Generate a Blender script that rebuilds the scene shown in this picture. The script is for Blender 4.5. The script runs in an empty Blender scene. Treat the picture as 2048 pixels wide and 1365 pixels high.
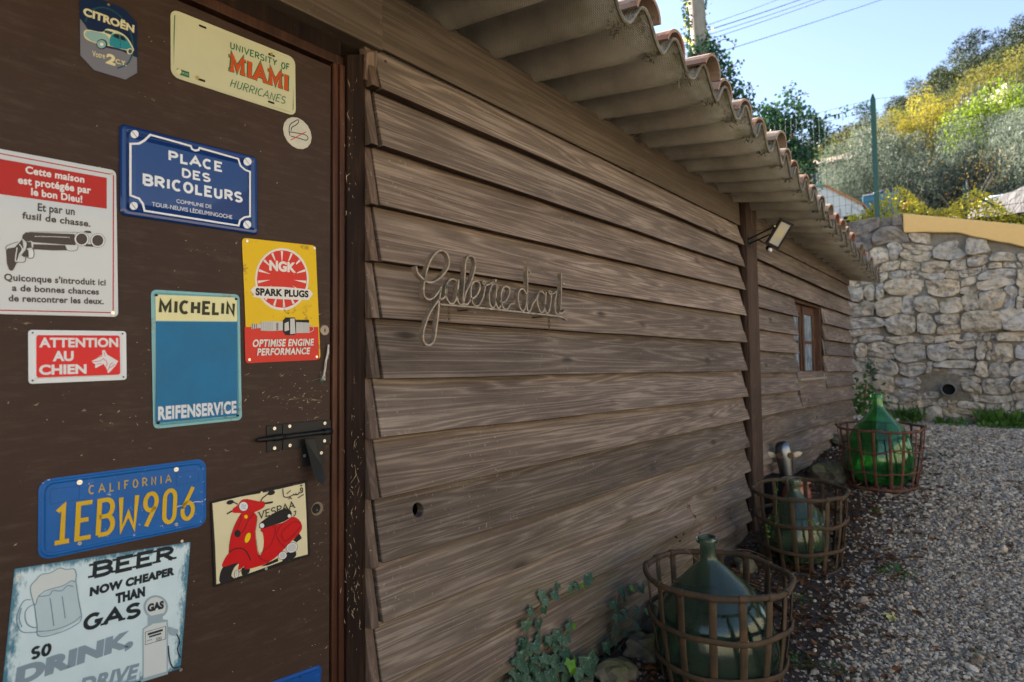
import bpy, bmesh, math, random
import numpy as np
from mathutils import Vector, Matrix, noise, geometry
random.seed(7); rng = np.random.default_rng(7)
SC = bpy.context.scene; COL = SC.collection
H = 1.30                                   # eye height above the datum
# ---------------------------------------------------------------- camera
IW, IH, FPX = 2048., 1365., 1220.
YAW, PITCH, ROLL = 0.691564, 0.045314, -0.010832
CAM = Vector((1.42126, 0., H))
F_ = Vector((-math.sin(YAW)*math.cos(PITCH), math.cos(YAW)*math.cos(PITCH), math.sin(PITCH)))
_R = Vector((math.cos(YAW), math.sin(YAW), 0.)); _U = _R.cross(F_)
R_ = math.cos(ROLL)*_R + math.sin(ROLL)*_U
U_ = -math.sin(ROLL)*_R + math.cos(ROLL)*_U
cd = bpy.data.cameras.new('camera'); co = bpy.data.objects.new('camera', cd); COL.objects.link(co)
cd.sensor_width = 36.; cd.lens = FPX/IW*36.; cd.clip_start = .02; cd.clip_end = 2000.
M = Matrix((( R_.x, U_.x, -F_.x), (R_.y, U_.y, -F_.y), (R_.z, U_.z, -F_.z))).to_4x4()
M.translation = CAM; co.matrix_world = M; SC.camera = co
cd.dof.use_dof = True; cd.dof.focus_distance = 1.9; cd.dof.aperture_fstop = 3.8
# ---------------------------------------------------------------- sky, sun, exposure
SUN_DIR = Vector((-.95, .31, 0.)).normalized()
SUN_EL = math.radians(31)
world = bpy.data.worlds.new('World'); SC.world = world; world.use_nodes = True
wn = world.node_tree.nodes; wl = world.node_tree.links
sky = wn.new('ShaderNodeTexSky'); sky.sky_type = 'NISHITA'; sky.sun_disc = False
sky.sun_elevation = SUN_EL; sky.sun_rotation = math.atan2(SUN_DIR.x, SUN_DIR.y)
sky.air_density = 1.0; sky.dust_density = 0.7; sky.ozone_density = 1.2; sky.altitude = 300
wn['Background'].inputs['Strength'].default_value = 0.05
wl.new(sky.outputs[0], wn['Background'].inputs['Color'])
sd = bpy.data.lights.new('sun', 'SUN'); so = bpy.data.objects.new('sun', sd); COL.objects.link(so)
sd.energy = 5.0; sd.angle = math.radians(.53); sd.color = (1., .93, .82)
sv = Vector((SUN_DIR.x*math.cos(SUN_EL), SUN_DIR.y*math.cos(SUN_EL), math.sin(SUN_EL)))
so.rotation_euler = sv.to_track_quat('Z', 'Y').to_euler()
vs = SC.view_settings; vs.view_transform = 'Standard'; vs.look = 'None'; vs.gamma = 1; vs.use_curve_mapping = False
vs.exposure = 2.86
vs.use_white_balance = True; vs.white_balance_temperature = 6850; vs.white_balance_tint = 15
SC.cycles.max_bounces = 10; SC.cycles.transmission_bounces = 8; SC.cycles.transparent_max_bounces = 16
SC.cycles.caustics_reflective = False; SC.cycles.caustics_refractive = False
SC.cycles.sample_clamp_indirect = 6
# ---------------------------------------------------------------- geometry of places
def ray(px, py): return F_ + R_*((px-IW/2)/FPX) - U_*((py-IH/2)/FPX)
def onx(px, py, X=0.):
    d = ray(px, py); return CAM + d*((X-CAM.x)/d.x)
def ony(px, py, Y):
    d = ray(px, py); return CAM + d*(Y/d.y)
def onz(px, py, Z):
    d = ray(px, py); return CAM + d*((Z-H)/d.z)
def atd(px, py, t): return CAM + ray(px, py)*t
def onplane(px, py, P, n):
    d = ray(px, py); return CAM + d*((P-CAM).dot(n)/d.dot(n))
# ---------------------------------------------------------------- materials
def lin(c):
    return tuple((v/255/12.92 if v/255 <= .04045 else ((v/255+.055)/1.055)**2.4) for v in c)
class NT:
    def __init__(s, name):
        s.m = bpy.data.materials.new(name); s.m.use_nodes = True
        s.t = s.m.node_tree; s.N = s.t.nodes; s.L = s.t.links; s.b = s.N['Principled BSDF']; s.out = s.N['Material Output']
    def n(s, k, **kw):
        x = s.N.new(k)
        for a, v in kw.items(): setattr(x, a, v)
        return x
    def lk(s, a, b): s.L.new(a, b)
    def coord(s, scale=(1, 1, 1), rnd=True, kind='Object'):
        tc = s.n('ShaderNodeTexCoord'); src = tc.outputs[kind]
        if rnd:
            oi = s.n('ShaderNodeObjectInfo'); mu = s.n('ShaderNodeVectorMath', operation='MULTIPLY')
            cx = s.n('ShaderNodeCombineXYZ')
            for i in range(3): s.lk(oi.outputs['Random'], cx.inputs[i])
            s.lk(cx.outputs[0], mu.inputs[0]); mu.inputs[1].default_value = (13.7, 37.1, 7.3)
            ad = s.n('ShaderNodeVectorMath', operation='ADD'); s.lk(src, ad.inputs[0]); s.lk(mu.outputs[0], ad.inputs[1]); src = ad.outputs[0]
        mp = s.n('ShaderNodeMapping'); mp.inputs['Scale'].default_value = scale; s.lk(src, mp.inputs[0]); return mp.outputs[0]
    def noise(s, vec, scale, detail=4, rough=.6, dist=0.):
        x = s.n('ShaderNodeTexNoise'); x.inputs['Scale'].default_value = scale; x.inputs['Detail'].default_value = detail
        x.inputs['Roughness'].default_value = rough; x.inputs['Distortion'].default_value = dist
        if vec is not None: s.lk(vec, x.inputs['Vector'])
        return x.outputs['Fac']
    def ramp(s, fac, stops):
        r = s.n('ShaderNodeValToRGB'); e = r.color_ramp.elements
        while len(e) < len(stops): e.new(.5)
        for i, (p, c) in enumerate(stops):
            e[i].position = p; e[i].color = (c if len(c) == 4 else (*c, 1)) if not isinstance(c, float) else (c, c, c, 1)
        s.lk(fac, r.inputs[0]); return r.outputs[0]
    def mix(s, fac, a, b, mode='MIX'):
        x = s.n('ShaderNodeMix', data_type='RGBA', blend_type=mode)
        for sock, v in ((x.inputs[0], fac), (x.inputs[6], a), (x.inputs[7], b)):
            if isinstance(v, (int, float)): sock.default_value = v
            elif isinstance(v, tuple): sock.default_value = (*v[:3], 1)
            else: s.lk(v, sock)
        return x.outputs[2]
    def math(s, op, a, b=None):
        x = s.n('ShaderNodeMath', operation=op)
        for sock, v in ((x.inputs[0], a), (x.inputs[1], b)):
            if v is None: continue
            if isinstance(v, (int, float)): sock.default_value = v
            else: s.lk(v, sock)
        return x.outputs[0]
    def bump(s, h, strength=.3, dist=.01):
        x = s.n('ShaderNodeBump'); x.inputs['Strength'].default_value = strength; x.inputs['Distance'].default_value = dist
        if s.b.inputs['Normal'].links: s.lk(s.b.inputs['Normal'].links[0].from_socket, x.inputs['Normal'])
        s.lk(h, x.inputs['Height']); s.lk(x.outputs[0], s.b.inputs['Normal'])
    def set(s, col=None, rough=None, metal=None, spec=None):
        for k, v in (('Base Color', col), ('Roughness', rough), ('Metallic', metal), ('Specular IOR Level', spec)):
            if v is None: continue
            if isinstance(v, tuple): s.b.inputs[k].default_value = (*v[:3], 1)
            elif isinstance(v, (int, float)): s.b.inputs[k].default_value = v
            else: s.lk(v, s.b.inputs[k])
        return s
def plain(name, col, rough=.5, metal=0., var=.12, bump=.0, spec=None, scale=25.):
    t = NT(name); v = t.coord()
    f = t.noise(v, scale, 5)
    c = t.mix(f, tuple(x*(1-var) for x in col), tuple(min(1, x*(1+var)) for x in col))
    t.set(c, t.math('ADD', t.math('MULTIPLY', f, .2), rough-.1), metal, spec)
    if bump: t.bump(f, bump, .003)
    return t.m
def wood(name, dark, mid, light, along='Y', grain=1., algae=False, rough=.78, dust=.0, scratches=0., spec=.22):
    t = NT(name)
    sc = {'Y': (1.5, .30, 9.), 'Z': (9., 9., .8), 'X': (.9, 9., 9.)}[along]
    sc2 = {'Y': (20., 3.6, 300.), 'Z': (120., 120., 3.), 'X': (3., 120., 120.)}[along]
    v = t.coord(sc); v2 = t.coord(sc2)
    # knots bend the grain
    vk = t.coord({'Y': (1., 2.4, 5.4), 'Z': (6., 6., 1.5), 'X': (1.5, 6., 6.)}[along])
    vo = t.n('ShaderNodeTexVoronoi'); vo.inputs['Scale'].default_value = 1.; t.lk(vk, vo.inputs['Vector'])
    kd = vo.outputs['Distance']
    warp = t.math('DIVIDE', .06, t.math('ADD', kd, .06))
    base = t.noise(v, 1.1, 3, .5, .4)
    ringv = t.math('ADD', t.math('MULTIPLY', base, 110.*grain), t.math('MULTIPLY', warp, 9.))
    ring = t.math('SINE', ringv)
    ring = t.math('ADD', t.math('MULTIPLY', ring, .5), .5)
    fine = t.noise(v2, 1., 5, .7)
    broad = t.noise(t.coord({'Y': (1.5, .6, 3.), 'Z': (3., 3., .6), 'X': (.6, 3., 3.)}[along]), 1.7, 6, .7)
    f = t.math('ADD', t.math('ADD', t.math('MULTIPLY', t.math('POWER', ring, 2.), .16), t.math('MULTIPLY', fine, .44)), t.math('MULTIPLY', broad, .58))
    c = t.ramp(f, [(.30, dark), (.60, mid), (.86, light)])
    oi = t.n('ShaderNodeObjectInfo')
    c = t.mix(1., c, t.ramp(oi.outputs['Random'], [(0., (.70, .68, .66)), (.3, (1.22, 1.18, 1.15)), (.55, (.86, .82, .76)), (.8, (1.34, 1.26, 1.18)), (1., (.98, .88, .80))]), 'MULTIPLY')
    sc3 = {'Y': (9., 4.5, 560.), 'Z': (300., 300., 7.), 'X': (7., 300., 300.)}[along]
    st_ = t.noise(t.coord(sc3), 1., 3, .55); c = t.mix(t.math('MULTIPLY', t.ramp(st_, [(.58, 0.), (.70, 1.)]), .38), c, tuple(x*.8 for x in dark))
    knot = t.ramp(kd, [(.045, 1.), (.13, 0.)])
    c = t.mix(t.math('MULTIPLY', knot, .65), c, tuple(x*.45 for x in dark))
    if dust:
        n1 = t.noise(t.coord((1, 1, 1)), 90., 2, .5); n2 = t.noise(t.coord((1, 1, 1)), 3.2, 3, .6)
        mk = t.math('MULTIPLY', t.ramp(n1, [(.66, 0.), (.72, 1.)]), t.ramp(n2, [(.42, 0.), (.66, 1.)]))
        c = t.mix(t.math('MULTIPLY', mk, dust), c, (.42, .37, .30))
        n3 = t.noise(t.coord((1, .5, 3.)), 5., 6, .75)
        c = t.mix(t.math('MULTIPLY', t.ramp(n3, [(.64, 0.), (.80, 1.)]), dust*.55), c, (.36, .32, .27))
    if scratches:
        n1 = t.noise(t.coord((26, 26, 7)), 1., 8, .8); c = t.mix(t.math('MULTIPLY', t.ramp(n1, [(.69, 0.), (.715, 1.)]), scratches), c, (.42, .31, .18))
    if algae:
        tc = t.n('ShaderNodeNewGeometry'); sx = t.n('ShaderNodeSeparateXYZ'); t.lk(tc.outputs['Position'], sx.inputs[0])
        low = t.ramp(t.math('MULTIPLY', sx.outputs[2], .6), [(.0, 1.), (.62, 0.)])
        n2 = t.noise(t.coord((1.4, 1.4, 4)), 2.2, 5, .7)
        c = t.mix(t.math('MULTIPLY', t.math('MULTIPLY', low, t.ramp(n2, [(.42, 0.), (.68, 1.)])), .75), c, (.115, .105, .04))
    t.set(c, rough, None, spec)
    t.bump(ring, .3*grain, .0011); t.bump(fine, .5, .0016); t.bump(st_, .4, -.001)
    return t.m
M_ = {}
M_['board'] = wood('board_wood', (.036, .028, .024), (.148, .118, .098), (.33, .28, .238), 'Y', algae=True, dust=.45)
M_['board_end'] = wood('board_end_wood', (.05, .036, .028), (.115, .085, .068), (.20, .155, .125), 'Z', .6, dust=.8)
M_['beam'] = wood('beam_wood', (.050, .039, .031), (.105, .084, .067), (.18, .148, .120), 'Y', .7, dust=.2)
M_['post'] = wood('post_wood', (.026, .016, .012), (.070, .045, .034), (.13, .085, .062), 'Z', .8)
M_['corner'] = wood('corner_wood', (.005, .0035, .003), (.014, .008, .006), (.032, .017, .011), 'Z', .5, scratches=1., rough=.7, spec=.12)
M_['jamb'] = wood('jamb_wood', (.022, .009, .006), (.060, .024, .013), (.11, .052, .03), 'Z', .4, scratches=.8, rough=.45)
M_['framewood'] = wood('window_wood', (.035, .017, .010), (.085, .045, .028), (.17, .11, .07), 'Z', .5, rough=.6)
def door_mat():
    t = NT('door_paint'); v = t.coord((1, 1, 1), False)
    n = t.noise(v, 3., 6, .65); c = t.mix(n, (.025, .0142, .0098), (.058, .034, .025))
    s1 = t.noise(t.coord((1, 3, 16), False), 9., 9, .8); m1 = t.ramp(s1, [(.665, 0.), (.69, 1.)])
    s2 = t.noise(t.coord((1, 1, 1), False), 60., 3, .5); g = t.noise(v, 2.3, 3, .6)
    m2 = t.math('MULTIPLY', t.ramp(s2, [(.735, 0.), (.76, 1.)]), t.ramp(g, [(.45, 0.), (.6, 1.)]))
    m = t.math('MAXIMUM', m1, m2)
    c = t.mix(t.math('MULTIPLY', m, .8), c, (.38, .29, .18))
    s3 = t.noise(t.coord((1, 2, 14), False), 5., 8, .8); c = t.mix(t.math('MULTIPLY', t.ramp(s3, [(.5, 0.), (.75, 1.)]), .40), c, (.12, .09, .07))
    t.set(c, t.math('ADD', t.math('MULTIPLY', n, .25), .42), 0., .16); t.bump(n, .12, .004); return t.m
M_['door'] = door_mat()
def roof_mat():
    t = NT('fibre_cement'); v = t.coord((1, 1, 1), False)
    n = t.noise(v, 2.5, 6, .65); c = t.ramp(n, [(.3, (.27, .25, .21)), (.62, (.52, .485, .41))])
    n2 = t.noise(t.coord((.8, 5, 1), False), 3.5, 6, .7)
    c = t.mix(t.math('MULTIPLY', t.ramp(n2, [(.55, 0.), (.72, 1.)]), .5), c, (.24, .20, .155))
    # moss and soot near the drip edge, where wet collects
    sx = t.n('ShaderNodeSeparateXYZ'); t.lk(v, sx.inputs[0])
    e = t.ramp(sx.outputs[0], [(.34, 0.), (.54, 1.)]); n3 = t.noise(t.coord((2, 3, 2), False), 4., 7, .75)
    c = t.mix(t.math('MULTIPLY', t.math('MULTIPLY', e, t.ramp(n3, [(.45, 0.), (.62, 1.)])), .8), c, (.17, .17, .06))
    e2 = t.ramp(sx.outputs[0], [(.44, 0.), (.56, 1.)]); n4 = t.noise(t.coord((2, 2, 2), False), 7., 7, .75)
    c = t.mix(t.math('MULTIPLY', e2, t.ramp(n4, [(.55, 0.), (.63, 1.)])), c, (.018, .016, .012))
    t.set(c, .9)
    w = t.n('ShaderNodeTexChecker'); 
    wx = t.math('SINE', t.math('MULTIPLY', sx.outputs[0], 900.)); wy = t.math('SINE', t.math('MULTIPLY', sx.outputs[1], 700.))
    t.bump(t.math('MULTIPLY', wx, wy), 1., .0026); t.bump(n, .4, .004)
    t.b.inputs['Base Color'].links[0].from_socket
    c2 = t.mix(t.math('ADD', t.math('MULTIPLY', t.math('MULTIPLY', wx, wy), .16), .14), c, (.0, .0, .0))
    t.set(c2); return t.m
M_['roof'] = roof_mat()
def tile_mat():
    t = NT('terracotta'); v = t.coord()
    oi = t.n('ShaderNodeObjectInfo'); c = t.ramp(oi.outputs['Random'], [(0., (.32, .11, .055)), (.5, (.22, .15, .11)), (1., (.30, .21, .15))])
    n = t.noise(v, 9., 6, .7); c = t.mix(t.ramp(n, [(.42, 0.), (.66, 1.)]), c, (.21, .19, .15))
    n2 = t.noise(v, 40., 4, .6); c = t.mix(t.math('MULTIPLY', t.ramp(n2, [(.58, 0.), (.66, 1.)]), .7), c, (.05, .045, .03))
    t.set(c, .9); t.bump(n, .6, .006); return t.m
M_['tile'] = tile_mat()
def rust_mat(name, a, b, c3, olive=.0):
    t = NT(name); v = t.coord((1, 1, 1)); n = t.noise(v, 14., 8, .75)
    c = t.ramp(n, [(.32, a), (.52, b), (.72, c3)])
    if olive: c = t.mix(t.math('MULTIPLY', t.noise(v, 3., 3), olive), c, (.10, .085, .035))
    t.set(c, .82, .15); t.bump(t.noise(v, 160., 5, .7), .6, .0016); return t.m
M_['rust'] = rust_mat('rusty_iron', (.018, .009, .006), (.065, .030, .016), (.15, .065, .030), .55)
M_['rust2'] = rust_mat('rusty_iron_red', (.04, .015, .009), (.13, .048, .025), (.24, .10, .05), .1)
def letter_mat():
    t = NT('weathered_flat_bar'); v = t.coord((1, 1, 1), False); n = t.noise(v, 45., 6, .7)
    c = t.ramp(n, [(.34, (.12, .125, .10)), (.5, (.27, .22, .17)), (.64, (.40, .33, .25)), (.76, (.36, .17, .08))])
    t.set(c, .62, .35); t.bump(n, .4, .001); return t.m
M_['bar'] = letter_mat()
def glass(name, col, rough=.04, dirt=.25, dcol=(.10, .115, .07)):
    t = NT(name); v = t.coord((1, 1, 1), False)
    t.b.inputs['Transmission Weight'].default_value = 1.; t.b.inputs['IOR'].default_value = 1.5
    n = t.noise(v, 5., 7, .7); n2 = t.noise(t.coord((3, 3, .6), False), 6., 6, .7)
    t.set(col, t.math('ADD', t.math('MULTIPLY', n, .10), rough))
    if dirt:
        d = t.n('ShaderNodeBsdfDiffuse'); d.inputs['Color'].default_value = (*dcol, 1)
        mx = t.n('ShaderNodeMixShader'); t.lk(t.math('MULTIPLY', t.ramp(t.math('MULTIPLY', t.math('ADD', n, n2), .5), [(.35, .25), (.7, 1.)]), dirt), mx.inputs[0])
        t.lk(t.b.outputs[0], mx.inputs[1]); t.lk(d.outputs[0], mx.inputs[2]); t.lk(mx.outputs[0], t.out.inputs['Surface'])
    return t.m
M_['glass_dark'] = glass('dark_green_glass', (.46, .74, .55), .06, .42, (.085, .135, .088))
M_['glass_mid'] = glass('grey_green_glass', (.55, .80, .60), .05, .40, (.13, .20, .11))
M_['glass_green'] = glass('bright_green_glass', (.24, .88, .36), .03, .14, (.04, .26, .06))
def stone_mat(name, cols, scale=6.):
    t = NT(name); v = t.coord((1, 1, 1)); oi = t.n('ShaderNodeObjectInfo')
    c = t.ramp(oi.outputs['Random'], cols)
    n = t.noise(v, scale, 8, .7, .3); c = t.mix(t.ramp(n, [(.38, 0.), (.62, 1.)]), c, t.mix(.55, c, (.34, .28, .19)))
    n2 = t.noise(v, scale*2.6, 8, .75); c = t.mix(t.math('MULTIPLY', t.ramp(n2, [(.48, 0.), (.62, 1.)]), .75), c, (.085, .078, .066))
    n3 = t.noise(v, scale*1.3, 4, .6); c = t.mix(t.math('MULTIPLY', t.ramp(n3, [(.56, 0.), (.74, 1.)]), .5), c, (.38, .35, .29))
    t.set(c, .9); t.bump(n, .9, .02); t.bump(n2, .7, .008); return t.m
M_['stone'] = stone_mat('limestone', [(0., (.42, .38, .32)), (.3, (.58, .50, .38)), (.5, (.64, .50, .34)), (.7, (.46, .43, .39)), (1., (.68, .58, .43))])
M_['stone_grey'] = stone_mat('grey_capstone', [(0., (.12, .115, .12)), (1., (.19, .175, .165))])
def moss_stone():
    t = NT('mossy_rock'); v = t.coord((1, 1, 1)); n = t.noise(v, 9., 7, .7)
    c = t.ramp(n, [(.35, (.045, .040, .03)), (.62, (.15, .135, .10))])
    g = t.n('ShaderNodeNewGeometry'); sx = t.n('ShaderNodeSeparateXYZ'); t.lk(g.outputs['Normal'], sx.inputs[0])
    m = t.math('MULTIPLY', t.ramp(sx.outputs[2], [(.1, 0.), (.7, 1.)]), t.ramp(t.noise(v, 5., 5), [(.42, 0.), (.58, 1.)]))
    c = t.mix(t.math('MULTIPLY', m, .8), c, (.13, .13, .035)); t.set(c, .95); t.bump(n, 1., .02); return t.m
M_['moss'] = moss_stone()
def mortar():
    t = NT('mortar'); v = t.coord((1, 1, 1), False); n = t.noise(v, 14., 8, .75)
    t.set(t.ramp(n, [(.3, (.125, .108, .08)), (.7, (.29, .25, .19))]), .95); t.bump(n, 1., .02); return t.m
M_['mortar'] = mortar()
M_['plaster'] = plain('ochre_render', (.72, .46, .17), .85, var=.10, bump=.4, scale=30)
def ground_mat():
    t = NT('gravel_soil'); v = t.coord((1, 1, 1), False)
    n = t.noise(v, 1.2, 5, .65); nf = t.noise(v, 70., 5, .7); vo = t.n('ShaderNodeTexVoronoi'); vo.inputs['Scale'].default_value = 75.; t.lk(v, vo.inputs['Vector'])
    grav = t.mix(vo.outputs['Color'], (.085, .075, .060), (.30, .27, .23)); grav = t.mix(.7, grav, (.28, .235, .17))
    soil = t.mix(nf, (.030, .019, .011), (.095, .064, .040))
    sx = t.n('ShaderNodeSeparateXYZ'); t.lk(v, sx.inputs[0])
    q = t.math('ADD', t.math('ADD', sx.outputs[0], t.math('MULTIPLY', sx.outputs[1], .07)), t.math('MULTIPLY', n, .5))
    m = t.ramp(t.math('MULTIPLY', q, .5), [(.60, 0.), (.75, 1.)])
    far = t.ramp(t.math('MULTIPLY', sx.outputs[0], .1), [(.40, 0.), (.60, 1.)])  # paler, warmer ground on the unseen right bank, added to bounce sunlight
    t.set(t.mix(far, t.mix(m, soil, grav), t.mix(nf, (.30, .27, .195), (.40, .36, .27))), .95); t.bump(nf, 1., .01); t.bump(vo.outputs['Distance'], .8, .008); return t.m
M_['ground'] = ground_mat()
def hill_mat():
    t = NT('hillside_soil'); v = t.coord((1, 1, 1), False)
    n = t.noise(v, .25, 8, .7); n2 = t.noise(v, 4., 6, .7)
    c = t.ramp(n, [(.35, (.016, .024, .007)), (.5, (.035, .042, .012)), (.65, (.05, .05, .022))]); c = t.mix(t.math('MULTIPLY', n2, .4), c, (.055, .055, .035))
    t.set(c, .95); t.bump(n2, 1., .1); return t.m
M_['hill'] = hill_mat()
def pebble_mat():
    t = NT('pebbles'); oi = t.n('ShaderNodeObjectInfo')
    c = t.ramp(oi.outputs['Random'], [(0., (.10, .065, .038)), (.15, (.29, .22, .15)), (.35, (.52, .42, .30)), (.55, (.72, .61, .45)), (.68, (.28, .235, .18)), (.82, (.52, .43, .31)), (.93, (.78, .68, .52)), (1., (.38, .22, .11))])
    n = t.noise(t.coord((1, 1, 1)), 90., 4, .7); c = t.mix(t.math('MULTIPLY', n, .4), c, (.13, .095, .062))
    t.set(c, .85, None, .1); return t.m
M_['pebble'] = pebble_mat()
def leafm(name, a, b, tr=.35, rough=.5, scale=3., veins=False):
    t = NT(name); v = t.coord((1, 1, 1)); n = t.noise(v, scale, 3, .6)
    oi = t.n('ShaderNodeObjectInfo'); f = t.math('ADD', t.math('MULTIPLY', n, .9), t.math('MULTIPLY', t.math('SUBTRACT', oi.outputs['Random'], .5), .35))
    c = t.ramp(f, [(.3, a), (.65, b)])
    t.set(c, rough, None, .18)
    if tr:
        d = t.n('ShaderNodeBsdfTranslucent'); t.lk(c, d.inputs['Color']); mx = t.n('ShaderNodeMixShader'); mx.inputs[0].default_value = tr
        t.lk(t.b.outputs[0], mx.inputs[1]); t.lk(d.outputs[0], mx.inputs[2]); t.lk(mx.outputs[0], t.out.inputs['Surface'])
    return t.m
M_['ivy'] = leafm('ivy_leaf', (.026, .070, .042), (.075, .145, .095), .12, .5, 8.)
M_['ivy_young'] = leafm('young_ivy_leaf', (.07, .20, .02), (.13, .32, .04), .3, .45, 8.)
M_['ivy_vein'] = plain('ivy_vein', (.17, .26, .15), .5)
M_['bushleaf'] = leafm('bush_leaf', (.014, .050, .026), (.045, .115, .055), .25, .4, 2.)
M_['yellowleaf'] = leafm('yellow_leaf', (.48, .42, .04), (.80, .74, .10), .45, .5, 2.5)
M_['oak'] = leafm('oak_foliage', (.048, .066, .018), (.135, .155, .040), .5, .7, .35)
M_['oak2'] = leafm('autumn_foliage', (.085, .088, .020), (.21, .19, .042), .5, .7, .35)
M_['pine'] = leafm('pine_foliage', (.022, .038, .020), (.062, .085, .040), .1, .7, .5)
M_['olive'] = leafm('olive_foliage', (.050, .072, .052), (.125, .158, .118), .45, .55, .9)
M_['bright'] = leafm('bright_green_foliage', (.09, .165, .012), (.19, .26, .02), .5, .5, .9)
M_['golden'] = leafm('golden_foliage', (.19, .170, .018), (.33, .29, .03), .5, .6, .7)
M_['autumn_leaf'] = leafm('orange_leaf', (.16, .10, .02), (.26, .17, .035), .4, .6, .9)
M_['spruce'] = leafm('blue_foliage', (.022, .04, .045), (.07, .10, .11), .1, .6, .9)
M_['cypress'] = leafm('cypress_foliage', (.015, .04, .015), (.035, .08, .03), .1, .6, .9)
M_['twig'] = plain('dry_twig', (.16, .10, .055), .8, var=.4)
M_['bark'] = plain('bark', (.16, .14, .11), .9, var=.4, bump=.8, scale=12)
M_['deadleaf'] = leafm('dead_leaf', (.085, .035, .015), (.24, .115, .05), .2, .7, 30.)
M_['grass'] = leafm('weed_leaf', (.03, .09, .015), (.10, .22, .035), .3, .5, 12.)
M_['black'] = plain('black_coating', (.008, .008, .009), .45, spec=.25)
M_['screw'] = plain('zinc_screw', (.62, .60, .55), .35, .9)
M_['brass'] = plain('brass_screw', (.62, .45, .16), .35, .9)
M_['hole'] = plain('dark_hole', (.006, .005, .004), .9)
# ---------------------------------------------------------------- mesh helpers
WM = {}                                     # world matrices of what is built
class MB:
    def __init__(s): s.v = []; s.f = []; s.m = []; s.k = 0
    def add(s, vs, fs):
        o = len(s.v); s.v += [tuple(p) for p in vs]; s.f += [tuple(i+o for i in f) for f in fs]; s.m += [s.k]*len(fs); return s
    def box(s, lo, hi):
        x0, y0, z0 = lo; x1, y1, z1 = hi
        return s.add([(x0,y0,z0),(x1,y0,z0),(x1,y1,z0),(x0,y1,z0),(x0,y0,z1),(x1,y0,z1),(x1,y1,z1),(x0,y1,z1)],
              [(0,3,2,1),(4,5,6,7),(0,1,5,4),(1,2,6,5),(2,3,7,6),(3,0,4,7)])
    def hexa(s, p):                           # 8 points: bottom 4, top 4
        return s.add(p, [(0,3,2,1),(4,5,6,7),(0,1,5,4),(1,2,6,5),(2,3,7,6),(3,0,4,7)])
    def tube(s, path, r, n=8, closed=False, cap=True, up=None, flat=None, twist=0.):
        P = [Vector(p) for p in path]; L = len(P); rr = r if hasattr(r, '__len__') else [r]*L
        vs = []; prev = None
        for i in range(L):
            if closed: t = P[(i+1) % L]-P[i-1]
            else: t = P[min(i+1, L-1)]-P[max(i-1, 0)]
            t.normalize()
            if prev is None:
                a = Vector(up) if up is not None else (Vector((0, 0, 1)) if abs(t.z) < .9 else Vector((1, 0, 0)))
            else: a = prev
            if up is not None and callable(up): a = up(P[i])
            u = (a - t*a.dot(t)).normalized(); w = t.cross(u); prev = u
            for j in range(n):
                q = 2*math.pi*(j+.5)/n + twist
                if flat: vs.append(P[i] + u*(math.cos(q)*rr[i]*flat[0]) + w*(math.sin(q)*rr[i]*flat[1]))
                else: vs.append(P[i] + u*(math.cos(q)*rr[i]) + w*(math.sin(q)*rr[i]))
        fs = []
        for i in range(L if closed else L-1):
            a = i*n; b = ((i+1) % L)*n
            for j in range(n): k = (j+1) % n; fs.append((a+j, a+k, b+k, b+j))
        if cap and not closed: fs += [tuple(range(n))[::-1], tuple(range((L-1)*n, L*n))]
        return s.add(vs, fs)
    def lathe(s, prof, c, n=32, axis=None, open_=True):
        c = Vector(c); A = (axis or Vector((0, 0, 1))).normalized(); u = A.orthogonal().normalized(); w = A.cross(u)
        vs = []; fs = []
        for r, z in prof:
            for j in range(n):
                q = 2*math.pi*j/n; vs.append(c + A*z + u*(math.cos(q)*r) + w*(math.sin(q)*r))
        for i in range(len(prof)-1):
            for j in range(n): k = (j+1) % n; fs.append((i*n+j, i*n+k, (i+1)*n+k, (i+1)*n+j))
        if not open_: fs += [tuple(range(n))[::-1], tuple(range((len(prof)-1)*n, len(prof)*n))]
        return s.add(vs, fs)
    def disc(s, c, nrm, r, h, n=14):
        return s.lathe([(r, 0), (r*.96, h)], c, n, Vector(nrm), False)
def mk(name, mb, mat, parent=None, smooth=False, bevel=0., fixn=True):
    me = bpy.data.meshes.new(name)
    vs = mb.v
    pm = WM.get(parent.name) if parent else None
    if pm is not None:
        inv = pm.inverted(); vs = [inv @ Vector(v) for v in vs]
    me.from_pydata([tuple(v) for v in vs], [], mb.f)
    mats = mat if isinstance(mat, (list, tuple)) else [mat]
    for m in mats: me.materials.append(m)
    if len(mats) > 1: me.polygons.foreach_set('material_index', mb.m)
    if fixn:
        bm = bmesh.new(); bm.from_mesh(me); bmesh.ops.recalc_face_normals(bm, faces=bm.faces[:]); bm.to_mesh(me); bm.free()
    me.validate()
    if smooth: me.shade_smooth()
    o = bpy.data.objects.new(name, me); COL.objects.link(o)
    if parent: o.parent = parent; WM[o.name] = pm if pm is not None else Matrix()
    else: WM[o.name] = Matrix()
    if bevel:
        b = o.modifiers.new('bevel', 'BEVEL'); b.width = bevel; b.segments = 2; b.limit_method = 'ANGLE'
    return o
def tag(o, label=None, cat=None, group=None, kind=None):
    for k, v in (('label', label), ('category', cat), ('group', group), ('kind', kind)):
        if v: o[k] = v
    return o
def thing(name, label, cat, loc=(0, 0, 0), group=None, mat=None):
    o = bpy.data.objects.new(name, None); COL.objects.link(o); o.empty_display_size = .1
    m = mat if mat is not None else Matrix.Translation(Vector(loc)); o.matrix_world = m; WM[o.name] = m.copy()
    return tag(o, label, cat, group)
def copy_tree(src, mat, label=None):
    r = src.copy(); COL.objects.link(r); r.matrix_world = mat; WM[r.name] = mat.copy()
    if label: r['label'] = label
    for ch in src.children:
        c = ch.copy(); COL.objects.link(c); c.parent = r
    return r
def V(x, y, z): return Vector((x, y, z))
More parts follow.
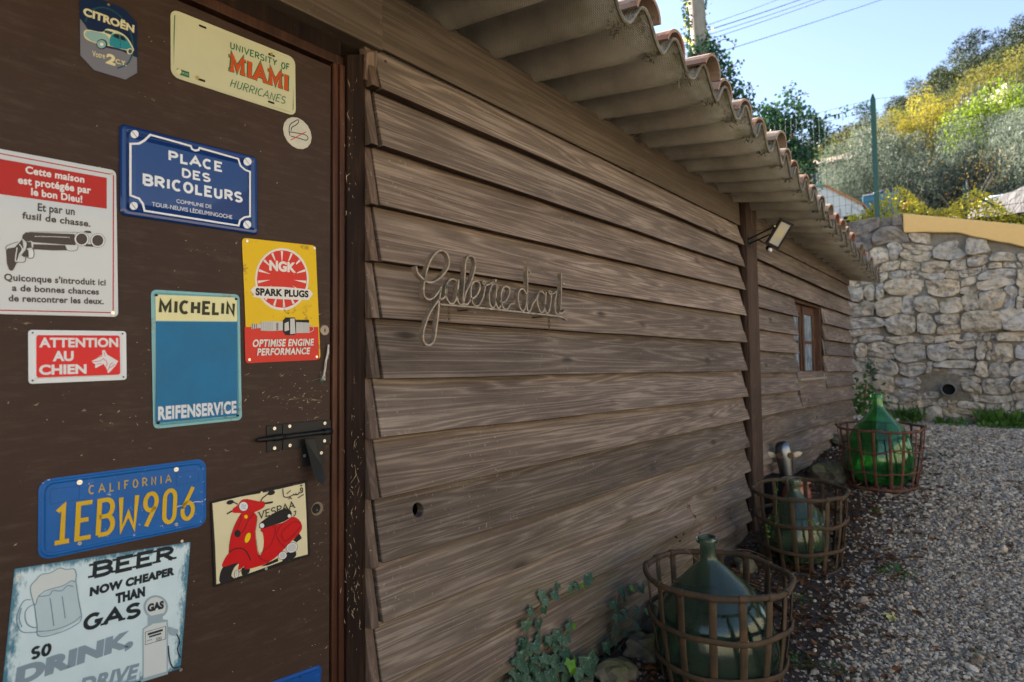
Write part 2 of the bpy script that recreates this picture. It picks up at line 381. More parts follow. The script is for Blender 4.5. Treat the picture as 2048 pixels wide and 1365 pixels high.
def gz(x, y):                               # ground level near the shed
    ks = [(-30, -.4), (-5, -.15), (0., -.02), (2.4, .075), (3.2, .12), (3.9, .17), (5.2, .41), (6.2, .50), (7.2, .555), (9.3, .575), (30, .6)]
    if y <= ks[0][0]: z = ks[0][1]
    elif y >= ks[-1][0]: z = ks[-1][1]
    else:
        for (a, za), (b, zb) in zip(ks, ks[1:]):
            if a <= y <= b:
                t = (y-a)/(b-a); t = t*t*(3-2*t)*.5 + t*.5; z = za+(zb-za)*t; break
    return z + .015*noise.noise(Vector((x*1.3, y*1.3, 3.))) + .05*max(0., .35-abs(x))*(1 if y > 1 else 0)
# ---------------------------------------------------------------- ground
def sheet(name, xs, ys, fz, mat):
    mb = MB(); nx = len(xs); ny = len(ys)
    mb.v = [(x, y, fz(x, y)) for y in ys for x in xs]
    mb.f = [(j*nx+i, j*nx+i+1, (j+1)*nx+i+1, (j+1)*nx+i) for j in range(ny-1) for i in range(nx-1)]
    mb.m = [0]*len(mb.f)
    return mk(name, mb, mat, smooth=True, fixn=False)
xs = sorted(set([-400, -200, -90, -40, -20, -10, -6, -3] + [round(-2+i*.12, 3) for i in range(50)] + [4.6, 5.5, 6.5, 8, 10, 12, 14, 22, 40, 90, 200, 400]))
ys = sorted(set([-400, -200, -90, -40, -20, -8, -4, -2] + [round(-1+i*.12, 3) for i in range(86)] + [9.3]))
tag(sheet('gravel_ground', xs, ys, lambda x, y: gz(x, y) + (.55*max(0, min(x, 12)-4.6)+.15*max(0, min(x, 40)-12)), M_['ground']), kind='structure')  # unseen rise on the right, added to bounce sunlight onto the shed
# ---------------------------------------------------------------- shed
shed = thing('shed', 'long low timber shed with brown overlapping weatherboards, a plywood door and a tiled corrugated roof', 'shed', (0, 3, 0))
M_['underside'] = wood('lip_shade_underside', (.012, .008, .006), (.035, .022, .015), (.06, .04, .028), 'Y', .5, spec=.1)  # near-black board bottoms: the shadow under each lip is put into the colour
def board(name, y0, y1, zb0, zb1, h0, h1, xt=.003, xb=.049, th=.030, mat='board', hole=None, parent=shed, wob=.004):
    """One weatherboard: bottom edge from zb0 to zb1, leaning out at the bottom."""
    n = max(2, int((y1-y0)/.35)); seed = random.random()*99
    o_, i_ = [], []
    mb = MB()
    for i in range(n+1):
        t = i/n; y = y0+(y1-y0)*t; zb = zb0+(zb1-zb0)*t + wob*noise.noise(Vector((y*2.1, seed, 0))); hh = h0+(h1-h0)*t
        dx = .0035*noise.noise(Vector((y*1.3, seed, 5)))
        for (x, z) in ((xt+dx, zb+hh), (xb+dx, zb), (xb+dx-th, zb), (xt+dx-th, zb+hh)): mb.v.append((x, y, z))
    for i in range(n):
        a = i*4; b = a+4
        for j in range(4): k = (j+1) % 4; mb.f.append((a+j, a+k, b+k, b+j))
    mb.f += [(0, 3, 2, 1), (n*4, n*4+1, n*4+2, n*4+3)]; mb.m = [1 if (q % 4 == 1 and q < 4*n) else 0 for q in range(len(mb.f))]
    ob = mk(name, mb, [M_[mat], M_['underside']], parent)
    if hole:
        hy, hz, r = hole
        cb = MB().lathe([(r, -.1), (r, .1)], (xb-.01, hy, hz), 24, Vector((1, 0, 0)), False); cut = mk('cutter', cb, M_['hole'], parent)
        md = ob.modifiers.new('hole', 'BOOLEAN'); md.object = cut; md.operation = 'DIFFERENCE'; md.solver = 'EXACT'
        dg = bpy.context.evaluated_depsgraph_get(); me = bpy.data.meshes.new_from_object(ob.evaluated_get(dg)); ob.modifiers.clear(); ob.data = me
        while len(me.materials) > 2: me.materials.pop()
        bpy.data.objects.remove(cut)
    b = ob.modifiers.new('bevel', 'BEVEL'); b.width = .0018; b.segments = 1; b.limit_method = 'ANGLE'
    return ob
PY0, PY1 = 4.105, 4.315                      # the post
bz = [.932, .805, .640, .468, .309, .145, -.024, -.188, -.355, -.535, -.700, -.868, -1.035, -1.2]
bzR = [.935, .803, .655, .505, .335, .155, -.030, -.200, -.350, -.530, -.690, -.850, -1.01, -1.17]
for i in range(1, len(bz)):
    a, b_ = bz[i]+H, bzR[i]+H
    ha = bz[i-1]-bz[i]+.022; hb = bzR[i-1]-bzR[i]+.022
    hl = None
    if i == 9: q = onx(836, 1020, .02); hl = (q.y, q.z, .021)
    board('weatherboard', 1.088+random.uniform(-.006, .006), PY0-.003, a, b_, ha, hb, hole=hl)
    # short offcut that closes the wall beside the corner post
    j = random.uniform(-.003, .003)
    board('cladding_offcut', 1.050+j, 1.077+j, a-.002+j, a-.003+j, ha, ha, mat='board_end', xt=.008, xb=.050)
# nails
for i in range(1, 13):
    a = bz[i]+H
    if i in (2, 5, 6, 8, 9, 10): pass
    mk('nail', MB().disc((.0165, 1.125+random.uniform(-.004, .004), a+.105), (1, 0, .1), .0048, .0015, 10), M_['screw'] if i in (4, 5, 6, 9) else M_['post'], shed)
    if i % 2: mk('nail', MB().disc((.0165, 2.62+random.uniform(-.004, .004), a+.09), (1, 0, .1), .0042, .0015, 10), M_['post'], shed)
L2 = [.905, .752, .570, .410, .255, .105, -.048, -.200, -.347, -.535, -.692, -.84, -.98]
R2 = [.877, .702, .535, .379, .231, .089, -.068, -.212, -.355, -.540, -.690, -.84, -.98]
WY0, WY1, YE = 5.36, 6.285, 7.52
def zr(i, y):
    t = (y-PY1)/(YE-PY1); return (L2[i]+(R2[i]-L2[i])*t)+H
def row(i, y0, y1, **kw):
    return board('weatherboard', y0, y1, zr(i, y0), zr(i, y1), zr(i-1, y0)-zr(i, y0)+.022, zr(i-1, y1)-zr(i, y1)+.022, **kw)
for i in range(1, 13):
    if 3 <= i <= 7:
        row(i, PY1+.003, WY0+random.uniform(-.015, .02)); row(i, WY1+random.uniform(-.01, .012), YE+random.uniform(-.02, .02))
        for _ in (0,):
            yy = WY1; z0 = zr(i, yy)
            mb = MB().hexa([V(.0305, yy-.016, z0), V(.033, yy-.016, z0), V(.033, yy-.002, z0), V(.0305, yy-.002, z0), V(.0105, yy-.016, z0+.16), V(.013, yy-.016, z0+.16), V(.013, yy-.002, z0+.16), V(.0105, yy-.002, z0+.16)])
            mk('window_side_trim', mb, M_['screw'] if i % 2 else M_['board_end'], shed)
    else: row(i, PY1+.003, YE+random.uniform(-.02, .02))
# board under the window sill
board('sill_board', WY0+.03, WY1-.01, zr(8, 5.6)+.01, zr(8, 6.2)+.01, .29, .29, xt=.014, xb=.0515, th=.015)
# window
win = mk('window', MB().box((-.10, WY0-.06, -.115+H), (-.085, WY1+.03, .60+H)), M_['framewood'], shed)
wf = MB()
z0w, z1w = -.095+H, .545+H
wf.box((-.098, WY1-.045, z0w), (.004, WY1+.03, z1w+.03)); wf.box((-.098, WY0-.08, z0w), (-.01, WY0+.01, z1w+.03))
wf.box((-.0975, WY0+.01, z1w-.01), (.002, WY1-.045, z1w+.028))
mk('window_frame', wf, M_['framewood'], win, bevel=.002)
XW = -.06
def yx(px, py): return onx(px, py, XW)
pa = yx(1601, 627); pb = yx(1622, 700); midy = yx(1597, 700).y
def sash(y0, y1, name='sash'):
    mb = MB(); zb, zt = z0w+.0, z1w-.012; st = .045
    mb.box((XW-.018, y0, zb), (XW+.016, y0+st, zt)); mb.box((XW-.018, y1-st, zb), (XW+.016, y1, zt))
    mb.box((XW-.017, y0+st, zb), (XW+.015, y1-st, zb+.05)); mb.box((XW-.017, y0+st, zt-.07), (XW+.015, y1-st, zt))
    zm = zb+.05+(zt-.07-zb-.05)*.5
    mb.box((XW-.012, y0+st, zm-.013), (XW+.010, y1-st, zm+.013))
    s = mk(name, mb, M_['framewood'], win, bevel=.0015)
    for k, (a, b) in enumerate(((zb+.05, zm-.013), (zm+.013, zt-.07))):
        mk('pane', MB().box((XW-.004, y0+st, a), (XW-.001, y1-st, b)), M_['pane'], win)
def pane_mat():
    t = NT('dusty_pane'); v = t.coord((1, 4, 2)); n = t.noise(v, 3.2, 5, .6, 1.5)
    t.set(t.ramp(n, [(.3, (.055, .085, .12)), (.5, (.20, .27, .32)), (.75, (.42, .48, .52))]), .25, 0., .6); return t.m
M_['pane'] = pane_mat()
ym = (WY0+WY1)/2-.02
sash(WY0+.012, ym-.006); sash(ym+.006, WY1-.047)
mk('centre_bead', MB().box((XW+.0165, ym-.022, z0w+.01), (XW+.034, ym+.022, z1w-.02)), M_['framewood'], win, bevel=.002)
sill = MB().hexa([V(-.06, WY0+.0, z0w-.022), V(.046, WY0+.0, z0w-.03), V(.046, WY1-.03, z0w-.03), V(-.06, WY1-.03, z0w-.022),
                  V(-.06, WY0+.0, z0w+.002), V(.046, WY0+.0, z0w-.012), V(.046, WY1-.03, z0w-.012), V(-.06, WY1-.03, z0w+.002)])
mk('window_sill', sill, plain('pale_sill', (.26, .22, .16), .85, var=.3, bump=.4), win)
# posts and beams
mk('post', MB().box((-.02, PY0, .0), (.062, PY1, 1.12+H)), M_['post'], shed, bevel=.004)
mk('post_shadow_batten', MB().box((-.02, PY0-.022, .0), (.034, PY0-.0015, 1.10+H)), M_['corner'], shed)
mk('fascia_board', MB().hexa([V(.000, 1.103, .945+H), V(.030, 1.103, .934+H), V(.030, PY0, .937+H), V(.0, PY0, .945+H), V(.000, 1.103, 1.125+H), V(.023, 1.103, 1.125+H), V(.023, PY0, 1.125+H), V(.0, PY0, 1.125+H)]), M_['beam'], shed, bevel=.002)
mk('fascia_board', MB().hexa([V(.000, PY1, .905+H), V(.030, PY1, .905+H), V(.030, YE, .877+H), V(.0, YE, .877+H), V(.000, PY1, 1.12+H), V(.023, PY1, 1.12+H), V(.023, YE, .97+H), V(.0, YE, .97+H)]), M_['beam'], shed, bevel=.002)
mk('door_beam', MB().box((-.06, -2.2, .926+H), (.036, 1.100, 1.135+H)), M_['beam'], shed, bevel=.003)
# door, its frame and its fittings
door = mk('door', MB().box((-.036, -1.2, .02), (-.0012, .951, .835+H)), M_['door'], shed, bevel=.0015)
mk('door_jamb', MB().box((-.05, .9555, -.02), (.004, .972, .846+H)).box((-.05, .9721, -.02), (.012, .988, .846+H)), M_['jamb'], shed, bevel=.002)
mk('door_head', MB().box((-.05, -1.3, .8465+H), (.004, .988, .872+H)), M_['jamb'], shed, bevel=.002)
mk('door_head', MB().box((-.05, -1.3, .8725+H), (-.008, .988, .9255+H)), M_['corner'], shed, bevel=.002)
mk('corner_post', MB().hexa([V(-.06, .9885, -.02), V(.022, .9885, -.02), V(.022, 1.048, -.02), V(-.06, 1.089, -.02), V(-.06, .9885, .905+H), V(.022, .9885, .875+H), V(.022, 1.048, .90+H), V(-.06, 1.087, .92+H)]), M_['corner'], shed, bevel=.002)
mk('post_cap_block', MB().hexa([V(.0, 1.040, .822+H), V(.030, 1.040, .822+H), V(.028, 1.080, .822+H), V(.0, 1.080, .822+H), V(.0, 1.046, .925+H), V(.034, 1.046, .90+H), V(.034, 1.084, .921+H), V(.0, 1.084, .925+H)]), M_['board_end'], shed, bevel=.003)
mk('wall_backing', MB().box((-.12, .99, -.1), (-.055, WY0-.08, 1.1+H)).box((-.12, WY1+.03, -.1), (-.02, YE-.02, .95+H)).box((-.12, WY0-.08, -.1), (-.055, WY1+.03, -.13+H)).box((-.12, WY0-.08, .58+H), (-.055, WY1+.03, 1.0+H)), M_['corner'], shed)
mk('end_wall', MB().box((-3.2, YE-.02, -.1), (-.125, YE+.02, 1.0+H)), M_['board'], shed)
mk('door_side_wall', MB().box((-.10, -2.2, -.2), (-.04, -1.2, .9+H)), M_['board'], shed)
mk('rear_wall', MB().box((-3.3, -2.2, -.2), (-3.21, YE, 1.4+H)), M_['board'], shed)
mk('end_wall', MB().box((-3.2, -2.25, -.2), (-.125, -2.2, 1.3+H)), M_['board'], shed)
# bolt on the door
def dp(px, py, X=0.): return onx(px, py, X)
S4 = 1/8.53
def bq(x, y, X=.0): return onx(500+x*S4, 820+y*S4, X)
def plate(name, pts, x0, x1, mat, parent, bevel=.0008):
    n = len(pts); mb = MB(); mb.v = [(x0, p.y, p.z) for p in pts]+[(x1, p.y, p.z) for p in pts]
    mb.f = [tuple(range(n))[::-1], tuple(range(n, 2*n))]+[(i, (i+1) % n, (i+1) % n+n, i+n) for i in range(n)]; mb.m = [0]*len(mb.f)
    return mk(name, mb, mat, parent, bevel=bevel)
plate('bolt_keep', [bq(275, 270), bq(545, 240), bq(540, 685), bq(285, 730)], -.0008, .0022, M_['black'], door)
plate('bolt_plate', [bq(553, 235), bq(1370, 165), bq(1372, 580), bq(1262, 600), bq(1262, 910), bq(875, 980), bq(868, 655), bq(553, 683)], -.0008, .0024, M_['black'], door)
a0, a1 = bq(120, 520, .012), bq(1400, 365, .012)
mk('bolt_rod', MB().tube([a0, a0.lerp(a1, .05), a0.lerp(a1, .96), a1], [.0045, .0062, .0062, .006], 16), M_['black'], door, smooth=True)
mk('bolt_sleeve', MB().tube([a0.lerp(a1, .20), a0.lerp(a1, .35)], .0078, 16), M_['black'], door, smooth=True); mk('bolt_sleeve', MB().tube([a0.lerp(a1, .88), a0.lerp(a1, .985)], .0085, 16), M_['black'], door, smooth=True)
h0 = [bq(925, 500, .016), bq(1100, 490, .016), bq(1215, 940, .020), bq(1290, 1160, .034), bq(1245, 1275, .036), bq(1150, 1220, .036), bq(1085, 1120, .034)]
mb = MB(); d3 = Vector((.0025, 0, 0)); n = len(h0)
mb.v = [tuple(p) for p in h0]+[tuple(p+d3) for p in h0]
mb.f = [(0, 1, 2, 6), (2, 3, 4, 5), (2, 5, 6)]+[(7+0, 7+1, 7+2, 7+6), (7+2, 7+3, 7+4, 7+5), (7+2, 7+5, 7+6)]+[(i, (i+1) % n, (i+1) % n+n, i+n) for i in range(n)]; mb.m = [0]*len(mb.f)
mk('bolt_lever', mb, M_['black'], door, bevel=.001)
mk('lever_slot', MB().hexa([bq(1035, 650, .0187), bq(1095, 650, .0187), bq(1150, 935, .0217), bq(1090, 935, .0217), bq(1035, 650, .0192), bq(1095, 650, .0192), bq(1150, 935, .0222), bq(1090, 935, .0222)]), M_['hole'], door)
for x, y in ((417, 318), (417, 655), (675, 280), (680, 608), (1275, 230), (1270, 530), (930, 785), (1215, 735)):
    p = bq(x, y, .002); mk('screw', MB().disc(p, (1, 0, 0), .0042, .0012, 12), M_['screw'], door)
    mk('screw_cross', MB().box((.0032, p.y-.0016, p.z-.0003), (.0036, p.y+.0016, p.z+.0003)).box((.0033, p.y-.0003, p.z-.0016), (.0037, p.y+.0003, p.z+.0016)), M_['hole'], door)
# lock cylinder, hole and frayed cord
q = dp(649, 661); mk('lock_rose', MB().lathe([(.0135, -.002), (.0135, .0012), (.012, .0018), (.001, .0018)], q, 24, Vector((1, 0, 0))), plain('worn_brass', (.28, .23, .17), .5, .4, var=.5), door, smooth=False)
mk('keyhole', MB().box((.0016, q.y-.0015, q.z-.005), (.0021, q.y+.0018, q.z+.004)), M_['hole'], door)
q = dp(635, 1018); mk('bored_hole', MB().lathe([(.0175, .0002), (.001, .0002)], q+Vector((-.0012, 0, 0)), 26, Vector((1, 0, 0))), plain('raw_plywood', (.17, .125, .08), .9, var=.5, bump=.5), door)
mk('bored_hole_depth', MB().lathe([(.0125, .0006), (.001, .0006)], q+Vector((-.0012, -.0035, .001)), 20, Vector((1, 0, 0))), M_['hole'], door)
cord = MB(); pts = [dp(657, 690, .004), dp(656, 706, .006), dp(652, 722, .006), dp(650, 738, .005), dp(648, 752, .005)]
cord.tube(pts, [.0022, .003, .0028, .003, .002], 8)
for k in range(9): cord.tube([pts[3], pts[4]+V(0, random.uniform(-.004, .004), 0), pts[4]+V(.001, random.uniform(-.009, .006), -.012)], .0005, 4)
cr = mk('cord_stub', cord, plain('frayed_cord', (.50, .47, .42), .9, var=.3), door)
gw = MB()
for e in ((624, 762), (640, 766), (645, 768)): gw.tube([dp(655, 690, .003), dp(651, 730, .008), dp(642, 757, .007), dp(*e, .006)], .0006, 5)
mk('wire_strand', gw, plain('green_wire', (.03, .13, .09), .5), door)
def scuffs(name, spots, mat, X, parent, vert=False):
    mb = MB()
    for (px, py, sx, sy, n, L) in spots:
        for k in range(n):
            c = onx(px+random.gauss(0, sx), py+random.gauss(0, sy), X); a = (random.gauss(1.57, .3) if vert else random.gauss(.35, .5)); l = L*random.lognormvariate(-.6, .8); w = random.uniform(.0003, .0011)
            if c.y > (1.04 if vert else .945): continue
            d = Vector((0, math.cos(a)*l, math.sin(a)*l)); q = Vector((0, -math.sin(a)*w, math.cos(a)*w)); xo = Vector((.00002*k, 0, 0)); mid = c+d*.5+Vector((0, random.gauss(0, .12)*l, random.gauss(0, .12)*l))
            mb.add([c+xo, mid+q*1.2+xo, c+d+xo, mid-q+xo], [(0, 1, 2, 3)])
    o = mk(name, mb, mat, parent, fixn=False); tag(o, kind='stuff'); return o
SC = bpy.context.scene
scm = plain('bare_wood_scratch', (.36, .27, .165), .8, var=.5, scale=60)
scuffs('scuff_marks', [(600, 790, 40, 35, 70, .006), (560, 1090, 110, 110, 60, .007), (400, 850, 160, 200, 60, .005), (630, 900, 18, 120, 50, .006), (425, 500, 25, 15, 10, .004), (640, 1180, 20, 120, 40, .005), (330, 210, 160, 100, 26, .003), (30, 645, 12, 6, 6, .012), (200, 820, 120, 60, 26, .006), (585, 800, 50, 6, 16, .014)], scm, -.0009, door)
scuffs('scuff_marks', [(706, 1000, 8, 120, 60, .016), (700, 300, 6, 90, 34, .014), (712, 1180, 10, 50, 40, .018), (722, 900, 10, 60, 24, .01)], scm, .0226, shed, True)
# ---------------------------------------------------------------- roof
def zw(y): return (1.118 if y < 3.2 else 1.118-(y-3.2)/4.3*.165)+H
def sl(y): return -.135 if y < 2.6 else -.135-.055*min(1, (y-2.6)/2)
def xe(y): return .545+.5*max(0, min(1, (1.35-y)/.5)) if y < 2.8 else .545-(y-2.8)/4.7*.235  # eave widened out of view over the door, added to shade its top
PITCH_C = .238; Y0R = 1.965; AMP = .048
def corr(y):
    ph = (y-Y0R)/PITCH_C*2*math.pi; c = math.cos(ph)
    return AMP*(c if c > 0 else -abs(c)**1.0*1.0)
def zroof(x, y): return zw(y)+AMP*.85+sl(y)*x
roof = MB(); yR0, yR1 = -2.4, YE+.12; ny = int((yR1-yR0)/PITCH_C*14); nx = 9
ysr = [yR0+(yR1-yR0)*i/ny for i in range(ny+1)]
for t_ in (0., .0075):
    for y in ysr:
        for i in range(nx+1):
            x1 = xe(y)+.012*noise.noise(Vector((round((y-Y0R)/PITCH_C)*3.3, 0, 0))); x = -3.5+(x1+3.5)*(i/nx)**.6
            roof.v.append((x, y, zroof(x, y)+corr(y)+t_+ (.0 if x > -3.6 else 0)))
st = (ny+1)*(nx+1)
for j in range(ny):
    for i in range(nx):
        a = j*(nx+1)+i; roof.f.append((a, a+nx+1, a+nx+2, a+1)); roof.f.append((st+a, st+a+1, st+a+nx+2, st+a+nx+1))
    a = j*(nx+1)+nx; roof.f.append((a, a+nx+1, st+a+nx+1, st+a))
for i in range(nx):
    roof.f.append((i, i+1, st+i+1, st+i)); a = ny*(nx+1)+i; roof.f.append((a, st+a, st+a+1, a+1))
roof.m = [0]*len(roof.f)
mk('corrugated_sheet', roof, M_['roof'], shed, smooth=True, fixn=False)
ed = MB()
for y in ysr: pass
# pale broken rim along the sheet edge
pth = []
for y in [yR0+(yR1-yR0)*i/(ny*1) for i in range(ny+1)]:
    x1 = xe(y)+.012*noise.noise(Vector((round((y-Y0R)/PITCH_C)*3.3, 0, 0))); pth.append(V(x1+.0015, y, zroof(x1, y)+corr(y)+.004))
mk('sheet_edge', MB().tube(pth, .0058, 6), rust_mat('sheet_edge', (.045, .045, .03), (.17, .155, .12), (.34, .30, .24), .3), shed)
# canal tiles on the crests
def tile_mesh(L=.42, w0=.080, w1=.068, th=.012, n=10):
    mb = MB(); m = 3
    for k, off in ((0, 0.), (1, th)):
        for i in range(m+1):
            t = i/m; r = (w0+(w1-w0)*t)+off-.006
            for j in range(n+1):
                q = math.pi*j/n; q = .12+q*(math.pi-.24)/math.pi
                mb.v.append((-L*t, math.cos(q)*r, math.sin(q)*r*.82+.0))
    s2 = (m+1)*(n+1)
    for i in range(m):
        for j in range(n):
            a = i*(n+1)+j; mb.f.append((a, a+n+1, a+n+2, a+1)); mb.f.append((s2+a, s2+a+1, s2+a+n+2, s2+a+n+1))
        for a in (i*(n+1), i*(n+1)+n): mb.f.append((a, a+n+1, s2+a+n+1, s2+a))
    for j in range(n):
        for a in (j, m*(n+1)+j): mb.f.append((a, a+1, s2+a+1, s2+a))
    mb.m = [0]*len(mb.f); return mb
tp = None
k0 = int(math.ceil((-2.2-Y0R)/PITCH_C)); k1 = int((YE+.05-Y0R)/PITCH_C)
for k in range(k0, k1+1):
    y = Y0R+k*PITCH_C
    for c in range(3):
        off = random.uniform(-.030, .004) + (.03 if random.random() < .12 else 0)
        x = xe(y)+.018+off-c*.33
        if tp is None:
            tm = tile_mesh(); tm.v = [(a, b+3, c_) for a, b, c_ in tm.v]; tp = mk('roof_tile', tm, M_['tile'], shed, smooth=False); tile = tp
        else: tile = tp.copy(); COL.objects.link(tile)
        base = zroof(x, y)+AMP-.036+random.uniform(-.004, .010)
        Mx = Matrix.Translation(V(x, y+random.uniform(-.008, .008), base+c*.002)-V(0, 3, 0)) @ Matrix.Rotation(-math.atan(sl(y))*1.0+.02+random.uniform(-.012, .012), 4, 'Y') @ Matrix.Rotation(random.uniform(-.03, .03), 4, 'Z') @ Matrix.Rotation(random.uniform(-.08, .08), 4, 'X')
        Mx = Mx @ Matrix.Scale(random.uniform(.92, 1.06), 4, (0, 1, 0)); tile.matrix_local = Mx; WM[tile.name] = Matrix.Translation(V(0, 3, 0)) @ Mx
# moss and debris plugs in the valleys at the drip edge
for k in range(k0+12, k1+1):
    y = Y0R+(k+.5)*PITCH_C; x = xe(y)-.004
    mb = MB(); rr = random.uniform(.012, .022)
    for _ in range(26):
        a = V(x+random.uniform(-.05, .008), y+random.uniform(-1, 1)*rr*1.8, zroof(x, y)-AMP-random.uniform(-.012, .006)); d = V(random.uniform(-1, 1), random.uniform(-1, 1), random.uniform(-1, .5))*.014
        e = V(random.uniform(-1, 1), random.uniform(-1, 1), random.uniform(-1, 1))*.008
        mb.add([a, a+d, a+d+e, a+e], [(0, 1, 2, 3)])
    mk('moss_tuft', mb, M_['moss'], shed, fixn=False)
# fixing hooks under the sheet
for (px, py) in ((500/3.01+780, 0),): pass
for k in range(4, 26, 1):
    if random.random() < .45: continue
    y = Y0R+(k-4+.5)*PITCH_C; x = .045
    mk('roof_hook', MB().tube([V(x, y, zroof(x, y)-AMP-.001), V(x+.03, y+.01, zroof(x, y)-AMP-.006), V(x+.075, y+.006, zroof(x, y)-AMP-.001)], .0045, 6), M_['rust'], shed)
# ---------------------------------------------------------------- signs
_tc = bpy.data.curves.new('type', 'FONT'); _to = bpy.data.objects.new('type', _tc); COL.objects.link(_to)
def text_mesh(s, bold, spacing):
    _tc.body = s; _tc.offset = bold; _tc.space_character = spacing; _tc.resolution_u = 5
    dg = bpy.context.evaluated_depsgraph_get(); dg.update()
    me = bpy.data.meshes.new_from_object(_to.evaluated_get(dg))
    vs = [v.co.copy() for v in me.vertices]; fs = [tuple(p.vertices) for p in me.polygons]; bpy.data.meshes.remove(me); return vs, fs
def arc(cx, cy, rx, ry, a0, a1, n=9): return [(cx+rx*math.cos(math.radians(a0+(a1-a0)*i/n)), cy+ry*math.sin(math.radians(a0+(a1-a0)*i/n))) for i in range(n+1)]
G = {  # glyph -> width, strokes, serif feet (x, y)
 'A': (.66, [[(.0, 0), (.33, 1), (.66, 0)], [(.13, .36), (.53, .36)]], [(0, 0), (.66, 0)]),
 'B': (.56, [[(.08, 0), (.08, 1), (.3, 1)]+arc(.32, .76, .2, .24, 90, -90)+[(.08, .52)], [(.3, .52)]+arc(.33, .26, .22, .26, 90, -90)+[(.08, 0)]], [(.04, 0), (.04, 1)]),
 'C': (.56, [arc(.3, .5, .26, .5, 50, 310, 16)], []),
 'D': (.58, [[(.08, 0), (.08, 1), (.26, 1)]+arc(.28, .5, .28, .5, 90, -90)+[(.08, 0)]], []),
 'E': (.52, [[(.52, 1), (.08, 1), (.08, 0), (.52, 0)], [(.08, .52), (.42, .52)]], [(.04, 0), (.04, 1)]),
 'F': (.5, [[(.5, 1), (.08, 1), (.08, 0)], [(.08, .52), (.4, .52)]], []),
 'G': (.6, [arc(.3, .5, .27, .5, 48, 330, 16)+[(.57, .45), (.36, .45)]], []),
 'H': (.58, [[(.08, 0), (.08, 1)], [(.5, 0), (.5, 1)], [(.08, .5), (.5, .5)]], []),
 'I': (.2, [[(.1, 0), (.1, 1)]], [(.1, 0), (.1, 1)]),
 'L': (.46, [[(.08, 1), (.08, 0), (.46, 0)]], []),
 'M': (.8, [[(.1, 0), (.1, 1), (.4, .25), (.7, 1), (.7, 0)]], [(.08, 0), (.72, 0), (.06, 1), (.74, 1)]),
 'N': (.6, [[(.08, 0), (.08, 1), (.52, 0), (.52, 1)]], []),
 'O': (.6, [arc(.3, .5, .25, .5, 90, 450, 22)], []),
 'P': (.54, [[(.08, 0), (.08, 1), (.28, 1)]+arc(.3, .74, .22, .26, 90, -90)+[(.08, .48)]], [(.08, 0)]),
 'R': (.58, [[(.08, 0), (.08, 1), (.28, 1)]+arc(.3, .75, .22, .25, 90, -90)+[(.08, .5)], [(.27, .5), (.56, 0)]], [(.04, 0), (.04, 1), (.56, 0)]),
 'S': (.54, [arc(.28, .75, .22, .25, 30, 270, 12)+arc(.28, .25, .23, .25, 90, -150, 12)], []),
 'T': (.56, [[(.0, .98), (.56, .98)], [(.28, .98), (.28, 0)]], []),
 'Y': (.56, [[(.02, 1), (.28, .48), (.28, 0)], [(.28, .48), (.54, 1)]], []),
 'U': (.58, [[(.08, 1), (.08, .28)]+arc(.29, .26, .21, .26, 180, 360)+[(.5, 1)]], []),
 'V': (.6, [[(.02, 1), (.3, 0), (.58, 1)]], [(.02, 1), (.58, 1)]),
 'W': (.72, [[(.08, 1), (.13, .02), (.36, .5), (.59, .02), (.64, 1)]], []),
 '0': (.56, [[(.08, .24)]+arc(.28, .76, .2, .24, 180, 0)+[(.48, .3)]+arc(.28, .24, .2, .24, 0, -180)], []),
 '1': (.46, [[(.06, .86), (.24, 1), (.24, 0)], [(.02, 0), (.46, 0)]], []),
 '6': (.56, [[(.46, 1), (.12, .42)]+arc(.28, .26, .21, .26, 150, -200, 18)], []),
 '9': (.56, [[(.14, 0), (.44, .56)]+arc(.28, .73, .21, .26, -30, 320, 18)], []),
}
def strip(pts, w, closed=False):
    """flat mitred ribbon of width w along a 2-D polyline -> verts, faces"""
    P = [Vector((p[0], p[1])) for p in pts]; P = [p for i, p in enumerate(P) if i == 0 or (p-P[i-1]).length > 1e-7]
    L = len(P); ww = w if hasattr(w, '__len__') else [w]*L; vs = []
    for i in range(L):
        a = P[i-1] if (i or closed) else None; b = P[(i+1) % L] if (i < L-1 or closed) else None
        da = (P[i]-a).normalized() if a is not None else None; db = (b-P[i]).normalized() if b is not None else None
        if da is None: da = db
        if db is None: db = da
        na = Vector((-da.y, da.x)); nb = Vector((-db.y, db.x)); m = na+nb
        if m.length < .3: m = na
        m.normalize(); k = min(1/max(m.dot(na), .35), 2.2); h = m*(ww[min(i, len(ww)-1)]*.5*k)
        vs += [P[i]+h, P[i]-h]
    fs = [(2*i, 2*i+1, 2*i+3, 2*i+2) for i in range(L-1)]
    if closed: fs.append((2*L-2, 2*L-1, 1, 0))
    return vs, fs
def smooth_path(pts, k=6, closed=False):
    P = [Vector(p) for p in pts]; L = len(P); out = []
    for i in range(L if closed else L-1):
        p0 = P[i-1] if (i or closed) else P[0]; p1 = P[i]; p2 = P[(i+1) % L]; p3 = P[(i+2) % L] if (i+2 < L or closed) else P[-1]
        for j in range(k):
            t = j/k; out.append(.5*((2*p1)+(-p0+p2)*t+(2*p0-5*p1+4*p2-p3)*t*t+(-p0+3*p1-3*p2+p3)*t**3))
    if not closed: out.append(P[-1])
    return out
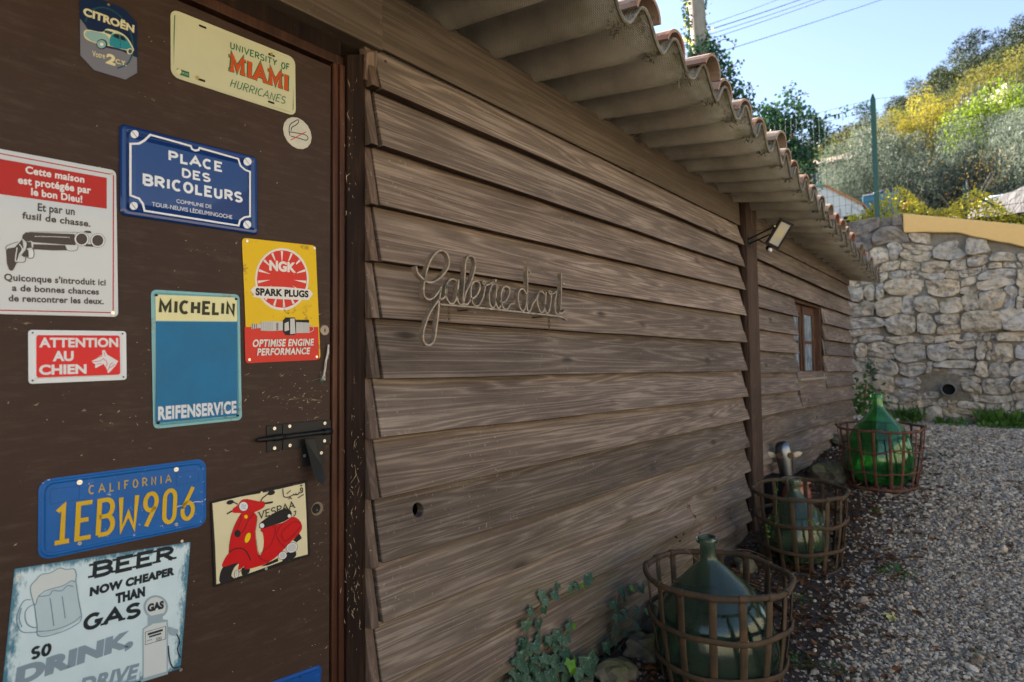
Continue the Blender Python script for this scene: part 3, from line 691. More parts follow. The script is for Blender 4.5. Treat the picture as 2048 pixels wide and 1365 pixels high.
class Sign:
    def __init__(s, name, label, cat, quad=None, X=0., mat=None, t=.0016, rad=.006, emboss=None, group='metal signs fixed to the door', plateshape=None, rect=None, polyw=None, metal=.0, anchor=None):
        s.X = X
        if quad:
            q = [onx(*p, X) for p in quad]; tl, tr, br, bl = q
            c = (tl+tr+br+bl)/4; u = ((tr-tl)+(br-bl)).normalized(); w = ((tr-tl).dot(u)+(br-bl).dot(u))/2
            v = Vector((1, 0, 0)).cross(u); h = ((tl-bl).dot(v)+(tr-br).dot(v))/2
        else: c, u, w, h = rect; v = Vector((1, 0, 0)).cross(u)
        s.w, s.h = w, h
        mt = Matrix((( u.x, v.x, 1.), (u.y, v.y, 0.), (u.z, v.z, 0.))).to_4x4(); mt.translation = c; s.mt = mt; s.inv = mt.inverted()
        s.root = thing(name, label, cat, group=group, mat=mt); s.t = t; s.lay = 0; s.mat = mat
        s.base(mat, rad, emboss, plateshape)
    def loc(s, px, py):
        p = s.inv @ onx(px, py, s.X+s.top); return (p.x, p.y)
    def raw(s, name, vs, fs, mat, z=None, lift=0.):
        s.lay += 1
        mb = MB(); zz = (s.top+.00012+.00004*s.lay+lift)
        mb.v = [(v[0], v[1], zz+(v[2] if len(v) > 2 else 0.)) for v in vs]; mb.f = fs; mb.m = [0]*len(fs)
        me = bpy.data.meshes.new(name); me.from_pydata(mb.v, [], mb.f); me.materials.append(mat)
        bm = bmesh.new(); bm.from_mesh(me); bmesh.ops.recalc_face_normals(bm, faces=bm.faces[:])
        for f in bm.faces:
            if f.normal.z < 0: f.normal_flip()
        bm.to_mesh(me); bm.free()
        o = bpy.data.objects.new(name, me); COL.objects.link(o); o.parent = s.root; WM[o.name] = s.mt; return o
    def outline(s, rad, inset=0., shape=None):
        if shape: 
            c = Vector((sum(p[0] for p in shape)/len(shape), sum(p[1] for p in shape)/len(shape)))
            return [(Vector(p)-c)*(1-inset*2/min(s.w, s.h))+c for p in shape]
        w, h = s.w/2-inset, s.h/2-inset; r = max(rad-inset*.6, .0008); o = []
        for cx, cy, a in ((w-r, h-r, 0), (-w+r, h-r, 90), (-w+r, -h+r, 180), (w-r, -h+r, 270)):
            for k in range(5): q = math.radians(a+22.5*k); o.append((cx+r*math.cos(q), cy+r*math.sin(q)))
        return o
    def base(s, mat, rad, emboss, shape):
        rings = [(0., .0002), (0., s.t)]
        if emboss: rings += emboss            # (inset, height) pairs
        rings = [(a, b) for a, b in rings]; mb = MB(); n = None
        for ins, z in rings:
            o = s.outline(rad, ins, shape); n = len(o); mb.v += [(p[0], p[1], z) for p in o]
        for r in range(len(rings)-1):
            for i in range(n): k = (i+1) % n; mb.f.append((r*n+i, r*n+k, (r+1)*n+k, (r+1)*n+i))
        mb.f += [tuple(range(n))[::-1], tuple(range((len(rings)-1)*n, len(rings)*n))]; mb.m = [0]*len(mb.f)
        me = bpy.data.meshes.new('plate'); me.from_pydata(mb.v, [], mb.f); me.materials.append(mat)
        o = bpy.data.objects.new('plate', me); COL.objects.link(o); o.parent = s.root; WM[o.name] = s.mt
        b = o.modifiers.new('bevel', 'BEVEL'); b.width = .0006; b.segments = 2; b.limit_method = 'ANGLE'; b.angle_limit = math.radians(25)
        s.top = rings[-1][1]; s.plate = o
    def text(s, txt, p0, p1, pt, mat, bold=.0, sp=1., name='lettering', lift=0.):
        vs, fs = text_mesh(txt, bold, sp); x0 = min(v.x for v in vs); x1 = max(v.x for v in vs)
        a = Vector(s.loc(*p0)); b = Vector(s.loc(*p1)); c = Vector(s.loc(*pt)); up = c-a; CH = .682+bold
        out = [a+(b-a)*((v.x-x0)/(x1-x0))+up*((v.y+bold*.5)/CH) for v in vs]
        return s.raw(name, out, fs, mat, lift=lift)
    def strokes(s, txt, p0, p1, pt, mat, w=.14, sp=.16, serif=0., sw=.1, lift=0., name='lettering', jit=0., xs=1.):
        """drawn capitals; p0..p1 baseline ends, pt cap top above p0 (photo pixels); w in cap heights"""
        a = Vector(s.loc(*p0)); b = Vector(s.loc(*p1)); c = Vector(s.loc(*pt)); up = c-a; hgt = up.length
        tot = sum((G[ch][0] if ch != ' ' else .3) for ch in txt)*xs+sp*(len(txt)-1); e = (b-a)/tot; asp = e.length/hgt
        x = 0.; V_, F2 = [], []
        for ch in txt:
            if ch == ' ': x += .3+sp; continue
            gw, st, sf = G[ch]
            lines = [[(p[0]*xs, p[1]) for p in l] for l in st]
            if serif:
                for (fx, fy) in sf: lines.append(('serif', fx*xs, fy))
            for l in lines:
                wd = w*hgt
                if l[0] == 'serif': pts = [(l[1]-serif/2, l[2]+(sw/2-.03 if l[2] < .5 else -sw/2+.03)), (l[1]+serif/2, l[2]+(sw/2-.03 if l[2] < .5 else -sw/2+.03))]; wd = sw*hgt
                else: pts = l
                j = random.uniform(-jit, jit)
                q = [a+e*(x+p[0])+up*(p[1]*(1-w*.0)+j) for p in pts]
                vs, fs = strip(q, wd); o = len(V_); V_ += [(v.x, v.y, len(F2)*2.5e-6) for v in vs]; F2 += [tuple(i+o for i in f) for f in fs]
            x += gw*xs+sp
        o = s.raw(name, V_, F2, mat, lift=lift)
        s.lay += 3
        return o
    def poly(s, pts, mat, name='picture', lift=0., px=True, smooth=0):
        P = [Vector(s.loc(*p)) if px else Vector(p) for p in pts]
        if smooth: P = smooth_path(P, smooth, True)
        tr = geometry.tessellate_polygon([[Vector((p.x, p.y, 0)) for p in P]])
        return s.raw(name, P, [tuple(t) for t in tr], mat, lift=lift)
    def line(s, pts, w, mat, name='picture_line', smooth=0, closed=False, px=True, lift=0.):
        P = [Vector(s.loc(*p)) if px else Vector(p) for p in pts]
        if smooth: P = smooth_path(P, smooth, closed)
        vs, fs = strip(P, w, closed); return s.raw(name, vs, fs, mat, lift=lift)
    def ell(s, cx, cy, rx, ry, mat, name='picture', rot=0., n=28, lift=0.):
        pts = [(cx+rx*math.cos(2*math.pi*i/n)*math.cos(rot)-ry*math.sin(2*math.pi*i/n)*math.sin(rot), cy+rx*math.cos(2*math.pi*i/n)*math.sin(rot)+ry*math.sin(2*math.pi*i/n)*math.cos(rot)) for i in range(n)]
        P = [Vector(s.loc(*p)) for p in pts]; return s.raw(name, P, [tuple(range(n))], mat, lift=lift)
    def screw(s, px, py, mat=None, r=.0038):
        x, y = s.loc(px, py); p = s.mt @ Vector((x, y, s.t+.0001))
        if mat is None: mat = M_['screw']
        o = mk('screw', MB().disc(p, (1, 0, 0), r, .0013, 12), mat, s.root)
        p2 = p+Vector((.00135, 0, 0)); mk('screw_slot', MB().box((p2.x, p2.y-r*.6, p2.z-.0003), (p2.x+.0003, p2.y+r*.6, p2.z+.0003)), M_['hole'], s.root)
    def hole(s, px, py, r=.0022, L=0., ang=0.):
        x, y = s.loc(px, py); n = 14; c, q = math.cos(ang), math.sin(ang)
        pts = []
        for i in range(n):
            a = 2*math.pi*i/n; ex = r*math.cos(a)+(L/2 if math.cos(a) > 0 else -L/2); ey = r*math.sin(a)
            pts.append((x+ex*c-ey*q, y+ex*q+ey*c))
        return s.raw('mounting_hole', pts, [tuple(range(n))], M_['hole'])
def paint(name, col, rough=.4, rust=0., dirt=.12, chips=None, coat=0.):
    t = NT(name); v = t.coord((1, 1, 1), False); n = t.noise(v, 9., 6, .65)
    c = t.mix(n, tuple(x*(1-dirt) for x in col), tuple(min(1, x*(1+dirt*.6)) for x in col))
    if rust:
        m = t.ramp(t.noise(v, 22., 9, .8), [(.555, 0.), (.61, 1.)]); e = t.noise(v, 4., 3)
        c = t.mix(t.math('MULTIPLY', t.math('MULTIPLY', m, t.ramp(e, [(.45, 0.), (.6, 1.)])), rust), c, (.15, .055, .025))
    if chips:
        m = t.ramp(t.noise(v, 60., 8, .75), [(.625, 0.), (.645, 1.)]); e = t.noise(v, 11., 3)
        c = t.mix(t.math('MULTIPLY', m, t.ramp(e, [(.47, 0.), (.56, 1.)])), c, chips)
    t.set(c, t.math('ADD', t.math('MULTIPLY', n, .15), rough), 0., .2); t.b.inputs['Coat Weight'].default_value = coat
    t.bump(n, .06, .004); return t.m
WHITE = paint('white_print', (.64, .67, .69)); BLACK = paint('black_print', (.012, .012, .014), .4); RED = paint('red_print', (.50, .012, .012)); 
DKB = paint('brown_black_print', (.062, .05, .046), .4); REDD = paint('deep_red_print', (.42, .022, .018))
# 1 octagonal car poster plate
pq = [(130+x/8.03, y/8.03) for x, y in ((232, 20), (300, -60), (520, -28), (830, 92), (960, 150), (1155, 380), (1162, 1180), (970, 1290), (465, 1138), (242, 900))]
cquad = [(157, -6), (274, 20), (275, 160), (160, 130)]
def octa():
    q = [onx(*p, 0.) for p in pq]; c = sum(q, Vector())/len(q); u = Vector((0, math.cos(.0), math.sin(.0)))
    mt_inv = lambda p: ((p-c).dot(u), (p-c).dot(Vector((1, 0, 0)).cross(u)))
    shp = [mt_inv(p) for p in q][::-1]
    return Sign('poster_plate', 'small eight-cornered dark blue and grey tin poster with a turquoise old car', 'sign', rect=(c, u, .12, .15), mat=paint('poster_navy', (.008, .020, .06), .22, coat=.4), t=.0012, plateshape=shp)
s = octa(); o = lambda x, y: (130+x/8.03, y/8.03)
GREY = paint('poster_grey', (.15, .155, .19), .3); CREAM = paint('cream_print', (.60, .56, .33), .35); TEAL = paint('teal_print', (.015, .21, .27), .3)
DTEAL = paint('dark_teal_print', (.01, .07, .10), .3); PALE = paint('pale_teal_print', (.22, .38, .38), .3)
s.poly([o(240, 300), o(330, 420), o(420, 560), o(620, 760), o(900, 820), o(1155, 930), o(1158, 1175), o(970, 1282), o(468, 1130), o(246, 895)], GREY, smooth=0)
s.line([o(330, 350), o(400, 190), o(560, 125), o(740, 160), o(920, 300), o(1050, 520), o(1090, 800), o(1010, 1020), o(840, 1100)], .0028, DTEAL, smooth=4)
s.poly([o(300, 560), o(345, 480), o(590, 520), o(660, 470), o(760, 480), o(900, 530), o(1010, 620), o(1090, 760), o(1105, 815), o(1060, 830), o(975, 810), o(715, 745), o(500, 700), o(350, 640)], CREAM, smooth=3)
s.poly([o(725, 600), o(790, 540), o(900, 560), o(990, 625), o(1075, 770), o(1085, 810), o(990, 800), o(720, 740)], TEAL, smooth=2)
s.poly([o(340, 500), o(580, 530), o(700, 600), o(700, 730), o(520, 690), o(350, 620)], PALE, smooth=2)
s.poly([o(625, 500), o(665, 490), o(775, 520), o(740, 565), o(640, 530)], DTEAL); s.poly([o(770, 590), o(800, 550), o(870, 565), o(870, 635)], BLACK); s.poly([o(890, 570), o(945, 595), o(985, 665), o(892, 640)], BLACK)
s.line([o(880, 570), o(890, 780)], .0006, BLACK)
s.ell(*o(590, 715), 88/8.03, 82/8.03, BLACK); s.ell(*o(585, 715), 70/8.03, 66/8.03, PALE); s.ell(*o(588, 718), 28/8.03, 26/8.03, WHITE)
s.ell(*o(1040, 830), 48/8.03, 50/8.03, CREAM); s.ell(*o(1045, 830), 32/8.03, 36/8.03, DTEAL)
s.line([o(330, 600), o(420, 665), o(520, 700)], .0008, CREAM); s.ell(*o(335, 560), 20/8.03, 30/8.03, PALE)
s.text('CITROËN', o(290, 245), o(1108, 530), o(296, 125), CREAM, .045, 1.02)
s.text('Votre', o(436, 908), o(640, 950), o(436, 818), CREAM, .01); s.text('2', o(650, 1015), o(805, 1062), o(668, 862), CREAM, .05); s.text('C.Y.', o(810, 1020), o(985, 1065), o(808, 950), CREAM, .03)
s.screw(217, 10, M_['brass'], .0024)
# 2 university plate
s = Sign('novelty_plate', 'cream novelty number plate with green border and orange lettering near the top of the door', 'number plate', [(343.4, 17.2), (590.8, 118.2), (590.3, 232.6), (338.1, 153.3)], mat=paint('cream_plate', (.50, .50, .33), .3), rad=.018, emboss=[(.0045, .0016), (.007, .0010)])
q = lambda x, y: (320+x/5.687, y/5.687)
GRN = paint('green_print', (.008, .13, .06)); ORG = paint('orange_print', (.52, .07, .012))
s.line([q(*p) for p in ((185, 142), (1515, 680), (1528, 700), (1512, 1270), (1495, 1285), (165, 868), (148, 840), (168, 158))], .0021, GRN, closed=True, name='border_line')
s.strokes('UNIVERSITY', q(795, 548), q(1325, 752), q(800, 480), GRN, .20, .13); s.strokes('OF', q(1378, 778), q(1470, 800), q(1380, 712), GRN, .20, .13)
s.strokes('MIAMI', q(792, 812), q(1455, 1036), q(797, 628), GRN, .34, .20, serif=.32, sw=.22, xs=1.0)
s.strokes('MIAMI', q(800, 808), q(1450, 1030), q(803, 632), ORG, .24, .22, serif=.30, sw=.13, lift=.0004)
s.strokes('HURRICANES', q(790, 985), q(1415, 1185), q(815, 905), GRN, .105, .10, jit=.05)
s.poly([q(190, 780), q(332, 825), q(330, 888), q(188, 842)], GRN); s.ell(*q(213, 820), 5, 5.4, CREAM); s.line([q(245, 822), q(320, 848)], .0006, CREAM); s.line([q(245, 836), q(320, 862)], .0006, CREAM)
for x, y in ((483, 308), (1268, 632), (470, 915), (1262, 1168)): s.hole(*q(x, y), .0026, .0125)
s.screw(*q(1265, 618), M_['brass'], .0045); s.screw(*q(420, 885), M_['brass'], .0048)
# 3 no smoking disc
c = onx(595, 267, 0.); r1 = (onx(595, 236, 0.)-c).length
s = Sign('no_smoking_disc', 'small round metal no-smoking disc with a struck-out pipe drawing', 'sign', rect=(c, Vector((0, 1, 0)), 2*r1, 2*r1), mat=plain('brushed_disc', (.50, .46, .34), .38, .6, var=.2), t=.0008, rad=r1*.999)
s.line([(582, 262), (584, 255), (591, 251), (597, 245), (596, 240), (588, 244), (580, 250), (578, 262), (580, 272)], .0022, BLACK, smooth=4)
s.line([(578, 264), (596, 267), (610, 270), (616, 276), (612, 281), (598, 277), (582, 273)], .0022, BLACK, smooth=4); s.line([(581, 281), (612, 264)], .0020, RED)
# 4 blue street-name sign
bl = lambda x, y: (x/2.844, y/2.844)
s = Sign('street_name_sign', 'large glossy blue enamelled street sign with white double border lettering', 'street sign', [(239, 245), (515, 318), (514, 469), (238, 433)], mat=paint('blue_enamel', (.006, .035, .16), .10, coat=.6, dirt=.2), t=.002, rad=.011, emboss=[(.004, .006), (.010, .0065), (.017, .0035), (.028, .0080)])
WB = paint('white_enamel', (.68, .72, .78), .2)
brd = [bl(*p) for p in ((855, 768), (1085, 832), (1092, 850), (1110, 858), (1128, 855), (1135, 843), (1355, 905), (1368, 945), (1395, 968), (1422, 978), (1422, 1232), (1390, 1237), (1365, 1255), (1357, 1285), (822, 1200), (812, 1160), (790, 1130), (742, 1113), (742, 820), (790, 818), (822, 800))]
s.line(brd, .0042, WB, closed=True, name='border_line')
s.strokes('PLACE', bl(958, 910), bl(1262, 975), bl(958, 862), WB, .28, .17, xs=1.); s.strokes('DES', bl(1034, 1004), bl(1194, 1035), bl(1034, 962), WB, .28, .17); s.strokes('BRICOLEURS', bl(812, 1048), bl(1375, 1150), bl(812, 994), WB, .28, .16)
s.text('COMMUNE DE', bl(1003, 1155), bl(1203, 1188), bl(1003, 1134), WB, .0); s.text('TOUR-NEUVIS LÉDEUMINGOCHE', bl(864, 1174), bl(1320, 1248), bl(864, 1150), WB, .0)
for x, y in ((765, 765), (1407, 921), (760, 1173), (1405, 1279)):
    s.ell(*bl(x, y), 8, 8, WB); s.line([bl(x-14, y-16), bl(x+12, y+17)], .0011, M_['black'])
s.screw(*bl(735, 737), M_['brass'], .0042); s.screw(*bl(1436, 913), M_['brass'], .0042)
# 5 white shotgun sign
g2 = lambda x, y: (x/2.731, 280+y/2.73)
s = Sign('warning_sign', 'large white plastic notice with a red heading block and a double-barrelled shotgun', 'sign', [(-22, 294), (233, 343), (234, 634), (-22, 629)], mat=paint('pale_plastic', (.50, .545, .58), .22, coat=.3, dirt=.06), t=.003, rad=.009)
s.line([g2(*p) for p in ((-38, 68), (612, 190), (620, 196), (618, 940), (610, 944), (-38, 930))], .0022, REDD, closed=True, name='border_line')
s.poly([g2(-38, 97), g2(583, 208), g2(583, 377), g2(-38, 292)], REDD, name='heading_block')
t5 = [('Cette maison', (138, 182), (460, 236), (140, 143), WHITE), ('est protégée par', (98, 238), (497, 295), (98, 197), WHITE), ('le bon Dieu!', (170, 302), (449, 344), (170, 263), WHITE),
      ('Et par un', (205, 388), (408, 412), (206, 346), DKB), ('fusil de chasse.', (120, 430), (494, 476), (122, 393), DKB),
      ('Quiconque s\'introduit ici', (22, 768), (577, 796), (22, 731), DKB), ('a de bonnes chances', (65, 825), (540, 846), (66, 790), DKB), ('de rencontrer les deux.', (46, 882), (566, 898), (46, 846), DKB)]
for tx, a, b, c_, m in t5: s.text(tx, g2(*a), g2(*b), g2(*c_), m, .032, 1.05)
gg = lambda x, y: (x/8.533, 430+y/8.533)
s.poly([gg(*p) for p in ((375, 400), (385, 345), (440, 300), (520, 300), (1270, 330), (1290, 520), (1100, 512), (560, 470), (540, 450), (430, 460))], DKB)
s.poly([gg(*p) for p in ((570, 500), (1110, 520), (1150, 608), (900, 610), (560, 590))], DKB); s.poly([gg(*p) for p in ((1440, 540), (1600, 548), (1560, 505), (1480, 500))], DKB)
s.poly([gg(*p) for p in ((100, 610), (130, 575), (250, 555), (330, 470), (380, 410), (400, 560), (370, 620), (300, 800), (225, 945), (190, 960), (150, 935), (115, 830))], DKB)
s.poly([gg(*p) for p in ((440, 460), (530, 465), (540, 560), (440, 580))], DKB); s.poly([gg(*p) for p in ((360, 690), (440, 590), (480, 600), (490, 720), (400, 720))], DKB)
s.line([gg(*p) for p in ((300, 560), (255, 640), (255, 790), (330, 815), (425, 800), (435, 720))], .0012, DKB, smooth=3); s.line([gg(*p) for p in ((330, 500), (380, 590), (330, 680), (300, 780), (260, 780), (290, 560))], .0014, WHITE, smooth=3)
s.line([gg(*p) for p in ((380, 420), (440, 480), (430, 570))], .0014, WHITE, smooth=3); s.poly([gg(*p) for p in ((490, 600), (570, 610), (570, 720), (490, 740))], WHITE); s.line([gg(*p) for p in ((440, 590), (500, 540), (570, 600), (572, 720), (520, 745), (450, 725))], .0012, DKB, smooth=3)
s.line([gg(*p) for p in ((590, 370), (900, 375), (1190, 388))], .0009, WHITE); s.line([gg(*p) for p in ((500, 294), (1330, 300))], .0008, DKB)
s.line([gg(*p) for p in ((1110, 525), (1140, 600), (1220, 620), (1310, 600), (1328, 535))], .0009, DKB, smooth=4); s.line([gg(*p) for p in ((100, 600), (105, 540), (190, 500), (310, 460))], .0009, DKB, smooth=3)
for cx, cy in ((1390, 415), (1665, 440)):
    s.ell(*gg(cx, cy), 128/8.53, 122/8.53, DKB); s.ell(*gg(cx, cy), 120/8.53, 115/8.53, WHITE); s.ell(*gg(cx, cy), 96/8.53, 95/8.53, DKB)
s.poly([gg(*p) for p in ((1430, 290), (1460, 272), (1540, 278), (1560, 320), (1480, 310))], DKB)
s.screw(*g2(610, 186), plain('cream_screw', (.55, .52, .40), .5), .0036); s.screw(*g2(616, 945), M_['screw'], .0038)
# 6 dog warning
at = lambda x, y: (50+x/9.31, 640+y/9.31)
s = Sign('dog_warning_sign', 'small red and white landscape sign with a dog head', 'sign', [(55.9, 660), (252, 663), (253, 759.8), (56.4, 768.6)], mat=paint('white_plastic', (.62, .67, .70), .25, dirt=.05), t=.0016, rad=.006, emboss=[(.009, .0020), (.011, .0034)])
RB = paint('bright_red_print', (.62, .012, .018), .25)
s.poly([at(*p) for p in ((208, 320), (245, 287), (1735, 293), (1765, 322), (1775, 990), (1745, 1022), (245, 1078), (210, 1045))], RB, name='red_panel')
s.strokes('ATTENTION'.replace('T', 'I') if False else 'A', at(270, 505), at(455, 505), at(270, 345), WHITE, .30) if False else None
s.text('ATTENTION', at(262, 512), at(1735, 505), at(262, 338), WHITE, .038, 1.02); s.text('AU', at(515, 768), at(905, 762), at(515, 588), WHITE, .042, 1.0); s.text('CHIEN', at(262, 1022), at(1145, 1000), at(262, 845), WHITE, .042, 1.0)
s.poly([at(*p) for p in ((1240, 770), (1350, 715), (1400, 670), (1440, 655), (1435, 575), (1480, 560), (1530, 650), (1735, 770), (1680, 860), (1590, 960), (1545, 998), (1525, 920), (1460, 820), (1390, 860), (1330, 892), (1300, 895), (1310, 825), (1265, 805))], WHITE)
for l in (((1250, 780), (1390, 770), (1460, 720), (1480, 760)), ((1330, 830), (1420, 810)), ((1470, 600), (1490, 680)), ((1500, 740), (1530, 830), (1500, 870)), ((1540, 950), (1590, 830), (1640, 800)), ((1570, 900), (1670, 830)), ((1380, 700), (1440, 670))): s.line([at(*p) for p in l], .0011, RB, smooth=3)
for p in ((142, 243), (1815, 260), (140, 1132), (1832, 1065)): s.hole(*at(*p), .0017)
# 7 tyre-service sign (its mascot is left out)
mi = lambda x, y: (280+x/3.102, 460+y/3.102)
s = Sign('tyre_service_sign', 'tall blue tin sign with a pale yellow head band and worn turquoise edges', 'sign', [(301, 580), (480, 589), (482, 841), (306, 858)], mat=paint('turquoise_tin', (.13, .36, .40), .2, rust=.8, coat=.4), t=.0018, rad=.011, emboss=[(.006, .0018), (.011, .0045)])
s.poly([mi(98, 568), mi(603, 572), mi(606, 1140), mi(596, 1152), mi(106, 1200), mi(98, 1190)], paint('azure_print', (.0005, .14, .30), .35, dirt=.35), name='blue_panel')
s.poly([mi(100, 402), mi(585, 420), mi(600, 432), mi(603, 568), mi(98, 564), mi(96, 410)], paint('pale_yellow_print', (.60, .58, .30), .2, dirt=.2, coat=.5), name='yellow_band')
OL = paint('olive_black_print', (.022, .026, .012), .3)
s.strokes('MICHELIN', mi(115, 512), mi(585, 524), mi(118, 440), OL, .27, .17, xs=1.0, lift=.0006)
s.text('REIFENSERVICE', mi(112, 1180), mi(598, 1136), mi(112, 1100), paint('worn_white_print', (.58, .62, .66), .3, rust=.6), .045, 1.08)
for p in ((100, 406), (596, 430), (112, 1198), (605, 1152)): s.hole(*mi(*p), .0026, .002)
# 8 spark plug sign
ng = lambda x, y: (480+x/4.405, 470+y/4.403)
s = Sign('spark_plug_sign', 'yellow and red tin sign with a round red emblem and a spark plug', 'sign', [(486.4, 476.8), (633.2, 491.4), (638.2, 719.7), (491, 726.5)], mat=paint('yellow_tin', (.68, .44, .006), .28, rust=1., dirt=.1), t=.0014, rad=.010)
NR = paint('signal_red_print', (.58, .028, .018), .28, rust=.5)
s.poly([ng(40, 812), ng(690, 812), ng(697, 1088), ng(680, 1102), ng(65, 1130), ng(48, 1112)], NR, name='red_panel')
WN = paint('offwhite_print', (.66, .64, .60), .3, rust=.35)
s.ell(*ng(369, 392), 237/4.405, 275/4.405, WN, 'emblem_ring'); s.ell(*ng(369, 390), 220/4.405, 254/4.405, NR, 'emblem_disc')
import itertools
for k in range(15):
    a = math.radians(-90+k*24+(7 if 5 < k < 10 else 0)); c0, c1 = (365, 345), (math.cos(a), math.sin(a)); r0 = .48; r1 = .985; da = .045
    s.poly([ng(369+220*r0*math.cos(a)*.98, 385+254*r0*math.sin(a)), ng(369+217*r1*math.cos(a-da), 390+252*r1*math.sin(a-da)), ng(369+217*r1*math.cos(a+da), 390+252*r1*math.sin(a+da))], WN, 'emblem_ray')
s.poly([ng(*p) for p in ((255, 225), (490, 235), (500, 345), (255, 320))], NR, 'emblem_disc')
s.text('NGK', ng(256, 312), ng(492, 332), ng(256, 226), WN, .05, 1.0)
s.poly([ng(*p) for p in ((125, 455), (610, 482), (612, 560), (560, 575), (150, 555), (122, 530))], WN, 'lettering_ground', smooth=2); s.text('SPARK PLUGS', ng(135, 532), ng(602, 552), ng(135, 470), BLACK, .055, 1.06, lift=.0001)
LG = paint('silver_print', (.48, .48, .46), .3); MG = paint('mid_grey_print', (.17, .17, .17), .3)
s.poly([ng(*p) for p in ((100, 782), (180, 790), (180, 765), (285, 762), (375, 765), (375, 842), (285, 848), (180, 845), (180, 820), (100, 832))], LG)
for k in range(6): s.line([ng(190+k*18, 764), ng(190+k*18, 846)], .0010, MG)
for k in range(3): s.line([ng(108+k*18, 784), ng(108+k*18, 830)], .0014, BLACK)
s.poly([ng(*p) for p in ((375, 755), (400, 728), (480, 728), (492, 760), (492, 860), (478, 884), (398, 884), (375, 850))], BLACK); s.poly([ng(*p) for p in ((440, 740), (478, 735), (486, 870), (440, 876))], LG); s.poly([ng(*p) for p in ((390, 780), (425, 765), (430, 840), (390, 850))], LG)
s.poly([ng(*p) for p in ((492, 748), (605, 750), (610, 864), (492, 866))], LG); s.poly([ng(*p) for p in ((492, 748), (605, 750), (606, 775), (492, 770))], BLACK)
for k in range(10): s.line([ng(500+k*11, 775), ng(500+k*11, 862)], .0005, MG)
s.line([ng(610, 800), ng(626, 805), ng(640, 815), ng(642, 840), ng(612, 858)], .0014, LG, smooth=3); s.line([ng(606, 790), ng(626, 792)], .0018, LG)
o = s.text('NGK', ng(334, 840), ng(334, 772), ng(316, 840), BLACK, .02)
s.text('OPTIMISE ENGINE', ng(104, 988), ng(642, 975), ng(112, 925), WN, .035, 1.08); s.text('PERFORMANCE', ng(146, 1063), ng(608, 1050), ng(154, 1003), WN, .035, 1.08)
for p in ((60, 55), (655, 118), (82, 1100), (675, 1075)): s.screw(*ng(*p), M_['screw'], .0034)
# 9 California plate
ca = lambda x, y: (60+x/5.535, 900+y/5.535)
s = Sign('licence_plate', 'battered blue number plate with embossed yellow characters 1EBW906', 'number plate', [(76.8, 960.8), (411.4, 916.4), (412, 1051.4), (74.8, 1122.4)], mat=paint('plate_blue', (.003, .105, .36), .3, dirt=.35, chips=(.42, .45, .50)), t=.0012, rad=.020, emboss=[(.003, .0012), (.0055, .0030), (.0085, .0030), (.0115, .0012)])
YL = paint('plate_yellow', (.58, .37, .015), .35, dirt=.2, chips=(.35, .42, .5))
s.strokes('CALIFORNIA', ca(650, 490), ca(1560, 358), ca(650, 400), paint('plate_ochre', (.48, .34, .06), .4, dirt=.4), .15, .48, lift=.0006)
big = s.strokes('1EBW906', ca(262, 1035), ca(1815, 748), ca(285, 635), YL, .125, .16, lift=.0012)
s.strokes('1EBW906', ca(265, 1042), ca(1820, 755), ca(288, 642), paint('plate_blue_shade', (.003, .045, .24), .35), .17, .155, lift=-.00006, name='emboss_shoulder') if False else None
for a in (((225, 440), (545, 400), (545, 550), (222, 605)), ((1620, 262), (1865, 222), (1868, 350), (1618, 395))): s.line([ca(*p) for p in a], .0007, paint('plate_line', (.003, .04, .2), .3), closed=True, name='sticker_box')
for p in ((548, 360), (1617, 218)): s.screw(*ca(*p), M_['screw'], .0050)
for p in ((548, 1035), (1618, 825)): s.screw(*ca(*p), plain('dull_screw', (.35, .36, .33), .5, .6), .0036)
s.line([ca(1590, 665), ca(1640, 625), ca(1760, 605), ca(1830, 575), ca(1900, 575), ca(1945, 545)], .0014, paint('scratch', (.55, .58, .62), .4), name='scratch_mark')
# 10 beer notice
be = lambda x, y: (x/4.475, 1060+y/4.475)
s = Sign('beer_sign', 'large pale blue distressed tin sign about beer and gas, below the blue number plate', 'sign', [(22.3, 1151.6), (372, 1075), (369.8, 1345), (3, 1432)], mat=None or (lambda: (lambda t: t)(0))() or paint('pale_blue_tin', (.40, .53, .58), .33, dirt=.14), t=.0014, rad=.002)
def edge_mat():
    t = NT('worn_blue_edge'); v = t.coord((1, 1, 1), False); n = t.noise(t.coord((3, 1, 1), False), 22., 9, .8)
    sx = t.n('ShaderNodeSeparateXYZ'); t.lk(v, sx.inputs[0])
    ax = t.math('DIVIDE', t.math('ABSOLUTE', sx.outputs[0]), s.w/2); ay = t.math('DIVIDE', t.math('ABSOLUTE', sx.outputs[1]), s.h/2)
    e = t.math('MAXIMUM', ax, ay); f = t.math('ADD', e, t.math('MULTIPLY', t.math('SUBTRACT', n, .5), .55))
    n2 = t.noise(v, 14., 6, .6)
    c = t.mix(t.ramp(f, [(.90, 0.), (.98, 1.)]), t.mix(n2, (.40, .56, .62), (.60, .73, .78)), (.04, .17, .25)); t.set(c, .35); return t.m
s.plate.data.materials[0] = edge_mat()
INK = paint('ink_print', (.010, .018, .024), .4); MB1 = paint('steel_blue_print', (.105, .205, .28), .4); SLT = paint('slate_print', (.19, .27, .33), .4); FO = paint('foam_print', (.52, .58, .58), .4); PG = paint('pump_grey_print', (.26, .36, .41), .4)
s.strokes('BEER', be(818, 425), be(1548, 262), be(828, 305), INK, .30, .12, serif=.32, sw=.17, xs=1.15); s.text('NOW CHEAPER', be(800, 595), be(1562, 400), be(805, 520), INK, .075, 1.1)
s.text('THAN', be(1033, 660), be(1298, 592), be(1033, 575), INK, .075, 1.08); s.strokes('GAS', be(748, 895), be(1245, 768), be(765, 775), INK, .30, .16, serif=.32, sw=.17, xs=1.15)
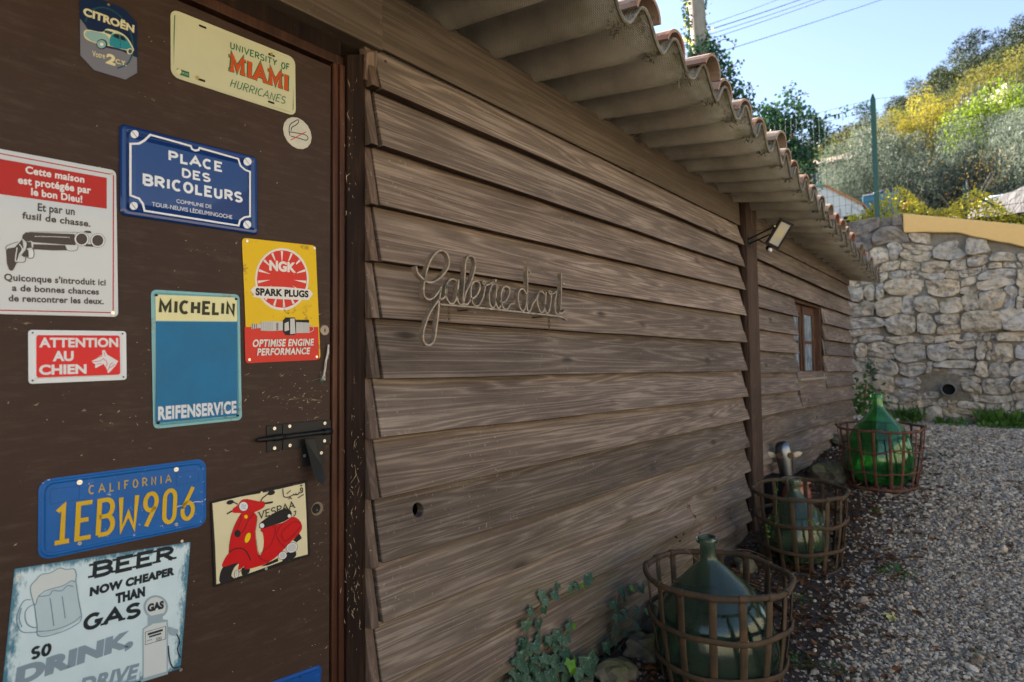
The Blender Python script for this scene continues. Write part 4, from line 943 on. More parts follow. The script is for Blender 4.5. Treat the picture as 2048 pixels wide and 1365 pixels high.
s.strokes('SO', be(278, 1155), be(445, 1110), be(290, 1062), INK, .30, .22)
s.text('DRINK,', be(130, 1400), be(1190, 1030), be(150, 1240), SLT, .07, 1.04)
s.text('DRIVE', be(700, 1470), be(1215, 1325), be(740, 1330), SLT, .045, 1.05)
# mug
s.poly([be(*p) for p in ((305, 640), (345, 948), (500, 925), (725, 800), (675, 440), (460, 520))], paint('mug_print', (.40, .52, .57), .4)); 
s.poly([be(*p) for p in ((300, 660), (270, 520), (320, 450), (370, 400), (450, 385), (530, 342), (590, 355), (660, 355), (680, 400), (665, 465), (640, 455), (560, 500), (470, 525), (400, 550), (340, 600), (318, 660))], FO, smooth=3)
mugl = [((300, 660), (270, 520), (320, 450), (370, 400), (450, 385), (530, 342), (590, 355), (660, 350), (682, 400), (668, 465), (640, 455), (560, 500), (470, 525), (400, 550), (340, 600), (318, 668), (300, 660)),
        ((305, 660), (330, 850), (345, 950), (500, 930), (660, 860), (728, 790), (700, 620), (675, 440)), ((330, 910), (480, 895), (640, 835), (722, 770)),
        ((275, 625), (215, 635), (165, 720), (148, 800), (165, 880), (215, 918), (330, 915)), ((305, 665), (245, 700), (222, 760), (240, 840), (290, 872), (325, 872)),
        ((345, 595), (440, 585), (470, 545), (550, 545), (600, 500), (655, 508)), ((445, 610), (462, 720), (480, 860)), ((555, 595), (570, 700), (582, 790)), ((190, 700), (170, 790), (195, 870))]
for l in mugl: s.line([be(*p) for p in l], .0014, MB1, smooth=4)
# pump
s.ell(*be(1392, 690), 110/4.475, 105/4.475, PG); s.ell(*be(1392, 690), 90/4.475, 87/4.475, FO); s.text('GAS', be(1318, 735), be(1465, 700), be(1318, 668), INK, .07)
s.poly([be(*p) for p in ((1320, 775), (1455, 745), (1455, 800), (1500, 805), (1500, 1270), (1275, 1340), (1275, 885), (1320, 850))], PG); s.poly([be(*p) for p in ((1285, 890), (1370, 840), (1488, 822), (1488, 1265), (1285, 1325))], FO)
s.line([be(*p) for p in ((1298, 915), (1480, 862), (1480, 975), (1298, 1028))], .001, INK, closed=True)
s.poly([be(*p) for p in ((1320, 925), (1455, 885), (1455, 905), (1320, 945))], INK); s.poly([be(*p) for p in ((1332, 950), (1440, 918), (1440, 934), (1332, 965))], INK)
for r_ in range(3):
    for c_ in range(4): x = 1395+c_*13; y = 966-c_*3.4+r_*11; s.poly([be(x, y), be(x+8, y-2), be(x+8, y+5), be(x, y+7)], INK)
s.line([be(1310, 993), be(1358, 980)], .001, INK)
s.poly([be(*p) for p in ((1505, 865), (1560, 885), (1590, 890), (1585, 930), (1545, 948), (1510, 925))], PG, smooth=2)
s.line([be(*p) for p in ((1578, 932), (1605, 1000), (1585, 1060), (1600, 1120), (1615, 1140))], .0024, INK, smooth=4); s.line([be(*p) for p in ((1502, 1035), (1510, 1130), (1530, 1210), (1560, 1235), (1600, 1225), (1620, 1210))], .0024, INK, smooth=4)
s.poly([be(*p) for p in ((1255, 1340), (1498, 1268), (1500, 1288), (1260, 1362))], PG)
for p in ((1628, 102), (158, 420), (1618, 1252)): s.screw(*be(*p), M_['screw'], .0030)
# 11 scooter painting
ve = lambda x, y: (410+x/5.689, 950+y/5.689)
s = Sign('scooter_painting', 'hand-painted panel of a red motor scooter on cream with a black edge', 'sign', [(420.2, 1002.7), (613.5, 960.8), (618.3, 1110.6), (426.7, 1175.8)], mat=paint('black_edge_paint', (.012, .011, .011), .35, chips=(.4, .4, .38)), t=.004, rad=.002)
s.poly([ve(*p) for p in ((85, 325), (400, 250), (640, 210), (1135, 95), (1155, 500), (1168, 905), (900, 975), (560, 1100), (130, 1247), (115, 800))], paint('cream_paint', (.62, .57, .36), .4), name='cream_ground')
VR = paint('scooter_red', (.52, .006, .010), .3)
def pv(pts, m, sm=3): return s.poly([ve(*p) for p in pts], m, smooth=sm)
pv(((175, 1235), (172, 1120), (230, 1030), (380, 1000), (330, 1060), (300, 1150), (330, 1185)), BLACK, 3); pv(((420, 1060), (505, 1060), (500, 1115), (420, 1145)), BLACK, 2)
pv(((880, 985), (900, 920), (960, 870), (1030, 870), (1035, 920), (1000, 950)), BLACK, 2); pv(((630, 1045), (720, 1000), (830, 945), (835, 985), (720, 1030)), BLACK, 0); pv(((1000, 745), (1070, 665), (1103, 720), (1040, 770)), BLACK, 0)
pv(((268, 880), (290, 700), (350, 540), (420, 430), (520, 410), (580, 450), (590, 520), (570, 650), (585, 800), (610, 915), (650, 880), (668, 760), (655, 660), (635, 615), (900, 540), (980, 478), (1040, 490), (1090, 540), (1103, 620), (1040, 700), (940, 800), (850, 900), (720, 1000), (600, 1045), (455, 1075), (440, 1000), (300, 950)), VR, 2)
pv(((200, 1050), (215, 970), (270, 890), (360, 845), (440, 860), (495, 920), (500, 990), (470, 1020), (375, 1085), (375, 1000)), VR, 3)
pv(((312, 430), (315, 385), (370, 345), (410, 290), (480, 275), (600, 300), (675, 305), (675, 365), (600, 410), (500, 445), (380, 435)), VR, 2)
pv(((612, 575), (640, 535), (760, 450), (870, 395), (950, 390), (985, 430), (975, 480), (900, 530), (760, 580), (650, 613), (620, 605)), BLACK, 3)
s.ell(*ve(437, 360), 54/5.69, 56/5.69, BLACK); s.ell(*ve(437, 360), 49/5.69, 51/5.69, WHITE)
for yy in (345, 362, 382): s.line([ve(410, yy), ve(430, yy-6), ve(445, yy+4), ve(465, yy-4)], .0008, BLACK, smooth=3)
s.ell(*ve(646, 578), 26/5.69, 27/5.69, WHITE); s.ell(*ve(957, 468), 18/5.69, 20/5.69, WHITE); s.ell(*ve(369, 668), 36/5.69, 42/5.69, BLACK)
YV = paint('lamp_yellow', (.80, .48, .005), .3); s.ell(*ve(484, 716), 33/5.69, 66/5.69, BLACK, rot=.35); s.ell(*ve(484, 716), 29/5.69, 61/5.69, YV, rot=.35); s.ell(*ve(464, 476), 20/5.69, 22/5.69, YV)
for cx, cy, rx, ry, ro in ((985, 828), (880, 918)) and ((985, 828, 70, 58, -.5), (880, 918, 52, 46, -.5), (357, 1128, 26, 46, .1)):
    s.ell(*ve(cx, cy), rx/5.69, ry/5.69, BLACK, rot=ro); s.ell(*ve(cx, cy), (rx-5)/5.69, (ry-5)/5.69, WHITE, rot=ro); s.ell(*ve(cx, cy), (rx-16)/5.69, (ry-14)/5.69, LG, rot=ro)
for l, w_ in ((((270, 885), (330, 845), (400, 835), (460, 865), (500, 930), (515, 975)), .0022), (((400, 445), (405, 520), (360, 620)), .0010), (((560, 430), (490, 520), (450, 610), (405, 670)), .0010), (((790, 575), (795, 660), (740, 800), (610, 915), (660, 970), (720, 985)), .0009), (((1085, 550), (1000, 535), (880, 650), (870, 690), (910, 755), (1010, 680), (1095, 570)), .0009), (((905, 530), (820, 640), (830, 740), (910, 830)), .0009), (((268, 880), (290, 700), (350, 540), (410, 450)), .0008), (((585, 460), (592, 520), (572, 650), (587, 800), (612, 912)), .0008), (((380, 1110), (460, 1035)), .0014)):
    s.line([ve(*p) for p in l], w_, BLACK, smooth=4)
s.line([ve(370, 335), ve(310, 305)], .0024, BLACK); s.ell(*ve(282, 312), 42/5.69, 25/5.69, BLACK, rot=-.3); s.line([ve(305, 410), ve(245, 445)], .0034, BLACK); s.line([ve(630, 300), ve(650, 265), ve(710, 218)], .003, BLACK); s.ell(*ve(750, 205), 44/5.69, 26/5.69, BLACK, rot=-.3); s.line([ve(678, 325), ve(768, 310)], .0045, BLACK)
s.strokes('VESPAA', ve(610, 500), ve(1015, 372), ve(606, 425), BLACK, .16, .12, serif=.26, sw=.09)
for l in (((1005, 420), (1028, 412), (1022, 450), (1000, 472)), ((880, 158), (885, 210), (895, 250), (940, 255)), ((940, 255), (975, 240), (1000, 228), (1050, 225), (1065, 200)), ((1065, 200), (1085, 205), (1105, 190), (1105, 155), (1085, 150), (1085, 180), (1110, 185)), ((925, 215), (970, 178)), ((1052, 263), (1118, 222)), ((1075, 130), (1090, 115), (1100, 128)), ((945, 278), (965, 258), (982, 275)), ((1000, 215), (1010, 230)), ((1025, 208), (1035, 225))): s.line([ve(*p) for p in l], .0023, BLACK, smooth=3)
s.screw(*ve(642, 204), M_['screw'], .0030); s.screw(*ve(695, 1068), plain('dull_screw2', (.3, .38, .36), .5, .6), .0034)
# 12 lower blue plate, mostly below the picture
tr_ = onx(643, 1328, 0.); u = (onx(643, 1328, 0.)-onx(551, 1361, 0.)).normalized(); v_ = Vector((1, 0, 0)).cross(u)
s = Sign('blue_plate', 'plain blue number plate low on the door beneath the scooter painting', 'number plate', rect=(tr_-u*.1524-v_*.0762, u, .3048, .1524), mat=paint('plate_blue_two', (.006, .075, .30), .3, dirt=.3, chips=(.4, .43, .48)), t=.0012, rad=.014, emboss=[(.003, .0012), (.0055, .0026), (.0085, .0026), (.0115, .0012)])
s.hole(600, 1354, .0026); s.strokes('I', (636, 1355), (639, 1354), (636, 1342), YL, .2)
bpy.data.objects.remove(_to)
# ---------------------------------------------------------------- iron lettering on the wall
XL = .088
gl = lambda x, y: onx(820+x/5.688, 480+y/5.688, XL)
gal = thing('iron_lettering', 'rusty flat-bar iron script reading Galerie d\'art, standing off the weatherboards on two brackets', 'sign', tuple(gl(900, 700)))
def bar(name, pts, closed=False, k=5, depth=.019, th=.0056, parent=gal, mat=None):
    P = [gl(*p) for p in pts]; P = smooth_path([(p.y, p.z) for p in P], k, closed) if k else [Vector((p.y, p.z)) for p in P]
    vs, _ = strip([tuple(p) for p in P], th, closed); L = len(vs)//2; mb = MB()
    for X in (XL, XL-depth): mb.v += [(X, v[0], v[1]) for v in vs]
    o = 2*L
    for i in range(L if closed else L-1):
        a, b = 2*i, 2*((i+1) % L); mb.f += [(a, a+1, b+1, b), (o+a, o+b, o+b+1, o+a+1), (a, b, o+b, o+a), (a+1, o+a+1, o+b+1, b+1)]
    if not closed: mb.f += [(0, o, o+1, 1), (2*L-2, 2*L-1, o+2*L-1, o+2*L-2)]
    mb.m = [0]*len(mb.f); return mk(name, mb, mat or M_['bar'], parent, bevel=.0005)
bar('letter', [(72, 300), (95, 385), (150, 440), (190, 475), (240, 485), (300, 465), (370, 410), (430, 330), (450, 250), (435, 180), (400, 135), (350, 122), (300, 150), (250, 210), (210, 300), (180, 420), (165, 500), (160, 590), (175, 650), (220, 680), (270, 660), (320, 605), (358, 540), (355, 570), (335, 720), (325, 850), (305, 1000), (290, 1110), (265, 1170), (225, 1198), (180, 1185), (155, 1130), (160, 1040), (185, 950), (225, 850), (275, 760), (330, 690), (390, 660), (420, 600), (415, 520)])
bar('letter', [(540, 470), (500, 448), (460, 455), (425, 500), (410, 570), (415, 640), (440, 700), (475, 730), (510, 710), (540, 640), (551, 565)])
bar('letter', [(556, 455), (549, 560), (543, 640), (550, 700), (580, 738), (610, 722), (640, 600), (690, 500), (738, 350), (748, 260), (728, 200), (690, 182), (655, 200), (635, 270), (630, 360), (622, 480), (612, 600), (608, 680), (620, 725), (645, 738), (680, 705), (700, 660)])
bar('letter', [(690, 680), (745, 650), (790, 580), (800, 520), (780, 478), (745, 470), (712, 500), (695, 570), (700, 650), (715, 715), (750, 755), (790, 740), (830, 670), (852, 580), (858, 510), (850, 475), (828, 478), (835, 498), (862, 515), (910, 505), (950, 485), (925, 540), (905, 610), (905, 680), (918, 745), (945, 772), (970, 745), (984, 655)])
bar('letter', [(992, 512), (985, 620), (982, 700), (992, 755), (1015, 780), (1040, 745)])
bar('letter', [(1028, 700), (1075, 710), (1120, 650), (1138, 580), (1120, 540), (1085, 532), (1055, 560), (1040, 640), (1045, 710), (1062, 770), (1090, 792), (1120, 775), (1150, 735), (1190, 725)])
mb = MB().disc(gl(978, 463)-V(.019, 0, 0), (1, 0, 0), .0048, .019, 16); mk('letter_dot', mb, M_['bar'], gal)
bar('letter', [(1330, 620), (1300, 570), (1270, 560), (1240, 600), (1235, 680), (1250, 760), (1280, 808), (1310, 790), (1330, 700), (1337, 610)])
bar('letter', [(1342, 300), (1340, 600), (1335, 760), (1350, 815), (1375, 800), (1400, 730), (1435, 680), (1465, 610), (1485, 588)])
bar('letter', [(1532, 620), (1500, 588), (1470, 610), (1452, 680), (1465, 770), (1495, 825), (1525, 810), (1544, 735)])
bar('letter', [(1550, 592), (1543, 720), (1540, 790), (1555, 838), (1580, 820), (1600, 740), (1612, 650), (1605, 590), (1580, 588), (1598, 618), (1640, 610), (1672, 590), (1655, 680), (1650, 780), (1668, 840), (1695, 848), (1715, 800), (1724, 640), (1726, 376)])
bar('letter', [(1712, 790), (1718, 840), (1740, 830), (1770, 798)]); bar('letter_accent', [(1350, 340), (1370, 370), (1352, 410)], depth=.012)
bar('letter_accent', [(1738, 496), (1772, 498)], k=0, depth=.018)
bar('base_bar', [(348, 735), (620, 757), (1000, 793), (1400, 838), (1650, 864), (1740, 882), (1788, 912)], depth=.014, th=.0062)
for (x, y, xe_) in ((515, 775, 540), (1360, 856, 1380)):
    p = gl(x, y); w0 = onx(820+xe_/5.688, 480+(y+105)/5.688, .03)
    mb = MB().box((.026, w0.y-.009, w0.z-.006), (.031, w0.y+.007, p.z+.004)).box((.026, w0.y-.009, p.z-.003), (XL-.002, w0.y+.007, p.z+.001))
    mk('bracket', mb, M_['rust'], gal, bevel=.0008); mk('screw', MB().disc((.031, w0.y-.001, w0.z+.008), (1, 0, 0), .0035, .0015, 12), M_['screw'], gal)
for x, y in ((470, 770), (1605, 875)):
    p = gl(x, y); mb = MB()
    for k in range(3):
        c = p-V(.010, 0, .008+.0175*k); q = [c+V(.0035*math.cos(a)*(1 if k % 2 else .2), .0035*math.cos(a)*(.3 if k % 2 else 1), .0105*math.sin(a)) for a in [i*math.pi/6 for i in range(12)]]
        mb.tube(q, .0011, 6, closed=True)
    mk('chain', mb, M_['rust'], gal, smooth=True)
# ---------------------------------------------------------------- floodlight
YF = 4.16
cb = lambda x, y: (1480+x/4.875, 400+y/4.875)
fc = ony(*cb(388, 330), YF); fn = Vector((.42, -.80, -.30)).normalized()
q4 = [onplane(*cb(*p), fc, fn) for p in ((375, 170), (498, 228), (400, 498), (277, 438))]
c = sum(q4, Vector())/4; u = ((q4[1]-q4[0])+(q4[2]-q4[3])).normalized(); w = ((q4[1]-q4[0]).length+(q4[2]-q4[3]).length)/2; v = fn.cross(u); hh = ((q4[0]-q4[3]).length+(q4[1]-q4[2]).length)/2
mt = Matrix(((u.x, v.x, fn.x), (u.y, v.y, fn.y), (u.z, v.z, fn.z))).to_4x4(); mt.translation = c
fl = thing('floodlight', 'tilted black floodlight with pale lens and motion sensor on the dark post under the eaves', 'floodlight', mat=mt)
def lmk(name, boxes, mat, bev=.002, sm=False):
    mb = MB()
    for lo, hi in boxes: mb.box(lo, hi)
    mb.v = [tuple(mt @ Vector(p)) for p in mb.v]; return mk(name, mb, mat, fl, bevel=bev)
lmk('housing', [((-w/2, -hh/2, -.032), (w/2, hh/2, -.004))]+[((-w/2+.012, -hh/2+.02+k*.02, -.048), (w/2-.012, -hh/2+.026+k*.02, -.0325)) for k in range(8)], M_['black'])
r = .013
lmk('bezel', [((-w/2, -hh/2, -.0035), (-w/2+r, hh/2, .003)), ((w/2-r, -hh/2, -.0035), (w/2, hh/2, .003)), ((-w/2+r, -hh/2, -.0035), (w/2-r, -hh/2+r*1.3, .0028)), ((-w/2+r, hh/2-r*1.3, -.0035), (w/2-r, hh/2, .0028))], M_['black'], .001)
lensm = NT('frosted_lens'); lensm.set((.42, .40, .32), .3); lensm.b.inputs['Coat Weight'].default_value = .5
lmk('lens', [((-w/2+r, -hh/2+r*1.3, -.0034), (w/2-r, hh/2-r*1.3, -.0005))], lensm.m, 0)
lmk('led_panel', [((-w/4, -hh*.12, -.0004), (w*.22, hh*.2, .0001))], plain('led_yellow', (.48, .42, .25), .4), 0)
br = MB(); pA = mt @ Vector((-w/2-.003, .03, -.02)); pB = Vector((.062, PY0+.03, c.z-.02))
br.box((.0625, PY0+.01, c.z-.055), (.066, PY0+.07, c.z+.0)); br.tube([Vector((.066, PY0+.03, c.z-.01)), pA], .0055, 6); br.tube([Vector((.066, PY0+.04, c.z-.04)), mt @ Vector((-w/2-.003, -.03, -.03))], .0055, 6)
mk('light_bracket', br, M_['black'], fl); mk('bracket_bolt', MB().disc(pA, (.4, -.9, 0), .006, .004, 8), M_['brass'], fl)
ps = mt @ Vector((0, -hh/2-.022, -.02)); mk('sensor_body', MB().lathe([(.004, -.03), (.017, -.026), (.019, 0), (.017, .004)], ps, 16, (Vector((.5, -.5, -.65)))), M_['black'], fl, smooth=True)
mk('sensor_dome', MB().lathe([(.015, .004), (.0135, .013), (.008, .019), (.0005, .021)], ps, 16, Vector((.5, -.5, -.65))), plain('white_dome', (.7, .7, .7), .3), fl, smooth=True)
mk('sensor_stem', MB().tube([mt @ Vector((0, -hh/2, -.02)), ps], .006, 8), M_['black'], fl)
cab = MB(); cab.tube(smooth_path([Vector((.05, PY0+.12, 1.085+H)), Vector((.075, PY0+.05, 1.06+H)), Vector((.10, PY0+.05, c.z+.05)), pA], 5), .0028, 6); mk('light_cable', cab, plain('brown_cable', (.10, .06, .03), .5), fl, smooth=True)
# ---------------------------------------------------------------- demijohns in iron baskets
def basket(loc, R, hgt, label, nst=16, mat='rust', tilt=(0, 0), hoops=(.36, .70), bw=.024, broken=None, rim=.011, bot=.80, wavy=0., rot=0.):
    T = Matrix.Translation(Vector(loc)) @ Matrix.Rotation(tilt[0], 4, 'X') @ Matrix.Rotation(tilt[1], 4, 'Y'); 
    t = thing('iron_basket', label, 'basket', tuple(loc), group='rusty iron demijohn baskets')
    def prof(f): return R*(1-(1-bot)*(f**1.25)) + R*.02*math.sin(f*math.pi)
    def pt(a, f, dr=0., wb=0.):
        r = prof(f)+dr; sd = loc[0]*9
        r += R*.018*noise.noise(Vector((math.cos(a)*1.5+sd, math.sin(a)*1.5, f)))
        z = hgt*(1-f)+wb*noise.noise(Vector((math.cos(a)*2.+sd, math.sin(a)*2., f*3)))
        return T @ Vector((math.cos(a)*r, math.sin(a)*r, z))
    N = 64
    mk('rim', MB().tube([pt(2*math.pi*i/N, 0, 0, .012) for i in range(N)], rim, 10, closed=True), M_[mat], t, smooth=True)
    for f in hoops:
        up = T.to_3x3() @ Vector((0, 0, 1))
        mk('hoop', MB().tube([pt(2*math.pi*i/N, f, .0045, .010+wavy) for i in range(N)], .011 if bw > .02 else .0055, 8, closed=True, up=up, flat=(1., .45)), M_[mat], t, smooth=True)
    mk('base_ring', MB().tube([pt(2*math.pi*i/N, 1.0, .004, .004) for i in range(N)], .012, 8, closed=True, up=T.to_3x3() @ Vector((0, 0, 1)), flat=(1., .5)), M_[mat], t, smooth=True)
    for k in range(nst):
        a = 2*math.pi*(k+.5)/nst+rot+random.uniform(-.03, .03); lean = random.uniform(-.05, .05); f0 = .0 if k != broken else .36
        pts = [pt(a+lean*f, f, -.004, 0) for f in [f0+(1-f0)*i/9 for i in range(10)]]
        rad = T.to_3x3() @ Vector((math.cos(a), math.sin(a), 0))
        mk('stave', MB().tube(pts, bw*.62, 8, up=rad, flat=(.26, 1.)), M_[mat], t, smooth=True)
        if k != broken:
            c0 = pt(a, .0, 0, .012); mk('stave_wrap', MB().tube([c0-Vector((-math.sin(a), math.cos(a), 0))*bw*.55, c0+Vector((-math.sin(a), math.cos(a), 0))*bw*.55], rim+.0028, 10), M_[mat], t, smooth=False)
    mb = MB()
    for k in range(3): a = math.pi*k/3; mb.tube([pt(a, 1., -.002), pt(a+math.pi, 1., -.002)], .008, 6, flat=(.5, 1))
    mk('base_bar', mb, M_[mat], t)
    return t, T
def demijohn(loc, Rb, hgt, label, mat, tilt=(0, 0), neck=.030):
    P = [(.0, .012), (.55, .004), (.74, .0), (.86, .030), (.96, .11), (1.0, .22), (.995, .30), (.95, .40), (.89, .49), (.78, .575), (.62, .655), (.45, .72), (.31, .775)]
    pr = [(Rb*r, hgt*z) for r, z in P]+[(neck*1.25, hgt*.83), (neck*1.04, hgt*.87), (neck*.98, hgt*.945), (neck*1.0, hgt*.955), (neck*1.34, hgt*.960), (neck*1.40, hgt*.975), (neck*1.34, hgt*.992), (neck*1.1, hgt*1.0)]
    outer = smooth_path([Vector(p) for p in pr], 3)
    inner = [Vector((max(p[0]-.0045, .0), p[1]+(.006 if i < 4 else 0.))) for i, p in enumerate(pr)][:-4]+[Vector((neck*.78, hgt*.96)), Vector((neck*.86, hgt*.998))]
    inner = smooth_path(inner, 3)[::-1]
    T = Matrix.Translation(Vector(loc)) @ Matrix.Rotation(tilt[0], 4, 'X') @ Matrix.Rotation(tilt[1], 4, 'Y')
    mb = MB().lathe([(max(p.x, .0004), p.y) for p in outer+inner], (0, 0, 0), 64); mb.v = [tuple(T @ Vector(p)) for p in mb.v]
    t = thing('demijohn', label, 'glass bottle', loc, group='large glass demijohns')
    mk('bottle_body', mb, M_[mat], t, smooth=True); 
    return t
b1c = (.475, 2.40, gz(.475, 2.4)-.012); b2c = (.42, 3.82, gz(.42, 3.82)+.0); b3c = (.62, 5.22, gz(.62, 5.22)+.01)
basket(b1c, .272, .43, 'nearest and largest rusty strap-iron basket, with a broken stave, by the ivy', 16, tilt=(.02, .0), broken=9, rot=.1)
demijohn((b1c[0]-.005, b1c[1], b1c[2]+.02), .232, .55, 'dark bottle-green demijohn in the nearest basket', 'glass_dark', (.03, -.05))
basket(b2c, .247, .42, 'middle rusty basket of the row, standing in front of the wooden post', 16, tilt=(.07, .0), hoops=(.36, .72), bw=.021, rot=.3)
demijohn((b2c[0]-.015, b2c[1]-.01, b2c[2]+.02), .168, .455, 'small grey-green demijohn in the middle basket', 'glass_mid', (.02, -.03), .027)
basket(b3c, .278, .42, 'farthest rusty basket of the row, with thin wavy hoops, near the shed corner', 18, 'rust2', tilt=(.05, 0), hoops=(.36, .72), bw=.017, rim=.0085, bot=.80, wavy=.02)
demijohn((b3c[0]-.01, b3c[1], b3c[2]+.02), .222, .64, 'bright emerald green demijohn in the farthest basket', 'glass_green', (.0, .0), .034)
# metal animal head and pot behind the middle basket
sp = (.12, 4.62); ga = gz(*sp); hz = H-.60
anim = thing('metal_animal_head', 'polished metal animal head with two pale ears and rusty eye discs behind the middle basket', 'garden ornament', (*sp, ga))
chrome = NT('polished_steel'); chrome.set((.17, .18, .19), .33, 1.); chrome.bump(chrome.noise(chrome.coord((1, 1, 1), False), 30., 4), .15, .004)
ax_ = Vector((-.10, .0, 1.)).normalized(); hb = Vector((sp[0]+.03, sp[1]-.02, ga)); HL = hz+.065-ga
hpr = [(.028, 0), (.030, HL-.42), (.036, HL-.34), (.044, HL-.25), (.051, HL-.17), (.056, HL-.10), (.055, HL-.06), (.049, HL-.03), (.037, HL-.011), (.020, HL-.002), (.0005, HL)]
mk('head', MB().lathe([(p.x, p.y) for p in smooth_path([Vector(p) for p in hpr], 3)], hb, 28, ax_), chrome.m, anim, smooth=True); hp = [None]*4+[hb+ax_*(HL-.075)]
earm = plain('bone_ear', (.45, .38, .25), .6)
for sx_ in (-1, 1):
    e0 = hp[4]+V(.75*.055*sx_, .66*.055*sx_, -.03); e1 = hp[4]+V(.75*.135*sx_, .66*.135*sx_, -.01)
    mk('ear', MB().tube([e0, e0.lerp(e1, .35), e0.lerp(e1, .75), e1], [.007, .022, .018, .004], 12, up=V(0, 0, 1), flat=(1., .35)), earm, anim, smooth=True)
    mk('eye_disc', MB().disc(hp[4]+V(.60*.050*sx_+.022, .42*.050*sx_-.050, -.02), (.55+.4*sx_, -.8, .1), .021, .010, 16), M_['rust'], anim)
pt_ = (.235, 4.42); gp = gz(*pt_)
pot = thing('terracotta_pot', 'glazed terracotta pot with a thick rim behind the middle basket', 'flower pot', (*pt_, gp))
mk('pot_body', MB().lathe([(.06, 0), (.085, .06), (.10, .13), (.092, .20), (.078, .235), (.082, .245)], (*pt_, gp), 28), NT('glazed_clay').set((.24, .075, .05), .22).m, pot, smooth=True)
mk('pot_rim', MB().lathe([(.080, .243), (.094, .250), (.097, .262), (.088, .272), (.074, .268), (.070, .235), (.068, .10), (.001, .09)], (*pt_, gp), 28), plain('clay_rim', (.33, .17, .11), .7), pot, smooth=True)
mk('dark_box', MB().box((.0, 4.36, gz(.1, 4.5)), (.20, 4.60, gz(.1, 4.5)+.24)), M_['black'], thing('black_crate', 'black plastic crate low against the shed behind the middle basket', 'crate', (.1, 4.48, gz(.1, 4.5))))
bpy.data.objects['dark_box'].name = 'crate_body'
# ---------------------------------------------------------------- rocks at the wall foot
def rock(c, r, sq=(1, 1, .7), seed=0., sub=2, rough=.35):
    bm = bmesh.new(); bmesh.ops.create_icosphere(bm, subdivisions=sub, radius=1.); mb = MB()
    for v in bm.verts:
        p = v.co; k = 1+rough*noise.noise(p*1.3+Vector((seed, 0, 0)))+.12*noise.noise(p*4+Vector((seed, 3, 0)))
        for ax in range(3):
            lim = .78+.1*math.sin(seed*7+ax)
            p = Vector([max(-lim, min(lim, q)) if i == ax else q for i, q in enumerate(p)])
        mb.v.append((c[0]+p.x*k*r*sq[0], c[1]+p.y*k*r*sq[1], c[2]+p.z*k*r*sq[2]))
    mb.f = [tuple(v.index for v in f.verts) for f in bm.faces]; mb.m = [0]*len(mb.f); bm.free(); return mb
rocks = [((1235, 1345), .075, 'moss', 'squarish rock in front of the ivy at the shed foot'), ((1290, 1290), .085, 'moss', 'mossy rock between the ivy and the nearest basket'), ((1330, 1235), .10, 'moss', 'dark upright rock against the nearest basket on its left'),
         ((1175, 1375), .055, 'moss', 'low rock at the bottom edge below the ivy'), ((1490, 1130), .07, 'moss', 'yellow-green mossy rock behind the nearest basket'), ((1655, 925), .13, 'moss', 'large mossy boulder between the middle and the farthest basket'),
         ((1625, 965), .10, 'moss', 'smaller mossy boulder behind the rim of the middle basket'), ((1690, 880), .12, 'moss', 'yellowish boulder behind the farthest basket'), ((1705, 850), .09, 'moss', 'small boulder at the foot of the shed corner'), ((1545, 1095), .07, 'moss', 'small mossy rock at the foot of the wooden post')]
for k, (px, r, m, lb) in enumerate(rocks):
    z = 0.1
    for _ in range(6): p = onz(*px, z); z = gz(p.x, p.y)+r*.45
    o_ = mk('rock', rock((max(p.x, .03+r*.6), p.y, z-.02), r, (1, 1.1, .85), k*3.1, 3, .5), M_[m], None, smooth=False); tag(o_, lb, 'rock', 'rocks along the shed foot')
# ---------------------------------------------------------------- ivy on the weatherboards
IV = [(0, -.02), (.18, -.16), (.46, -.20), (.47, .08), (.66, .34), (.38, .42), (.22, .62), (0, .92), (-.22, .62), (-.38, .42), (-.66, .34), (-.47, .08), (-.46, -.20), (-.18, -.16)]
ivym = bpy.data.meshes.new('ivy_leaf')
vv = [(x, y, -.10*abs(x)-.06*y*y) for x, y in IV]+[(0, .3, .05)]
ivym.from_pydata(vv, [], [(i, (i+1) % 14, 14) for i in range(14)]); ivym.materials.append(M_['ivy'])
vein = bpy.data.meshes.new('leaf_vein'); vn = []; vf = []
for x, y in ((0, .92), (.52, .32), (-.52, .32), (.42, -.16), (-.42, -.16)):
    d = Vector((x, y)); n_ = Vector((-d.y, d.x)).normalized()*.016; b = len(vn); vn += [(n_.x, n_.y, .028), (-n_.x, -n_.y, .028), (x, y, -.10*abs(x)-.06*y*y+.02)]; vf.append((b, b+1, b+2))
vein.from_pydata(vn, [], vf); vein.materials.append(M_['ivy_vein'])
ivym2 = ivym.copy(); ivym2.materials[0] = M_['ivy_young']
